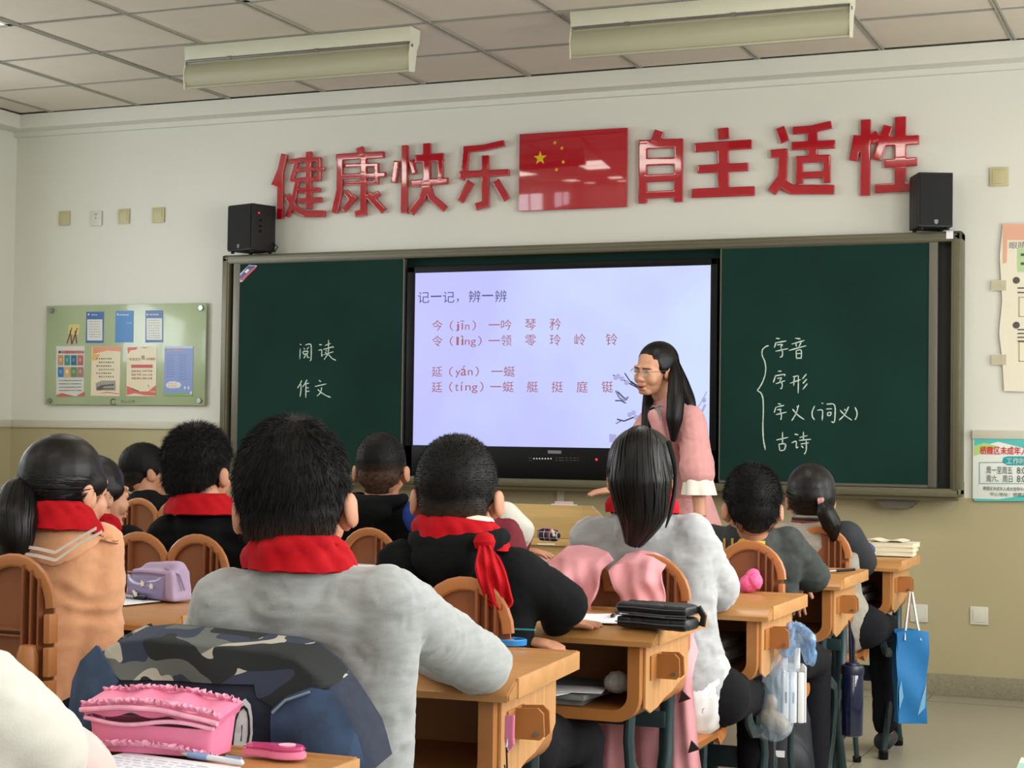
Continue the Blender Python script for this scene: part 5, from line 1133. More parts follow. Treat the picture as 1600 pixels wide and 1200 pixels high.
# boy in profile
pC5 = person('boy in profile with cropped hair and black top, far left near the wall', W3(229, 740, 6.30), 'boy', yaw=-34, hs=1.06, neck=W3(228, 772, 6.27), shoulders=[W3(188, 790, 6.26), W3(262, 795, 6.30)], chest=W3(225, 825, 6.36), hipxy=(-4.42, 6.32), body_yaw=-12,
    elbows=[W3(180, 825, 6.4), W3(280, 825, 6.45)], wrists=[W3(215, 830, 6.7), W3(265, 830, 6.7)], hands=[None, None], topm=blackc, arm_r=.058, seat=.44, hair=('short', dict(thick=.009, n=5000, L=.008, seed=15, fade_z=-.05)))
# bent pupil with cream sleeve
pP5 = person('pupil in a cream sleeved jacket with maroon front leaning on the desk, mostly hidden', W3(722, 790, 5.30), 'boy', yaw=-8, hs=1.05, neck=W3(730, 822, 5.26), shoulders=[W3(690, 838, 5.25), W3(790, 815, 5.34)], chest=W3(735, 860, 5.32), hipxy=(-2.12, 5.19),
    elbows=[W3(680, 868, 5.4), W3(812, 832, 5.42)], wrists=[W3(720, 868, 5.6), W3(812, 860, 5.50)], hands=[None, ((.95, .15, -.08), (0, -.1, 1), 1, .2, .9)], topm=mat('maroon_cloth', (112, 28, 44), .85, (60, .1, 3)), top='jacket', arm_r=.05, seat=.44, hair=('short', dict(thick=.010, n=2500, L=.010, seed=17)))
sv, sf, sn = blob([caps(W3(789, 808, 5.34), W3(812, 828, 5.38), .052, .050), caps(W3(812, 828, 5.38), W3(808, 852, 5.46), .050, .034)], .007, 5); pP5['out']('sleeve', wrinkle(sv, sn, .005, 10, 7), sf, cream2)
# pupil at the near left: cream and pink sweater
pA1 = person('pupil at the lower left corner in a cream sweater with pale pink cuffs', np.array([-1.46, 1.50, 1.20]), 'girl', yaw=0, hs=1.05, neck=np.array([-1.46, 1.47, 1.03]), shoulders=[np.array([-1.62, 1.46, .93]), W3(-42, 1098, 1.50)], chest=np.array([-1.46, 1.48, .80]), hipxy=(-1.46, 1.49),
    elbows=[np.array([-1.70, 1.60, .76]), W3(58, 1172, 1.62)], wrists=[np.array([-1.55, 1.90, .78]), W3(158, 1285, 1.78)], hands=[None, ((-.3, .9, 0), (0, 0, 1), -1, .4)], topm=cream2, arm_r=.062, fat=1.1, seat=.44, wr=.004, sleeve_end=.3, pants=(90, 96, 110), sk=skin2)
long_hair(pA1, np.array([-1.46, 1.38, 1.25]), [([(-1.46, 1.38, 1.25), (-1.46, 1.33, 1.15), (-1.46, 1.34, 1.05)], [.015, .035, .012], 150)], None, nflow=300)
e_, w_ = pA1['el'][1], pA1['wr'][1]; sv, sf, sn = blob([caps(e_*.72+w_*.28, w_, .063, .052)], .007, 5); pA1['out']('pink_sleeve', wrinkle(sv, sn, .004, 12, 7), sf, pinkp)
# ------------------------------------------------------------------ teacher
pinkc = mat('pink_coat', (204, 146, 146), .75, (30, .05, 4), (300, .2, .001), sheen=.2); whitef = mat('white_frill', (228, 226, 216), .8, (30, .03, 3))
TY = 6.95
pT = person('teacher in a pink coat with long black hair and glasses leaning towards a pupil', W3(1022, 579, 6.80), 'adult', yaw=157, pitch=-8, roll=-6, hs=.95, neck=W3(1044, 626, 6.88), shoulders=[W3(1016, 662, 6.84), W3(1080, 656, 6.84)], chest=W3(1052, 700, 6.92), hipxy=(W3(1066, 790, 7.0)[0], 7.0), seat=.80, body_yaw=125,
    elbows=[W3(985, 725, 6.70), W3(1090, 732, 6.76)], wrists=[W3(968, 765, 6.62), W3(1094, 812, 6.70)], hands=[((-.95, -.1, -.1), (0, -.2, 1), -1, .15, 1.0), ((.25, -.2, -1), (.3, -1, .1), 1, .25, 1.0)], topm=pinkc, top='coat', arm_r=.056, fat=.98, wr=.005, sk=skin2, sleeve_end=.25, group='teacher', pants=(206, 150, 150),
    knees=([np.array([-2.10, 6.98, .48]), np.array([-1.96, 7.02, .48])], [np.array([-2.10, 7.0, .09]), np.array([-1.96, 7.04, .09])]), voxel=.0065)
del pT['g']['group']
o_ = pT['org']; H_, R_, s_ = pT['H'], pT['R'], pT['s']
b = MB(); hc = pT['hip']-o_
def skirtf(u, v):
    a = u*2*math.pi; w = 1+.05*math.sin(a*7+v*2)*v; rx = (.10+.165*v**.9)*w; return (hc[0]+.0+rx*math.cos(a)*1.05, hc[1]+rx*math.sin(a)*.85, hc[2]+.10-.52*v)
b.grid(skirtf, 64, 18, .004); bmesh.ops.recalc_face_normals(b.bm, faces=b.bm.faces); b.build('coat_skirt', pinkc, pT['g'], ang=70)
def along(p, q, t): return np.array(p)*(1-t)+np.array(q)*t
E0, W0 = pT['el'][1], pT['wr'][1]
sv, sf, sn = blob([caps(along(pT['sh'][1], E0, .1), along(pT['sh'][1], E0, .9), .066, .064), caps(along(pT['sh'][1], E0, .9), along(E0, W0, .12), .072, .070)], .006, 4); pT['out']('sleeve', wrinkle(sv, sn, .005, 16, 3), sf, pinkc)
b = MB()
def frill(u, v): a = u*2*math.pi; r = .054+.010*v+.008*math.sin(a*6)*v; q = along(E0, W0, .12+.40*v)-o_; return (q[0]+r*math.cos(a), q[1]+r*math.sin(a), q[2])
b.grid(frill, 48, 8, .003); bmesh.ops.recalc_face_normals(b.bm, faces=b.bm.faces); b.build('cuff_frill', whitef, pT['g'], ang=70)
b = MB(); q = along(E0, W0, .92)-o_; b.tube([(q[0]+.025*math.cos(a), q[1]+.025*math.sin(a), q[2]) for a in [k*math.pi/8 for k in range(16)]], .0018, 6, closed=True); b.build('bracelet', mat('rose_gold', (206, 140, 110), .25, metal=.9), pT['g'])
# hair: shell plus long locks, hanging in front and behind
tb = W3(1052, 590, 6.86)
long_hair(pT, tb, [([W3(1040, 550, 6.86), W3(1054, 580, 6.80), W3(1056, 620, 6.74), W3(1054, 655, 6.72), W3(1052, 690, 6.73)], [.022, .026, .034, .032, .010], 600), ([W3(1040, 548, 6.92), W3(1064, 600, 6.94), W3(1078, 635, 6.92), W3(1072, 670, 6.9)], [.03, .032, .024, .008], 400),
    ([W3(1012, 610, 6.86), W3(1012, 640, 6.80), W3(1012, 670, 6.76), W3(1008, 695, 6.74)], [.016, .024, .026, .008], 300)], None, width=.0018, nflow=1500, capthick=.009, fs=.0135)
# blouse collar and ribbon
cv_, cf_, cn_ = blob([caps(pT['nb']-[0, 0, .02], pT['nb']+[-.01, -.01, .035], .058, .052)], .006, 3); pT['out']('blouse_collar', cv_, cf_, whitef)
b = MB(); c = W3(1027, 636, 6.72)-o_
for dx, dz in ((-.03, -.005), (.03, .0), (-.012, -.06), (.014, -.055)): b.tube([c, c+np.array([dx*.6, -.004, dz*.5+.006]), c+np.array([dx, 0, dz])], [.006, .009, .004], 8, flat=(1, .5))
b.build('neck_ribbon', mat('grey_ribbon', (120, 124, 130), .6), pT['g'])
lv, lf, ln = blob([caps(W3(1022, 650, 6.72), W3(1040, 700, 6.76), .03, .03, flat=(0, 1, 0), fs=.4), caps(W3(1046, 640, 6.84), W3(1060, 652, 6.9), .04, .04, flat=(0, 1, 0), fs=.6)], .006, 4); pT['out']('lapel', lv, lf, pinkc)
# glasses
b = MB()
def hl3(p): return (np.array(p)*s_) @ R_.T+H_-o_
for sx in (-1, 1):
    b.tube([hl3((sx*.031+.020*math.cos(a), .102-.006*abs(math.cos(a)), .002+.014*math.sin(a))) for a in [k*math.pi/9 for k in range(18)]], .0011, 6, closed=True)
    b.tube([hl3((sx*.052, .096, .008)), hl3((sx*.072, .05, .008)), hl3((sx*.080, .0, .006))], .0011, 6)
b.tube([hl3((-.011, .103, .005)), hl3((0, .106, .007)), hl3((.011, .103, .005))], .0011, 6); gl_ = b.build('glasses', mat('gold_wire', (190, 150, 120), .25, metal=.8), pT['g'])
for sx in (-1, 1):
    b = MB(); b.bm.faces.new([b.bm.verts.new(hl3((sx*.031+.019*math.cos(a), .102-.006*abs(math.cos(a)), .002+.013*math.sin(a)))) for a in [k*math.pi/8 for k in range(16)]]); b.build('lens', glassy, gl_)
v, f = ell((0, .0925, -.063), (.012, .004, .0055)); pT['out']('mouth', v*s_ @ R_.T+H_, f, mouthm)
v, f = caps((-.009, .0945, -.0595), (.009, .0945, -.0595), .0018, .0018); pT['out']('teeth', v*s_ @ R_.T+H_, f, mat('teeth', (222, 214, 204), .3))
v, f = caps((-.012, .0925, -.072), (.012, .0925, -.072), .004, .004); pT['out']('lower_lip', v*s_ @ R_.T+H_, f, lipm)
for sx in (-1, 1): v, f = caps((sx*.019, .0925, .004), (sx*.043, .0855, .002), .0024, .0018); pT['out']('eyelashes', v*s_ @ R_.T+H_, f, browm)
# ------------------------------------------------------------------ clothes on chairs
camo = D.materials.new('camouflage_print'); camo.use_nodes = True; nt = camo.node_tree; N = nt.nodes; L_ = nt.links; pb = N['Principled BSDF']; pb.inputs['Roughness'].default_value = .9
tc = N.new('ShaderNodeTexCoord'); col = None
prev = None; base = S(44, 52, 72)
for k, (sc2, thr, cc, off) in enumerate([(9, .50, (92, 96, 94), 0), (11, .54, (168, 164, 152), 5), (10, .55, (26, 30, 32), 11)]):
    mp = N.new('ShaderNodeMapping'); mp.inputs['Location'].default_value = (off, off*.7, off*1.3); mp.inputs['Scale'].default_value = (1, 1, 1.5); L_.new(tc.outputs['Object'], mp.inputs[0])
    no = N.new('ShaderNodeTexNoise'); no.inputs['Scale'].default_value = sc2; no.inputs['Detail'].default_value = 1.2; no.inputs['Distortion'].default_value = .6; L_.new(mp.outputs[0], no.inputs[0])
    gt = N.new('ShaderNodeMath'); gt.operation = 'GREATER_THAN'; gt.inputs[1].default_value = thr; L_.new(no.outputs[0], gt.inputs[0])
    mx = N.new('ShaderNodeMix'); mx.data_type = 'RGBA'; L_.new(gt.outputs[0], mx.inputs[0]); mx.inputs[7].default_value = S(*cc)
    if prev: L_.new(prev, mx.inputs[6])
    else: mx.inputs[6].default_value = base
    prev = mx.outputs[2]
L_.new(prev, pb.inputs['Base Color'])
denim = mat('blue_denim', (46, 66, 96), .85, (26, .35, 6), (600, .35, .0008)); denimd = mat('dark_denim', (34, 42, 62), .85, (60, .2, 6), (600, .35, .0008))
jc = CH['A2'].location; jt = wp(378, 1006, 2.16).z
jk = empty('denim_jacket', (jc.x+.011, jc.y-.008, .5), label='blue denim jacket with a camouflage yoke draped over the nearest chair back', cat='jacket')
jk.scale = (1.05, 1, 1)
# silhouette surveyed: top line of the jacket over the chair (x offset, height)
TL = [(x_, z_+.008) for x_, z_ in [(-.252, .70), (-.248, .796), (-.233, .831), (-.204, .858), (-.168, .877), (-.12, .884), (-.05, .882), (.023, .879), (.095, .876), (.126, .870), (.162, .846), (.192, .812), (.229, .762), (.248, .70)]]
xs_, zs_ = [p[0] for p in TL], [p[1] for p in TL]
def jtop(x): return float(np.interp(x, xs_, zs_))
def jy(x, z, out): d = jtop(x)-z; return -.050-.035*min(1, d/.12)-.012*math.sin(x*34+z*9)*min(1, d*6)-.008*math.sin(z*46+x*21)*min(1, d*5)-out
def jpatch(nm, m, bx0, bx1, zlo, ztop=None, out=0., th=.006, nu=60, nv=26):
    """hanging cloth between x=bx0..bx1 from the jacket's top (or ztop) down to zlo; all three may be functions of x"""
    b = MB()
    def fn(u, v):
        x = bx0+(bx1-bx0)*u; zt_ = (ztop(x) if callable(ztop) else ztop) if ztop is not None else jtop(x); zl = zlo(x) if callable(zlo) else zlo; z = zt_+(zl-zt_)*v
        zz = z; y = jy(x, zz, out)
        if ztop is None: y += .07*max(0, 1-(jtop(x)-z)/.016)
        return (x, y, z-.5)
    b.grid(fn, nu, nv, -th); bmesh.ops.recalc_face_normals(b.bm, faces=b.bm.faces); return b.build(nm, m, jk, ang=70)
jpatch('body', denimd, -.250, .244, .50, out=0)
yoke = lambda x: float(np.interp(x, [-.24, -.215, -.165, -.15, .075, .078, .112, .118, .165, .20], [.885, .874, .826, .815, .823, .805, .790, .806, .822, .825]))
jpatch('camouflage_yoke', camo, -.216, .178, yoke, out=.006)
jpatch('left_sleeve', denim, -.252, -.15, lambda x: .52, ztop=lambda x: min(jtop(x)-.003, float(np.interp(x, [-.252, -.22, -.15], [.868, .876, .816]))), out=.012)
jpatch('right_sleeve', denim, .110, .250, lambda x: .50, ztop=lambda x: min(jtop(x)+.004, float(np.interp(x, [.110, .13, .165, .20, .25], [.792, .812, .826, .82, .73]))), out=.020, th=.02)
b = MB(); 
for seq in ([(.114, .788), (.132, .807), (.165, .820)],):
    b.tube([(x, jy(x, z, .024), z-.5) for x, z in seq], .0022, 6)
b.build('seam', mat('denim_thread', (120, 132, 150), .8), jk)
wt = mat('white_outline_print', (206, 208, 212), .7); bk = mat('black_print', (16, 18, 24), .8)
for s, x0, w_, h_ in (('A', -.062, .026, .055), ('N', -.029, .026, .055), ('D', .003, .028, .06), ('0', .052, .026, .085)):
    zb_ = .722 if s != '0' else .712
    for mm, sc3, dy in ((wt, 1.16, .0), (bk, .94, -.0012)):
        o = text_mesh(s, .075, mm, 'printed_letter', offset=.01 if mm is wt else -.002, extrude=.0003); me = o.data; v = np.empty(len(me.vertices)*3); me.vertices.foreach_get('co', v); v = v.reshape(-1, 3); lo, hi = v.min(0), v.max(0); c0 = (lo+hi)/2; k = (v-c0)/(hi-lo+1e-9)
        X = x0+w_/2+k[:, 0]*w_*sc3; Z = zb_+h_/2+k[:, 1]*h_*sc3; Yv = np.array([jy(a, z_, .012) for a, z_ in zip(X, Z)])+dy+k[:, 2]*.0004
        me.vertices.foreach_set('co', np.stack([X, Yv, Z-.5], 1).ravel()); me.update(); o.parent = jk
# pink jacket over the ponytail girl's chair
pinkj = mat('pink_twill', (216, 150, 158), .8, (20, .06, 4), (500, .3, .0008)); pinkd = mat('plum_lining', (110, 70, 84), .8, (20, .1, 4))
cc = CH['A4'].location; pj = empty('pink_jacket', (cc.x, cc.y, .4), label='dusty pink jacket hung over the chair of the ponytail girl', cat='jacket')
def pflap(nm, m, edge, y0=-.034, th=.006, wv=1., n=40, mm=18):
    """edge: list of (x, ztop, zbottom)"""
    b = MB(); E_ = np.array(edge)
    def fn(u, v):
        k = u*(len(E_)-1); i = min(int(k), len(E_)-2); e = E_[i]+(E_[i+1]-E_[i])*(k-i); z = e[1]+(e[2]-e[1])*v; x = e[0]+(e[3] if len(e) > 3 else 0)*v
        return (x, y0-.03*min(1, v*3)-.011*wv*math.sin(x*62+v*3.5)*min(1, v*3)-.006*wv*math.sin(v*13+x*30)-.004*math.sin(x*140-v*9)*min(1, v*4)+.06*max(0, 1-v*10), z-.4)
    b.grid(fn, n, mm, -th); bmesh.ops.recalc_face_normals(b.bm, faces=b.bm.faces); return b.build(nm, m, pj, ang=70)
zt = cc_top = wp(956, 858, 4.07).z
pflap('left_front', pinkj, [(-.158, zt-.026, .74, -.02), (-.13, zt+.002, .735, 0), (-.09, zt+.006, .70, 0), (-.05, zt+.0, .66, -.035), (-.02, zt-.010, .68, -.05), (-.003, zt-.030, .74, -.03)], wv=1.2)
pflap('right_front', pinkj, [(.005, zt-.036, .76, .045), (.03, zt-.012, .72, .04), (.07, zt+.0, .71, .03), (.11, zt-.006, .715, .02), (.145, zt-.025, .72, .02)], wv=1.1)
pflap('hanging_body', pinkj, [(-.17, .70, .10, 0), (-.08, .70, .08, 0), (.02, .70, .08, 0), (.12, .70, .09, .02), (.185, .70, .10, .05)], y0=.04, wv=1.3)
pflap('side_panel', pinkj, [(.15, .72, .16, .05), (.175, .73, .13, .06), (.20, .70, .12, .06), (.215, .66, .15, .06)], y0=-.01, wv=.8)
for zz, xx in ((.56, .215), (.44, .24)):
    b = MB(); b.prism([(xx-.012, zz-.4-.014), (xx+.018, zz-.4-.002), (xx-.004, zz-.4+.018)], -.078, -.072, 'y'); b.build('pocket_corner', mat('dark_plum_patch', (52, 30, 38), .6), pj)
# ------------------------------------------------------------------ things on and under the desks
def case(name, p, sx, sy, sz, rz, m, label, r=.45, cat='pencil case', pieces=None):
    """soft pouch: rounded body with zip piping along the top"""
    g = empty(name, p, rz, label=label, cat=cat)
    v, f, n = blob([caps((-sx/2+sz*.4, 0, sz*.45), (sx/2-sz*.4, 0, sz*.45), sz*.46, sz*.46, flat=(0, 1, 0), fs=sy/sz), ell((0, 0, sz*.5), (sx*.46, sy*.47, sz*.5))], .005, 4); v[:, 2] = np.maximum(v[:, 2], 0)
    arr_mesh('pouch', wrinkle(v, n, .0015, 30, 3), f, m, g)
    return g
D1 = .7445  # desktop surface heights of the 0.74 m desks
# pink lace case, tape, pen and sheet on the nearest desk
pk = mat('pink_satin', (228, 128, 166), .5, (18, .05, 3)); pkd = mat('pink_dark_inside', (120, 44, 80), .8); lace = mat('pink_lace', (236, 170, 196), .7, (60, .1, 2)); clearpink = mat('clear_pink_plastic', (226, 92, 150), .12, alpha=.75, coat=.6)
q = wz(228, 1180, .7445); pc_ = empty('pink_pencil_case', (q.x, q.y+.035, .7445), math.radians(8), label='open pink satin pencil case with a lace trimmed lid, bottom left', cat='pencil case')
w2 = .098
b = MB()
def pbody(u, v):
    a = u*2*math.pi; ca, sa = math.cos(a), math.sin(a); k = (abs(ca)**.35*np.sign(ca), abs(sa)**.35*np.sign(sa)); r = 1+.03*math.sin(a*5)+.10*(v-.5)*.6
    return (w2*k[0]*r, .035*k[1]*r, .002+.044*v+.006*math.sin(a*2+1)*v)
b.grid(pbody, 60, 8, .003); bmesh.ops.recalc_face_normals(b.bm, faces=b.bm.faces); b.build('pouch', pk, pc_, ang=60)
b = MB(); b.box(-w2*.95, w2*.95, -.032, .032, .001, .004); b.box(-w2*.9, w2*.9, -.028, .028, .004, .035); b.build('inside', pkd, pc_)
b = MB()
def lidf(u, v): x = (u-.5)*2*(w2+.008); return (x, -.036+.078*v, .060+.010*math.sin(u*math.pi)-.0*v+.012*v+.008*(.5-u)+.003*math.sin(u*22))
b.grid(lidf, 40, 8, .016); bmesh.ops.recalc_face_normals(b.bm, faces=b.bm.faces); b.build('lid', pk, pc_, ang=50)
b = MB(); b.tube([(x, -.040+.002*math.sin(x*90), .055+.010*math.sin((x/w2+1)*.5*math.pi)-.008*x/w2*.5) for x in np.linspace(-w2-.006, w2+.006, 40)], .0035, 8); b.tube([(x, -.039, .045+.004*math.sin(x*40)) for x in np.linspace(-w2, w2, 30)], .003, 8); b.build('zip_piping', lace, pc_)
def ruffle(y, z, h, parent, x0=-w2-.006, x1=w2+.006, freq=150):
    b = MB()
    def fn(u, v): x = x0+(x1-x0)*u; return (x+.002*math.sin(u*freq*1.7), y-.006*v*math.sin(u*freq)-.004*v, z+h*v+.010*math.sin(u*math.pi)+.0025*math.sin(u*freq*.8)*v+.004*(.5-u))
    b.grid(fn, 160, 5, .001); bmesh.ops.recalc_face_normals(b.bm, faces=b.bm.faces); return b.build('lace_ruffle', lace, parent, ang=70)
ruffle(-.034, .059, .008, pc_); ruffle(.03, .069, .008, pc_)
ruffle(-.040, .003, .007, pc_)
q = wz(428, 1182, D1); ct = empty('correction_tape', (q.x, q.y, D1), math.radians(4), label='round ended pink correction tape beside the pink pencil case', cat='correction tape')
oc = [(.030*math.cos(a)+.018, .021*math.sin(a)) for a in np.linspace(-2.4, 2.4, 20)]+[(-.020, .012), (-.042, .010), (-.044, -.010), (-.020, -.012)]
b = MB(); b.prism(oc, 0, .010, 'z', bev=.002); b.build('shell', pk, ct); b = MB(); b.prism([(x*.98, y*.98) for x, y in oc], .010, .017, 'z', bev=.003); b.build('clear_cover', clearpink, ct)
b = MB(); b.lathe([(.012, 0), (.012, .001)], (.02, 0, .0172), 20); b.build('reel', lace, ct); b = MB(); b.box(-.043, -.036, -.006, .006, .004, .015); b.build('tip', paper, ct)
lined = mat('worksheet_paper', (226, 228, 238), .75, (30, .04, 2))
def sheet_on(x, y, z, w, h, rz, label, curl=.0, cat='paper', lines=8, name='paper_sheet', group=None):
    g = empty(name, (x, y, z), math.radians(rz), label=label, cat=cat, group=group); b = MB()
    b.grid(lambda u, v: ((u-.5)*w, (v-.5)*h, .001+curl*(u-.2)**2*max(0, v-.3)), 14, 10, .0006); bmesh.ops.recalc_face_normals(b.bm, faces=b.bm.faces); b.build('page', lined, g, ang=60)
    if lines:
        b = MB()
        for k in range(lines):
            yy = -h*.4+h*.8*k/lines; x0 = -w*.42
            while x0 < w*.35: ww = random.uniform(.006, .02); b.box(x0, min(x0+ww, w*.42), yy, yy+.0018, .0020+curl*.4, .0022+curl*.4); x0 += ww+.006
        if not curl: b.build('print_marks', mat('faint_print', (160, 166, 190), .7), g)
        else: b.bm.free()
    return g
q = wz(262, 1196, D1); sheet_on(q.x-.01, q.y-.03, D1, .20, .14, -6, 'printed worksheet lying under the white pen on the nearest desk')
def pen(name, px0, px1, z, m, label, r=.0045, mc=None):
    a, c = wz(*px0, z+r), wz(*px1, z+r); d = (c-a); L = d.length; g = empty(name, (a.x, a.y, z+r), math.atan2(d.y, d.x), label=label, cat='pen'); MM = Matrix.Rotation(math.pi/2, 4, 'Y')
    b = MB(); b.lathe([(.0012, 0), (r*.7, .010), (r, .018), (r, L*.8), (r*.92, L*.98), (r*.5, L)], n=12, M=MM); b.build('barrel', m, g)
    b = MB(); b.lathe([(r*1.1, L*.02+.012), (r*1.15, .035), (r*1.1, .05)], n=12, M=MM); b.build('grip', mc or blackp, g); b = MB(); b.box(L*.72, L*.97, -.001, .001, r*.9, r*1.5); b.build('clip', mc or blackp, g); return g
pen('pen', (284, 1177), (380, 1192), D1+.002, mat('clear_pen_barrel', (214, 220, 230), .15, coat=.5), 'white and clear ballpoint pen lying on the printed worksheet', .0045, mat('pen_blue_clear', (130, 156, 205), .2))
# blue tape dispenser and scissors by the grey boy's elbow
q = wz(800, 1008, .765); bt_ = empty('blue_sharpener_ring', (q.x, q.y, .7645), 0, label='small bright blue ring shaped tape roll at the far corner of the second desk', cat='tape roll')
blue_ = mat('bright_blue_plastic', (34, 128, 200), .3, coat=.3)
b = MB(); b.lathe([(.024, 0), (.030, .002), (.031, .012), (.027, .014), (.025, .013), (.024, .002)], n=28); b.build('ring', blue_, bt_); b = MB(); b.lathe([(.022, .001), (.022, .004)], n=24); b.build('disc', mat('deep_blue', (20, 70, 140), .4), bt_)
q = wz(782, 990, .775); sc3_ = empty('scissors', (q.x, q.y+.03, .7645), math.radians(10), label='small teal scissors lying behind the blue tape roll', cat='scissors')
tg = mat('teal_plastic', (60, 150, 160), .35)
b = MB(); b.prism([(0, -.003), (.062, .0), (.064, .004), (0, .008)], .016, .019, 'z'); b.build('blade', tg, sc3_); b = MB()
for s_2 in (-1, 1): b.tube([(-.022+.014*math.cos(a), s_2*.014+.010*math.sin(a), .016) for a in np.linspace(0, 2*math.pi, 14)[:-1]], .003, 6, closed=True)
b.build('handle', blackp, sc3_)
# pink tag and black strap on the second desk's side
def side(desk_key, dy, dz):  # point on the outer right side of a desk
    d = DESK[desk_key]; a = d.rotation_euler.z; lx, ly = .27, dy; return Vector((d.location.x+lx*math.cos(a)-ly*math.sin(a), d.location.y+lx*math.sin(a)+ly*math.cos(a), dz))
q = wp(793, 1145, 2.72); s0_ = empty('pink_hook', (q.x+.005, 2.72, q.z-.03), math.radians(-8), label='pink stick-on hook hanging on the side of the second desk', cat='hook')
b = MB(); b.prism([(-.008, .06), (.010, .062), (.009, .03), (.010, .012), (.002, .0), (-.006, .004), (-.009, .02)], -.006, 0, 'y', bev=.0015); b.build('hook_plate', pk, s0_)
b = MB(); b.tube([(0, -.008, .02), (.002, -.016, .008), (.004, -.012, .0)], .002, 8); b.build('hook_arm', steel, s0_)
s1_ = empty('hanging_bag', (q.x+.01, 2.70, q.z-.18), 0, label='black cloth bag hanging by a cord from the pink hook', cat='bag')
b = MB(); b.tube([(.0, -.008, .16), (.002, -.006, .10), (-.004, -.006, .13)], .0015, 6); b.build('cord', blackp, s1_)
v, f, n = blob([caps((.004, 0, .08), (.006, 0, -.05), .014, .035, flat=(0, 1, 0), fs=.5)], .005, 4); arr_mesh('pouch', wrinkle(v, n, .003, 20, 3), f, blackc, s1_)
# zipped black case, paper, pen on the third desk
zip_m = mat('black_nylon', (20, 24, 30), .45, (80, .2, 3), (300, .3, .001))
D3 = .7645; q = wz(1012, 985, D3); bc = empty('black_pencil_case', (q.x+.005, q.y+.055, D3), math.radians(-8), label='black zipped two layer pencil case on the third desk', cat='pencil case')
for k, (nm, z0, z1, dx) in enumerate((('lower_half', .0, .026, 0), ('upper_half', .031, .056, -.004))):
    v, f, n = blob([caps((-.075+dx, -.02, (z0+z1)/2), (.075+dx, -.02, (z0+z1)/2), (z1-z0)*.55, (z1-z0)*.55), caps((-.075+dx, .028, (z0+z1)/2), (.075+dx, .028, (z0+z1)/2), (z1-z0)*.55, (z1-z0)*.55), (np.array([[sx*.086, sy*.035, z] for z in (z0+.002, z1-.002) for sy in (-1, 1) for sx in (-1, 1)]), [(0, 1, 3, 2), (4, 6, 7, 5), (0, 4, 5, 1), (2, 3, 7, 6), (0, 2, 6, 4), (1, 5, 7, 3)])], .004, 3); v[:, 2] = np.maximum(v[:, 2], 0)
    arr_mesh(nm, wrinkle(v, n, .0018, 26, 3+k), f, zip_m, bc)
b = MB()
for z in (.013, .029, .034, .046): b.tube([(-.088, -.036, z), (-.04, -.0385, z+.001), (.03, -.0385, z-.001), (.086, -.036, z)], .0016, 6)
b.build('zip', mat('zip_grey', (70, 74, 82), .4), bc)
b = MB(); b.box(-.05, .035, -.037, -.03, .0285, .0325); b.build('metal_ruler', steel, bc)
b = MB(); b.tube([(.086, .03, .05), (.10, .03, .03), (.096, .03, .008)], .004, 8, flat=(1, 2)); b.build('pull_strap', zip_m, bc)
q = wz(925, 968, D3); sheet_on(q.x, q.y+.02, D3, .15, .19, 14, 'white exercise sheet on the third desk beside the black pencil case', curl=.015, lines=0)
pen('pen', (955, 964), (1000, 936), D3, blackp, 'black capped pen lying before the black pencil case', .005, steel)
# papers in the book boxes
def in_box(key, items, labels):
    d = DESK[key]
    for (x, y, z, w, h, t, rz, m), lab in zip(items, labels):
        g = empty('notebook' if t > .004 else 'loose_paper', (d.location.x+x, d.location.y+y, z), math.radians(rz), label=lab, cat='notebook' if t > .004 else 'paper')
        b = MB(); b.box(-w/2, w/2, -h/2, h/2, 0, t, bev=min(.002, t*.3)); b.build('pages', m, g)
        if t > .004: b = MB(); b.box(-w/2-.001, w/2+.001, -h/2-.001, h/2+.001, t, t+.0012); b.build('cover', mat('cover_%d' % (int(abs(x*1000)+t*1000+z*1000) % 5), [(120, 130, 140), (90, 96, 100), (176, 170, 150), (60, 66, 72), (140, 120, 110)][int(abs(x*1000)+t*1000+z*1000) % 5], .6), g)
pgm = mat('page_block', (206, 202, 190), .8, (6, .1, 2, (1, 1, 60))); pgd = mat('page_block_grey', (130, 132, 128), .8, (6, .15, 2, (1, 1, 60)))
zb3 = .76-.034-.149
in_box('A3', [(.02, -.05, zb3+.001, .19, .27, .014, 4, pgd), (.06, -.07, zb3+.0165, .18, .25, .012, -6, pgd), (-.10, -.08, zb3+.030, .16, .22, .010, 8, pgm), (.02, -.17, zb3+.031, .17, .12, .0015, -14, paper), (.10, -.155, zb3+.034, .13, .10, .0012, 12, paper)],
  ['grey exercise book at the bottom of the third desk box', 'thin notebook on the grey exercise book in the third desk box', 'folded white booklet at the left of the third desk box', 'crumpled white sheet poking out of the third desk box', 'upper white sheet poking out of the third desk box'])
v, f, n = blob([ell((0, 0, .022), (.028, .022, .022))], .004, 2); cg = empty('crumpled_wrapper', (DESK['A3'].location.x+.19, DESK['A3'].location.y-.13, zb3+.03), 0, label='crumpled grey paper ball in the corner of the third desk box', cat='wrapper'); arr_mesh('wrapper', wrinkle(v, n, .006, 60, 3), f, mat('grey_tissue', (150, 150, 148), .8), cg)
for key, zz in (('A4', .74-.034-.149), ('A6', .74-.034-.149)):
    nm_ = 'fourth' if key == 'A4' else 'front'; its = []; labs = []; z = zz+.001
    for k in range(5):
        t = (.016, .012, .018, .010, .014)[k]; its.append((.05+.012*((k*7) % 3-1), -.05+.01*((k*5) % 3), z, .20, .28, t, (k*37) % 9-4, pgm if k % 2 else pgd)); labs.append('%s book of the stack inside the %s desk box' % (('lowest', 'second', 'middle', 'fourth', 'topmost')[k], nm_)); z += t+.0017
    in_box(key, its, labs)
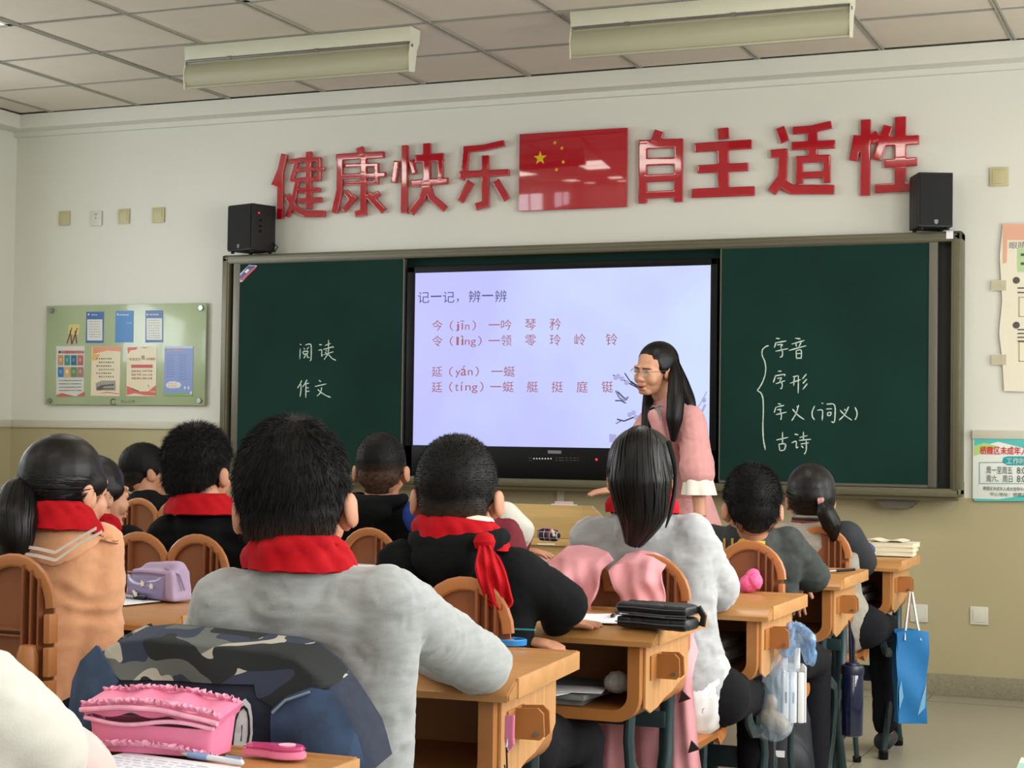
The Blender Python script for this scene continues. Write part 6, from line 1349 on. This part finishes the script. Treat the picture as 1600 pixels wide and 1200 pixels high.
# clear bag and white carry box on the fourth desk
q = wp(1240, 1055, 4.70); cx_, cz_ = q.x, q.z
wb = empty('white_carry_box', (wp(1243, 1055, 4.66).x, 4.66, wp(1243, 1127, 4.66).z), math.radians(20), label='white plastic handled case with slim printed sections hanging beside the fourth desk', cat='box'); Hh = wp(1243, 1036, 4.66).z-wb.location.z
wpl = mat('white_plastic', (220, 222, 226), .35); b = MB()
for k, (x0, x1) in enumerate(((-.038, -.021), (-.019, .001), (.003, .022))): b = MB(); b.box(x0, x1, -.035, .035, 0, Hh-.02, bev=.005); b.build('section', wpl, wb)
b = MB(); b.box(.022, .026, -.034, .034, .002, Hh-.006, bev=.001); b.build('side_card', paper, wb)
b = MB(); b.box(-.040, .027, -.037, .037, Hh-.02, Hh-.004, bev=.004); b.build('cap', glassy, wb)
b = MB(); b.box(.0262, .027, -.02, .012, .02, .07); b.build('photo_print', mat('grey_print', (110, 110, 112), .5), wb); b = MB(); b.box(.0262, .027, -.012, -.002, .085, .10); b.build('orange_print', mat('orange_print', (214, 110, 60), .5), wb)
for x in (-.030, -.010): b = MB(); b.box(x-.002, x+.003, -.0362, -.0355, .055, .085); b.build('dark_print', mat('dark_print', (60, 60, 66), .5), wb)
b = MB(); b.tube([(-.03, 0, Hh-.02), (-.03, 0, Hh+.045), (-.022, 0, Hh+.055), (-.004, 0, Hh+.055), (.004, 0, Hh+.045), (.004, 0, Hh-.02)], .006, 8, flat=(.6, 1.4)); b.build('handle', wpl, wb)
film = mat('clear_film', (190, 214, 240), .08, alpha=.32, coat=.8, bump=(18, .8, .01)); filmb = mat('bluish_film', (130, 175, 225), .1, alpha=.5, coat=.8, bump=(22, .8, .01))
pbg = empty('clear_plastic_bag', (wp(1225, 1060, 4.62).x, 4.62, wp(1215, 1152, 4.62).z), 0, label='crinkled clear and bluish plastic bag hanging from the fourth desk hook', cat='bag'); bz_ = pbg.location
def B3(x, y, Y): return np.array(wp(x, y, Y))-np.array(bz_)
v, f, n = blob([caps(B3(1240, 1000, 4.62), B3(1215, 1060, 4.60), .022, .038, flat=(0, 1, 0), fs=.6), caps(B3(1215, 1060, 4.60), B3(1210, 1130, 4.60), .038, .048, flat=(0, 1, 0), fs=.7)], .005, 4); arr_mesh('bag_body', wrinkle(v, n, .008, 26, 3, (1.6, 1.6, .35)), f, film, pbg)
v, f, n = blob([caps(B3(1242, 990, 4.62), B3(1262, 1000, 4.60), .034, .026, flat=(0, 1, 0), fs=.5), caps(B3(1262, 1000, 4.6), B3(1266, 1030, 4.60), .024, .020, flat=(0, 1, 0), fs=.5), caps(B3(1238, 985, 4.62), B3(1228, 1015, 4.6), .022, .020)], .005, 4); arr_mesh('bag_knot', wrinkle(v, n, .007, 34, 8), f, filmb, pbg)
v, f, n = blob([caps(B3(1200, 1120, 4.61), B3(1222, 1135, 4.61), .026, .024), caps(B3(1203, 1095, 4.61), B3(1203, 1105, 4.61), .018, .018)], .004, 3); arr_mesh('bag_contents', wrinkle(v, n, .004, 40, 3), f, mat('kraft_snack', (150, 132, 100), .5), pbg)
# pink cloth on the fourth desk
q = wz(1172, 925, D1); pkc = empty('pink_cloth_bunch', (q.x, q.y+.02, D1), 0, label='bunched bright pink cloth on the fourth desk by the pupil elbow', cat='cloth')
v, f, n = blob([ell((-.01, 0, .022), (.028, .025, .024)), ell((.012, -.005, .03), (.018, .02, .022)), ell((.0, .01, .045), (.02, .015, .018))], .004, 3); v[:, 2] = np.maximum(v[:, 2], 0); arr_mesh('cloth', wrinkle(v, n, .005, 60, 3), f, mat('hot_pink_cloth', (232, 96, 150), .6), pkc)
# navy bottle on the fifth desk
q0, q1 = wp(1326, 1038, 5.60), wp(1336, 1150, 5.60); nv = mat('navy_clear_plastic', (18, 28, 58), .12, alpha=.82, coat=.8); nvd = mat('navy_cap', (20, 26, 50), .35)
bo = empty('water_bottle', ((q0.x+q1.x)/2, 5.60, q1.z), 0, label='tall translucent navy water bottle hanging by a strap from the fifth desk', cat='bottle'); Hb = q0.z-q1.z
b = MB(); b.lathe([(.030, 0), (.036, .004), (.037, Hb*.3), (.037, Hb-.025), (.034, Hb-.02), (.033, .008)], n=32); b.build('body', nv, bo)
b = MB(); b.lathe([(.039, Hb-.03), (.040, Hb-.012), (.036, Hb-.002), (.024, Hb), (.023, Hb+.006), (.01, Hb+.008)], n=32); b.build('cap', nvd, bo)
b = MB(); zt2 = wp(1325, 970, 5.60).z-q1.z; b.tube([(-.004, 0, Hb+.004), (-.006, 0, (Hb+zt2)/2), (-.010, 0, zt2), (.004, 0, (Hb+zt2)/2+.01), (.004, 0, Hb+.004)], .004, 8, flat=(.5, 1.4)); b.build('strap', nvd, bo)
# blue tote bag on the front desk
tote = mat('blue_nonwoven', (20, 112, 176), .6, (20, .06, 3), (300, .5, .001)); T0 = 6.45
a0, a1 = wp(1396, 985, T0), wp(1448, 1130, T0); tb_ = empty('blue_tote_bag', ((a0.x+a1.x)/2, T0, a1.z), math.radians(24), label='bright blue non-woven tote bag with white handles on the front desk', cat='bag'); hB = wp(1400, 985, T0).z-a1.z; wB = .056
b = MB()
def totef(u, v):
    a = u*4; k = int(a) % 4; t = a-int(a); dd = .042; cs = [(-wB, -dd), (wB, -dd), (wB, dd), (-wB, dd), (-wB, -dd)]; x = cs[k][0]+(cs[k+1][0]-cs[k][0])*t; y = cs[k][1]+(cs[k+1][1]-cs[k][1])*t; s5 = .93+.12*v
    return (x*s5+.004*math.sin(v*7+u*9), y*s5*(1-.25*v)+.005*math.sin(v*9+u*14), hB*v+.008*v*math.sin(u*12))
b.grid(totef, 41, 16, .002); b.box(-wB*.93, wB*.93, -.038, .038, 0, .003); bmesh.ops.recalc_face_normals(b.bm, faces=b.bm.faces); b.build('bag_body', tote, tb_, ang=50)
hz = wp(1420, 925, T0).z-a1.z
for y_, xo in ((-.034, 0), (.03, .01)): b = MB(); b.tube([(-.028+xo, y_, hB-.03), (-.020+xo, y_*.6, hB+.03), (-.002, y_*.2, hz), (.006, y_*.2, hz), (.022+xo, y_*.6, hB+.03), (.034+xo, y_, hB-.03)], .008, 8, flat=(.22, 1)); b.build('handle', mat('white_webbing', (222, 220, 214), .8), tb_)
b = MB(); 
b.grid(lambda u, v: (-wB-.001+.004, -.03+.05*u-.0, hB*.25+.10*v+.03*math.sin(u*3)), 8, 4, .0005) if 0 else None
b.prism([(-.050, .05), (-.035, .10), (-.044, .16), (-.052, .12)], -.0435, -.0425, 'y'); b.prism([(.018, .03), (.045, .06), (.05, .15), (.035, .10)], -.0435, -.0425, 'y'); b.build('pale_print', mat('pale_blue_print', (110, 170, 206), .6), tb_)
# books, blue case, paper on the front desk
q = wz(1392, 868, D1); z = D1
for k in range(3):
    g = empty('book', (q.x+.004*k, q.y+.035, z), math.radians(3-3*k), label='%s cream paged book of the stack on the front desk' % ('lowest', 'middle', 'topmost')[k], cat='book', group='books stacked on the front desk'); t = .017
    b = MB(); b.box(-.085, .085, -.06, .06, .001, t-.001, bev=.001); b.build('pages', mat('cream_pages', (220, 212, 186), .8, (4, .08, 2, (1, 1, 90))), g)
    b = MB(); b.box(-.087, .087, -.062, .062, 0, .001); b.box(-.087, .087, -.062, .062, t-.001, t); b.build('cover', mat('pale_cover', (226, 226, 210), .5), g); z += t+.0002
g = empty('open_book', (q.x-.03, q.y+.03, z), math.radians(-6), label='thin book with curling pages on top of the stack on the front desk', cat='book')
b = MB(); b.grid(lambda u, v: ((u-.5)*.17, (v-.5)*.11, .004+.008*math.sin(u*math.pi*1.8)**2), 20, 4, .003); bmesh.ops.recalc_face_normals(b.bm, faces=b.bm.faces); b.build('pages', mat('cream_pages', (220, 212, 186), .8), g)
q = wz(1352, 868, D1); g = case('blue_pencil_case', (q.x+.005, q.y, D1), .06, .04, .052, 0, mat('slate_blue_canvas', (58, 70, 110), .8, (60, .1, 2)), 'small slate blue pencil case beside the books on the front desk')
b = MB(); b.box(.008, .018, -.0225, -.018, .016, .026); b.box(-.012, -.002, -.0225, -.018, .032, .04); b.build('dark_patch', blackp, g)
q = wz(1352, 876, D1); sheet_on(q.x-.02, q.y-.01, D1, .09, .06, 20, 'small white slip under the dark sleeve on the front desk', lines=0)
pen('pen', (1290, 893), (1336, 890), D1, blackp, 'black pen lying on the fifth desk', .005, steel)
# lilac case and things on the peach girl's desk
lil = mat('lilac_fabric', (172, 152, 184), .7, (30, .06, 3), (300, .3, .001)); q = wz(240, 938, D1); lc = empty('lilac_pencil_case', (q.x, q.y+.03, D1), math.radians(-14), label='lilac pencil case with a clear window and white flower print', cat='pencil case')
v, f, n = blob([(np.array([[sx*(.088-.012*(z > .05)), sy*.034, z] for z in (.002, .080) for sy in (-1, 1) for sx in (-1, 1)]), [(0, 1, 3, 2), (4, 6, 7, 5), (0, 4, 5, 1), (2, 3, 7, 6), (0, 2, 6, 4), (1, 5, 7, 3)]), caps((-.055, .01, .075), (.055, .01, .080), .02, .024)], .0045, 6); v[:, 2] = np.maximum(v[:, 2], 0); arr_mesh('pouch', wrinkle(v, n, .002, 22, 3), f, lil, lc)
b = MB(); b.grid(lambda u, v: (-.088+.145*u, -.038-.018*math.sin(u*math.pi)**.6*math.sin(v*math.pi)**.7-.002, .006+.058*v), 20, 10, .0015); bmesh.ops.recalc_face_normals(b.bm, faces=b.bm.faces); b.build('clear_window', mat('violet_clear_film', (168, 156, 206), .08, alpha=.45, coat=.8), lc)
b = MB(); b.grid(lambda u, v: (-.085+.135*u, -.038, .008+.052*v), 4, 4, .001); b.build('inner_lining', mat('grey_blue_lining', (140, 148, 180), .5, (14, .25, 2)), lc)
for x, z, r in ((-.005, .045, .010), (.03, .04, .009), (-.03, .016, .009), (-.038, .022, .006)):
    b = MB(); b.prism([(x+r*(1 if k % 2 else .55)*math.cos(k*math.pi/5), z+r*(1 if k % 2 else .55)*math.sin(k*math.pi/5)) for k in range(10)], -.060, -.0585, 'y'); b.build('flower_print', mat('white_flower', (222, 216, 200), .6), lc)
b = MB(); b.tube([(-.09, -.036, .070), (-.02, -.039, .073), (.055, -.038, .072), (.075, -.02, .07)], .0022, 6); b.tube([(.05, -.03, .088), (.085, -.01, .07), (.095, .0, .03)], .003, 6); b.build('zip', mat('lilac_zip', (146, 124, 160), .6), lc)
q = wz(278, 937, D1); g = empty('clear_eraser_box', (q.x+.0, q.y-.01, D1), math.radians(-4), label='small clear plastic box beside the lilac pencil case', cat='box'); b = MB(); b.box(-.022, .022, -.008, .008, 0, .013, bev=.003); b.build('box', glassy, g); b = MB(); b.box(-.015, .012, -.005, .005, .002, .010, bev=.001); b.build('eraser', paper, g)
q = wz(215, 940, D1); sheet_on(q.x-.03, q.y-.02, D1, .14, .13, -10, 'white sheet beneath the black pen near the lilac pencil case', lines=0)
pen('pen', (192, 931), (228, 935), D1+.002, blackp, 'black pen lying on the white sheet near the lilac pencil case', .005, steel)
# papers on the desk beyond, green star case, plaid case
for k, (x, y, rz) in enumerate(((570, 883, 8), (590, 888, -12))):
    q = wz(x, y, D1); sheet_on(q.x, q.y+.0, D1+.002*k, .15, .11, rz, ('lower' if k == 0 else 'upper')+' loose sheet on the desk behind the grey sweater boy\'s head', lines=0)
q = wz(613, 895, D1); g = empty('clear_glue_bottle', (q.x, q.y, D1), 0, label='tiny clear bottle at the edge of the loose papers', cat='bottle'); b = MB(); b.lathe([(.014, 0), (.015, .002), (.015, .022), (.008, .028), (.008, .034)], n=16); b.build('bottle', glassy, g)
grn = mat('dark_green_nylon', (20, 54, 58), .5, (60, .2, 3)); q = wz(778, 868, D1); gc = case('green_pencil_case', (q.x, q.y+.03, D1), .15, .055, .075, math.radians(-8), grn, 'dark green pencil case with a dangling metal star charm')
b = MB(); b.box(-.07, .07, -.022, .022, .066, .074, bev=.003); b.build('top_band', mat('green_trim', (34, 86, 88), .5), gc)
b = MB(); b.tube([(0, -.03, .055), (.03, -.034, .066), (.045, -.034, .068)], .002, 6); b.tube([(.035, -.034, .062), (.037, -.036, .045)], .0012, 5); b.build('zip_pull', steel, gc)
b = MB(); b.prism([(.037+(.013 if k % 2 == 0 else .006)*math.sin(k*math.pi/5), .034+(.013 if k % 2 == 0 else .006)*math.cos(k*math.pi/5)) for k in range(10)], -.039, -.036, 'y'); b.build('star_charm', mat('silver_star', (220, 216, 200), .3), gc)
pld = D.materials.new('plaid_cloth'); pld.use_nodes = True; nt = pld.node_tree; N = nt.nodes; L_ = nt.links; pb = N['Principled BSDF']; pb.inputs['Roughness'].default_value = .8; tc = N.new('ShaderNodeTexCoord'); sp = N.new('ShaderNodeSeparateXYZ'); L_.new(tc.outputs['Object'], sp.inputs[0]); prev = None
for ax, per, wd, cc in (('X', .030, .10, (200, 190, 200)), ('Z', .026, .10, (190, 150, 166)), ('X', .060, .09, (170, 70, 90))):
    md = N.new('ShaderNodeMath'); md.operation = 'PINGPONG'; md.inputs[1].default_value = per/2; ad = N.new('ShaderNodeMath'); ad.operation = 'ADD'; ad.inputs[1].default_value = 1.007 if per > .05 else 1.0; L_.new(sp.outputs[ax], ad.inputs[0]); L_.new(ad.outputs[0], md.inputs[0])
    lt = N.new('ShaderNodeMath'); lt.operation = 'LESS_THAN'; lt.inputs[1].default_value = per/2*wd; L_.new(md.outputs[0], lt.inputs[0]); mx = N.new('ShaderNodeMix'); mx.data_type = 'RGBA'; L_.new(lt.outputs[0], mx.inputs[0]); mx.inputs[7].default_value = S(*cc)
    if prev: L_.new(prev, mx.inputs[6])
    else: mx.inputs[6].default_value = S(30, 30, 48)
    prev = mx.outputs[2]
L_.new(prev, pb.inputs['Base Color'])
q = wz(858, 846, D1); plc = case('plaid_pencil_case', (q.x-.01, q.y+.02, D1), .105, .05, .055, math.radians(-14), pld, 'navy plaid pencil case with pink zip in front of the podium')
b = MB(); b.tube([(-.05, -.015, .042), (-.02, -.016, .055), (.02, -.016, .055), (.047, -.012, .040)], .0035, 8); b.build('zip_band', mat('dusty_pink_band', (176, 130, 140), .7), plc)
v, f, n = blob([ell((.042, -.028, .040), (.009, .006, .008)), ell((.048, -.030, .028), (.008, .006, .007)), ell((.036, -.028, .048), (.006, .005, .006))], .002, 1); arr_mesh('pom_pom_charm', v, f, mat('cream_charm', (214, 200, 176), .8), plc)
q = wz(856, 850, D1); sheet_on(q.x+.0, q.y-.02, D1, .07, .05, 25, 'white corner of paper under the plaid pencil case', lines=0)
# magazine and navy sleeve at the bottom right
zd = DESK['Z1']; q = wp(1582, 1148, 2.36)
mg = empty('story_book', (q.x+.10, 2.33, .705), math.radians(-6), label='thick cream book with orange and green cover at the bottom right corner', cat='book')
b = MB(); b.grid(lambda u, v: ((u-.5)*.2, (v-.5)*.13, .012+.004*math.sin(u*3)), 8, 6, .012); bmesh.ops.recalc_face_normals(b.bm, faces=b.bm.faces); b.build('pages', pgd, mg)
b = MB(); b.grid(lambda u, v: ((u-.5)*.202, -.066+.132*v, .016+.004*math.sin(u*3)+.045*v), 8, 8, .001); bmesh.ops.recalc_face_normals(b.bm, faces=b.bm.faces); b.build('raised_cover', mat('cover_cream', (232, 224, 200), .6), mg)
b = MB(); b.grid(lambda u, v: ((u-.5)*.200, -.005+.03*v, .0165+.004*math.sin(u*3)+.045*(.46+.23*v)+.0006), 8, 4, .0004); b.build('orange_print', mat('cover_orange', (232, 180, 140), .6), mg)
b = MB(); b.grid(lambda u, v: ((u-.5)*.200, .03+.02*v, .0165+.004*math.sin(u*3)+.045*(.73+.15*v)+.0006), 8, 4, .0004); b.build('green_print', mat('cover_green', (150, 190, 176), .6), mg)
nj = empty('navy_jacket', (wp(1606, 1190, 2.05).x+.02, 2.05, .70), 0, label='navy blue padded sleeve resting at the bottom right corner', cat='jacket')
v, f, n = blob([caps((0, .03, .06), (.06, -.12, .02), .05, .07)], .008, 4); arr_mesh('sleeve', wrinkle(v, n, .004, 14, 3), f, mat('navy_cloth', (22, 26, 74), .7), nj)
# yellow letters on the denim back
ylt = mat('mustard_print', (206, 168, 70), .7); tpo = pA5['top']; dg = bpy.context.evaluated_depsgraph_get(); dg.update()
for s, x0, x1, y0, y1 in (('L', 1107, 1123, 838, 870), ('U', 1130, 1146, 841, 872), ('C', 1149, 1172, 840, 872), ('E', 1176, 1196, 845, 877)):
    o = text_mesh(s, 1, ylt, 'yellow_letter', extrude=0, offset=.02); me = o.data; v = np.empty(len(me.vertices)*3); me.vertices.foreach_get('co', v); v = v.reshape(-1, 3); lo, hi = v.min(0), v.max(0); k = (v-lo)/np.maximum(hi-lo, 1e-6); out_ = []
    for a in k:
        p0 = wp(x0+(x1-x0)*a[0], y1+(y0-y1)*a[1], 4.5); p1_ = wp(x0+(x1-x0)*a[0], y1+(y0-y1)*a[1], 5.0); dr = (p1_-p0).normalized(); og = p0-Vector(pA5['org']); ok, loc_, nn_, _i = tpo.ray_cast(og, dr)
        out_.append(loc_-dr*.004 if ok else og+dr*.55)
    me.vertices.foreach_set('co', np.array([list(w) for w in out_]).ravel()); me.update(); o.parent = pA5['g']
# dark school bags standing under the desks
def backpack(x, y, rz, m, label):
    g = empty('school_bag', (x, y, .002), math.radians(rz), label=label, cat='bag'); v, f, n = blob([caps((0, 0, .10), (0, 0, .28), .13, .11, flat=(0, 1, 0), fs=.6), ell((0, -.07, .13), (.10, .05, .10))], .010, 5); v[:, 2] = np.maximum(v[:, 2], 0); arr_mesh('pack', wrinkle(v, n, .006, 9, 3), f, m, g)
    b = MB(); b.tube([(-.05, .02, .37), (-.03, .02, .42), (.03, .02, .42), (.05, .02, .37)], .009, 8); b.build('grab_handle', blackp, g); b = MB(); b.box(-.02, .02, -.125, -.118, .17, .19); b.build('label_patch', paper, g); return g
bagm = mat('black_bag_nylon', (22, 26, 34), .6, (30, .2, 3)); bagb = mat('navy_bag_nylon', (24, 52, 84), .55, (30, .2, 3))
backpack(-1.33, 5.50, 12, bagm, 'black school bag with a white patch under the fifth desk'); backpack(-1.42, 4.52, -8, bagm, 'black school bag in the shade under the fourth desk'); backpack(-1.46, 2.85, 4, bagb, 'dark navy school bag under the second desk')
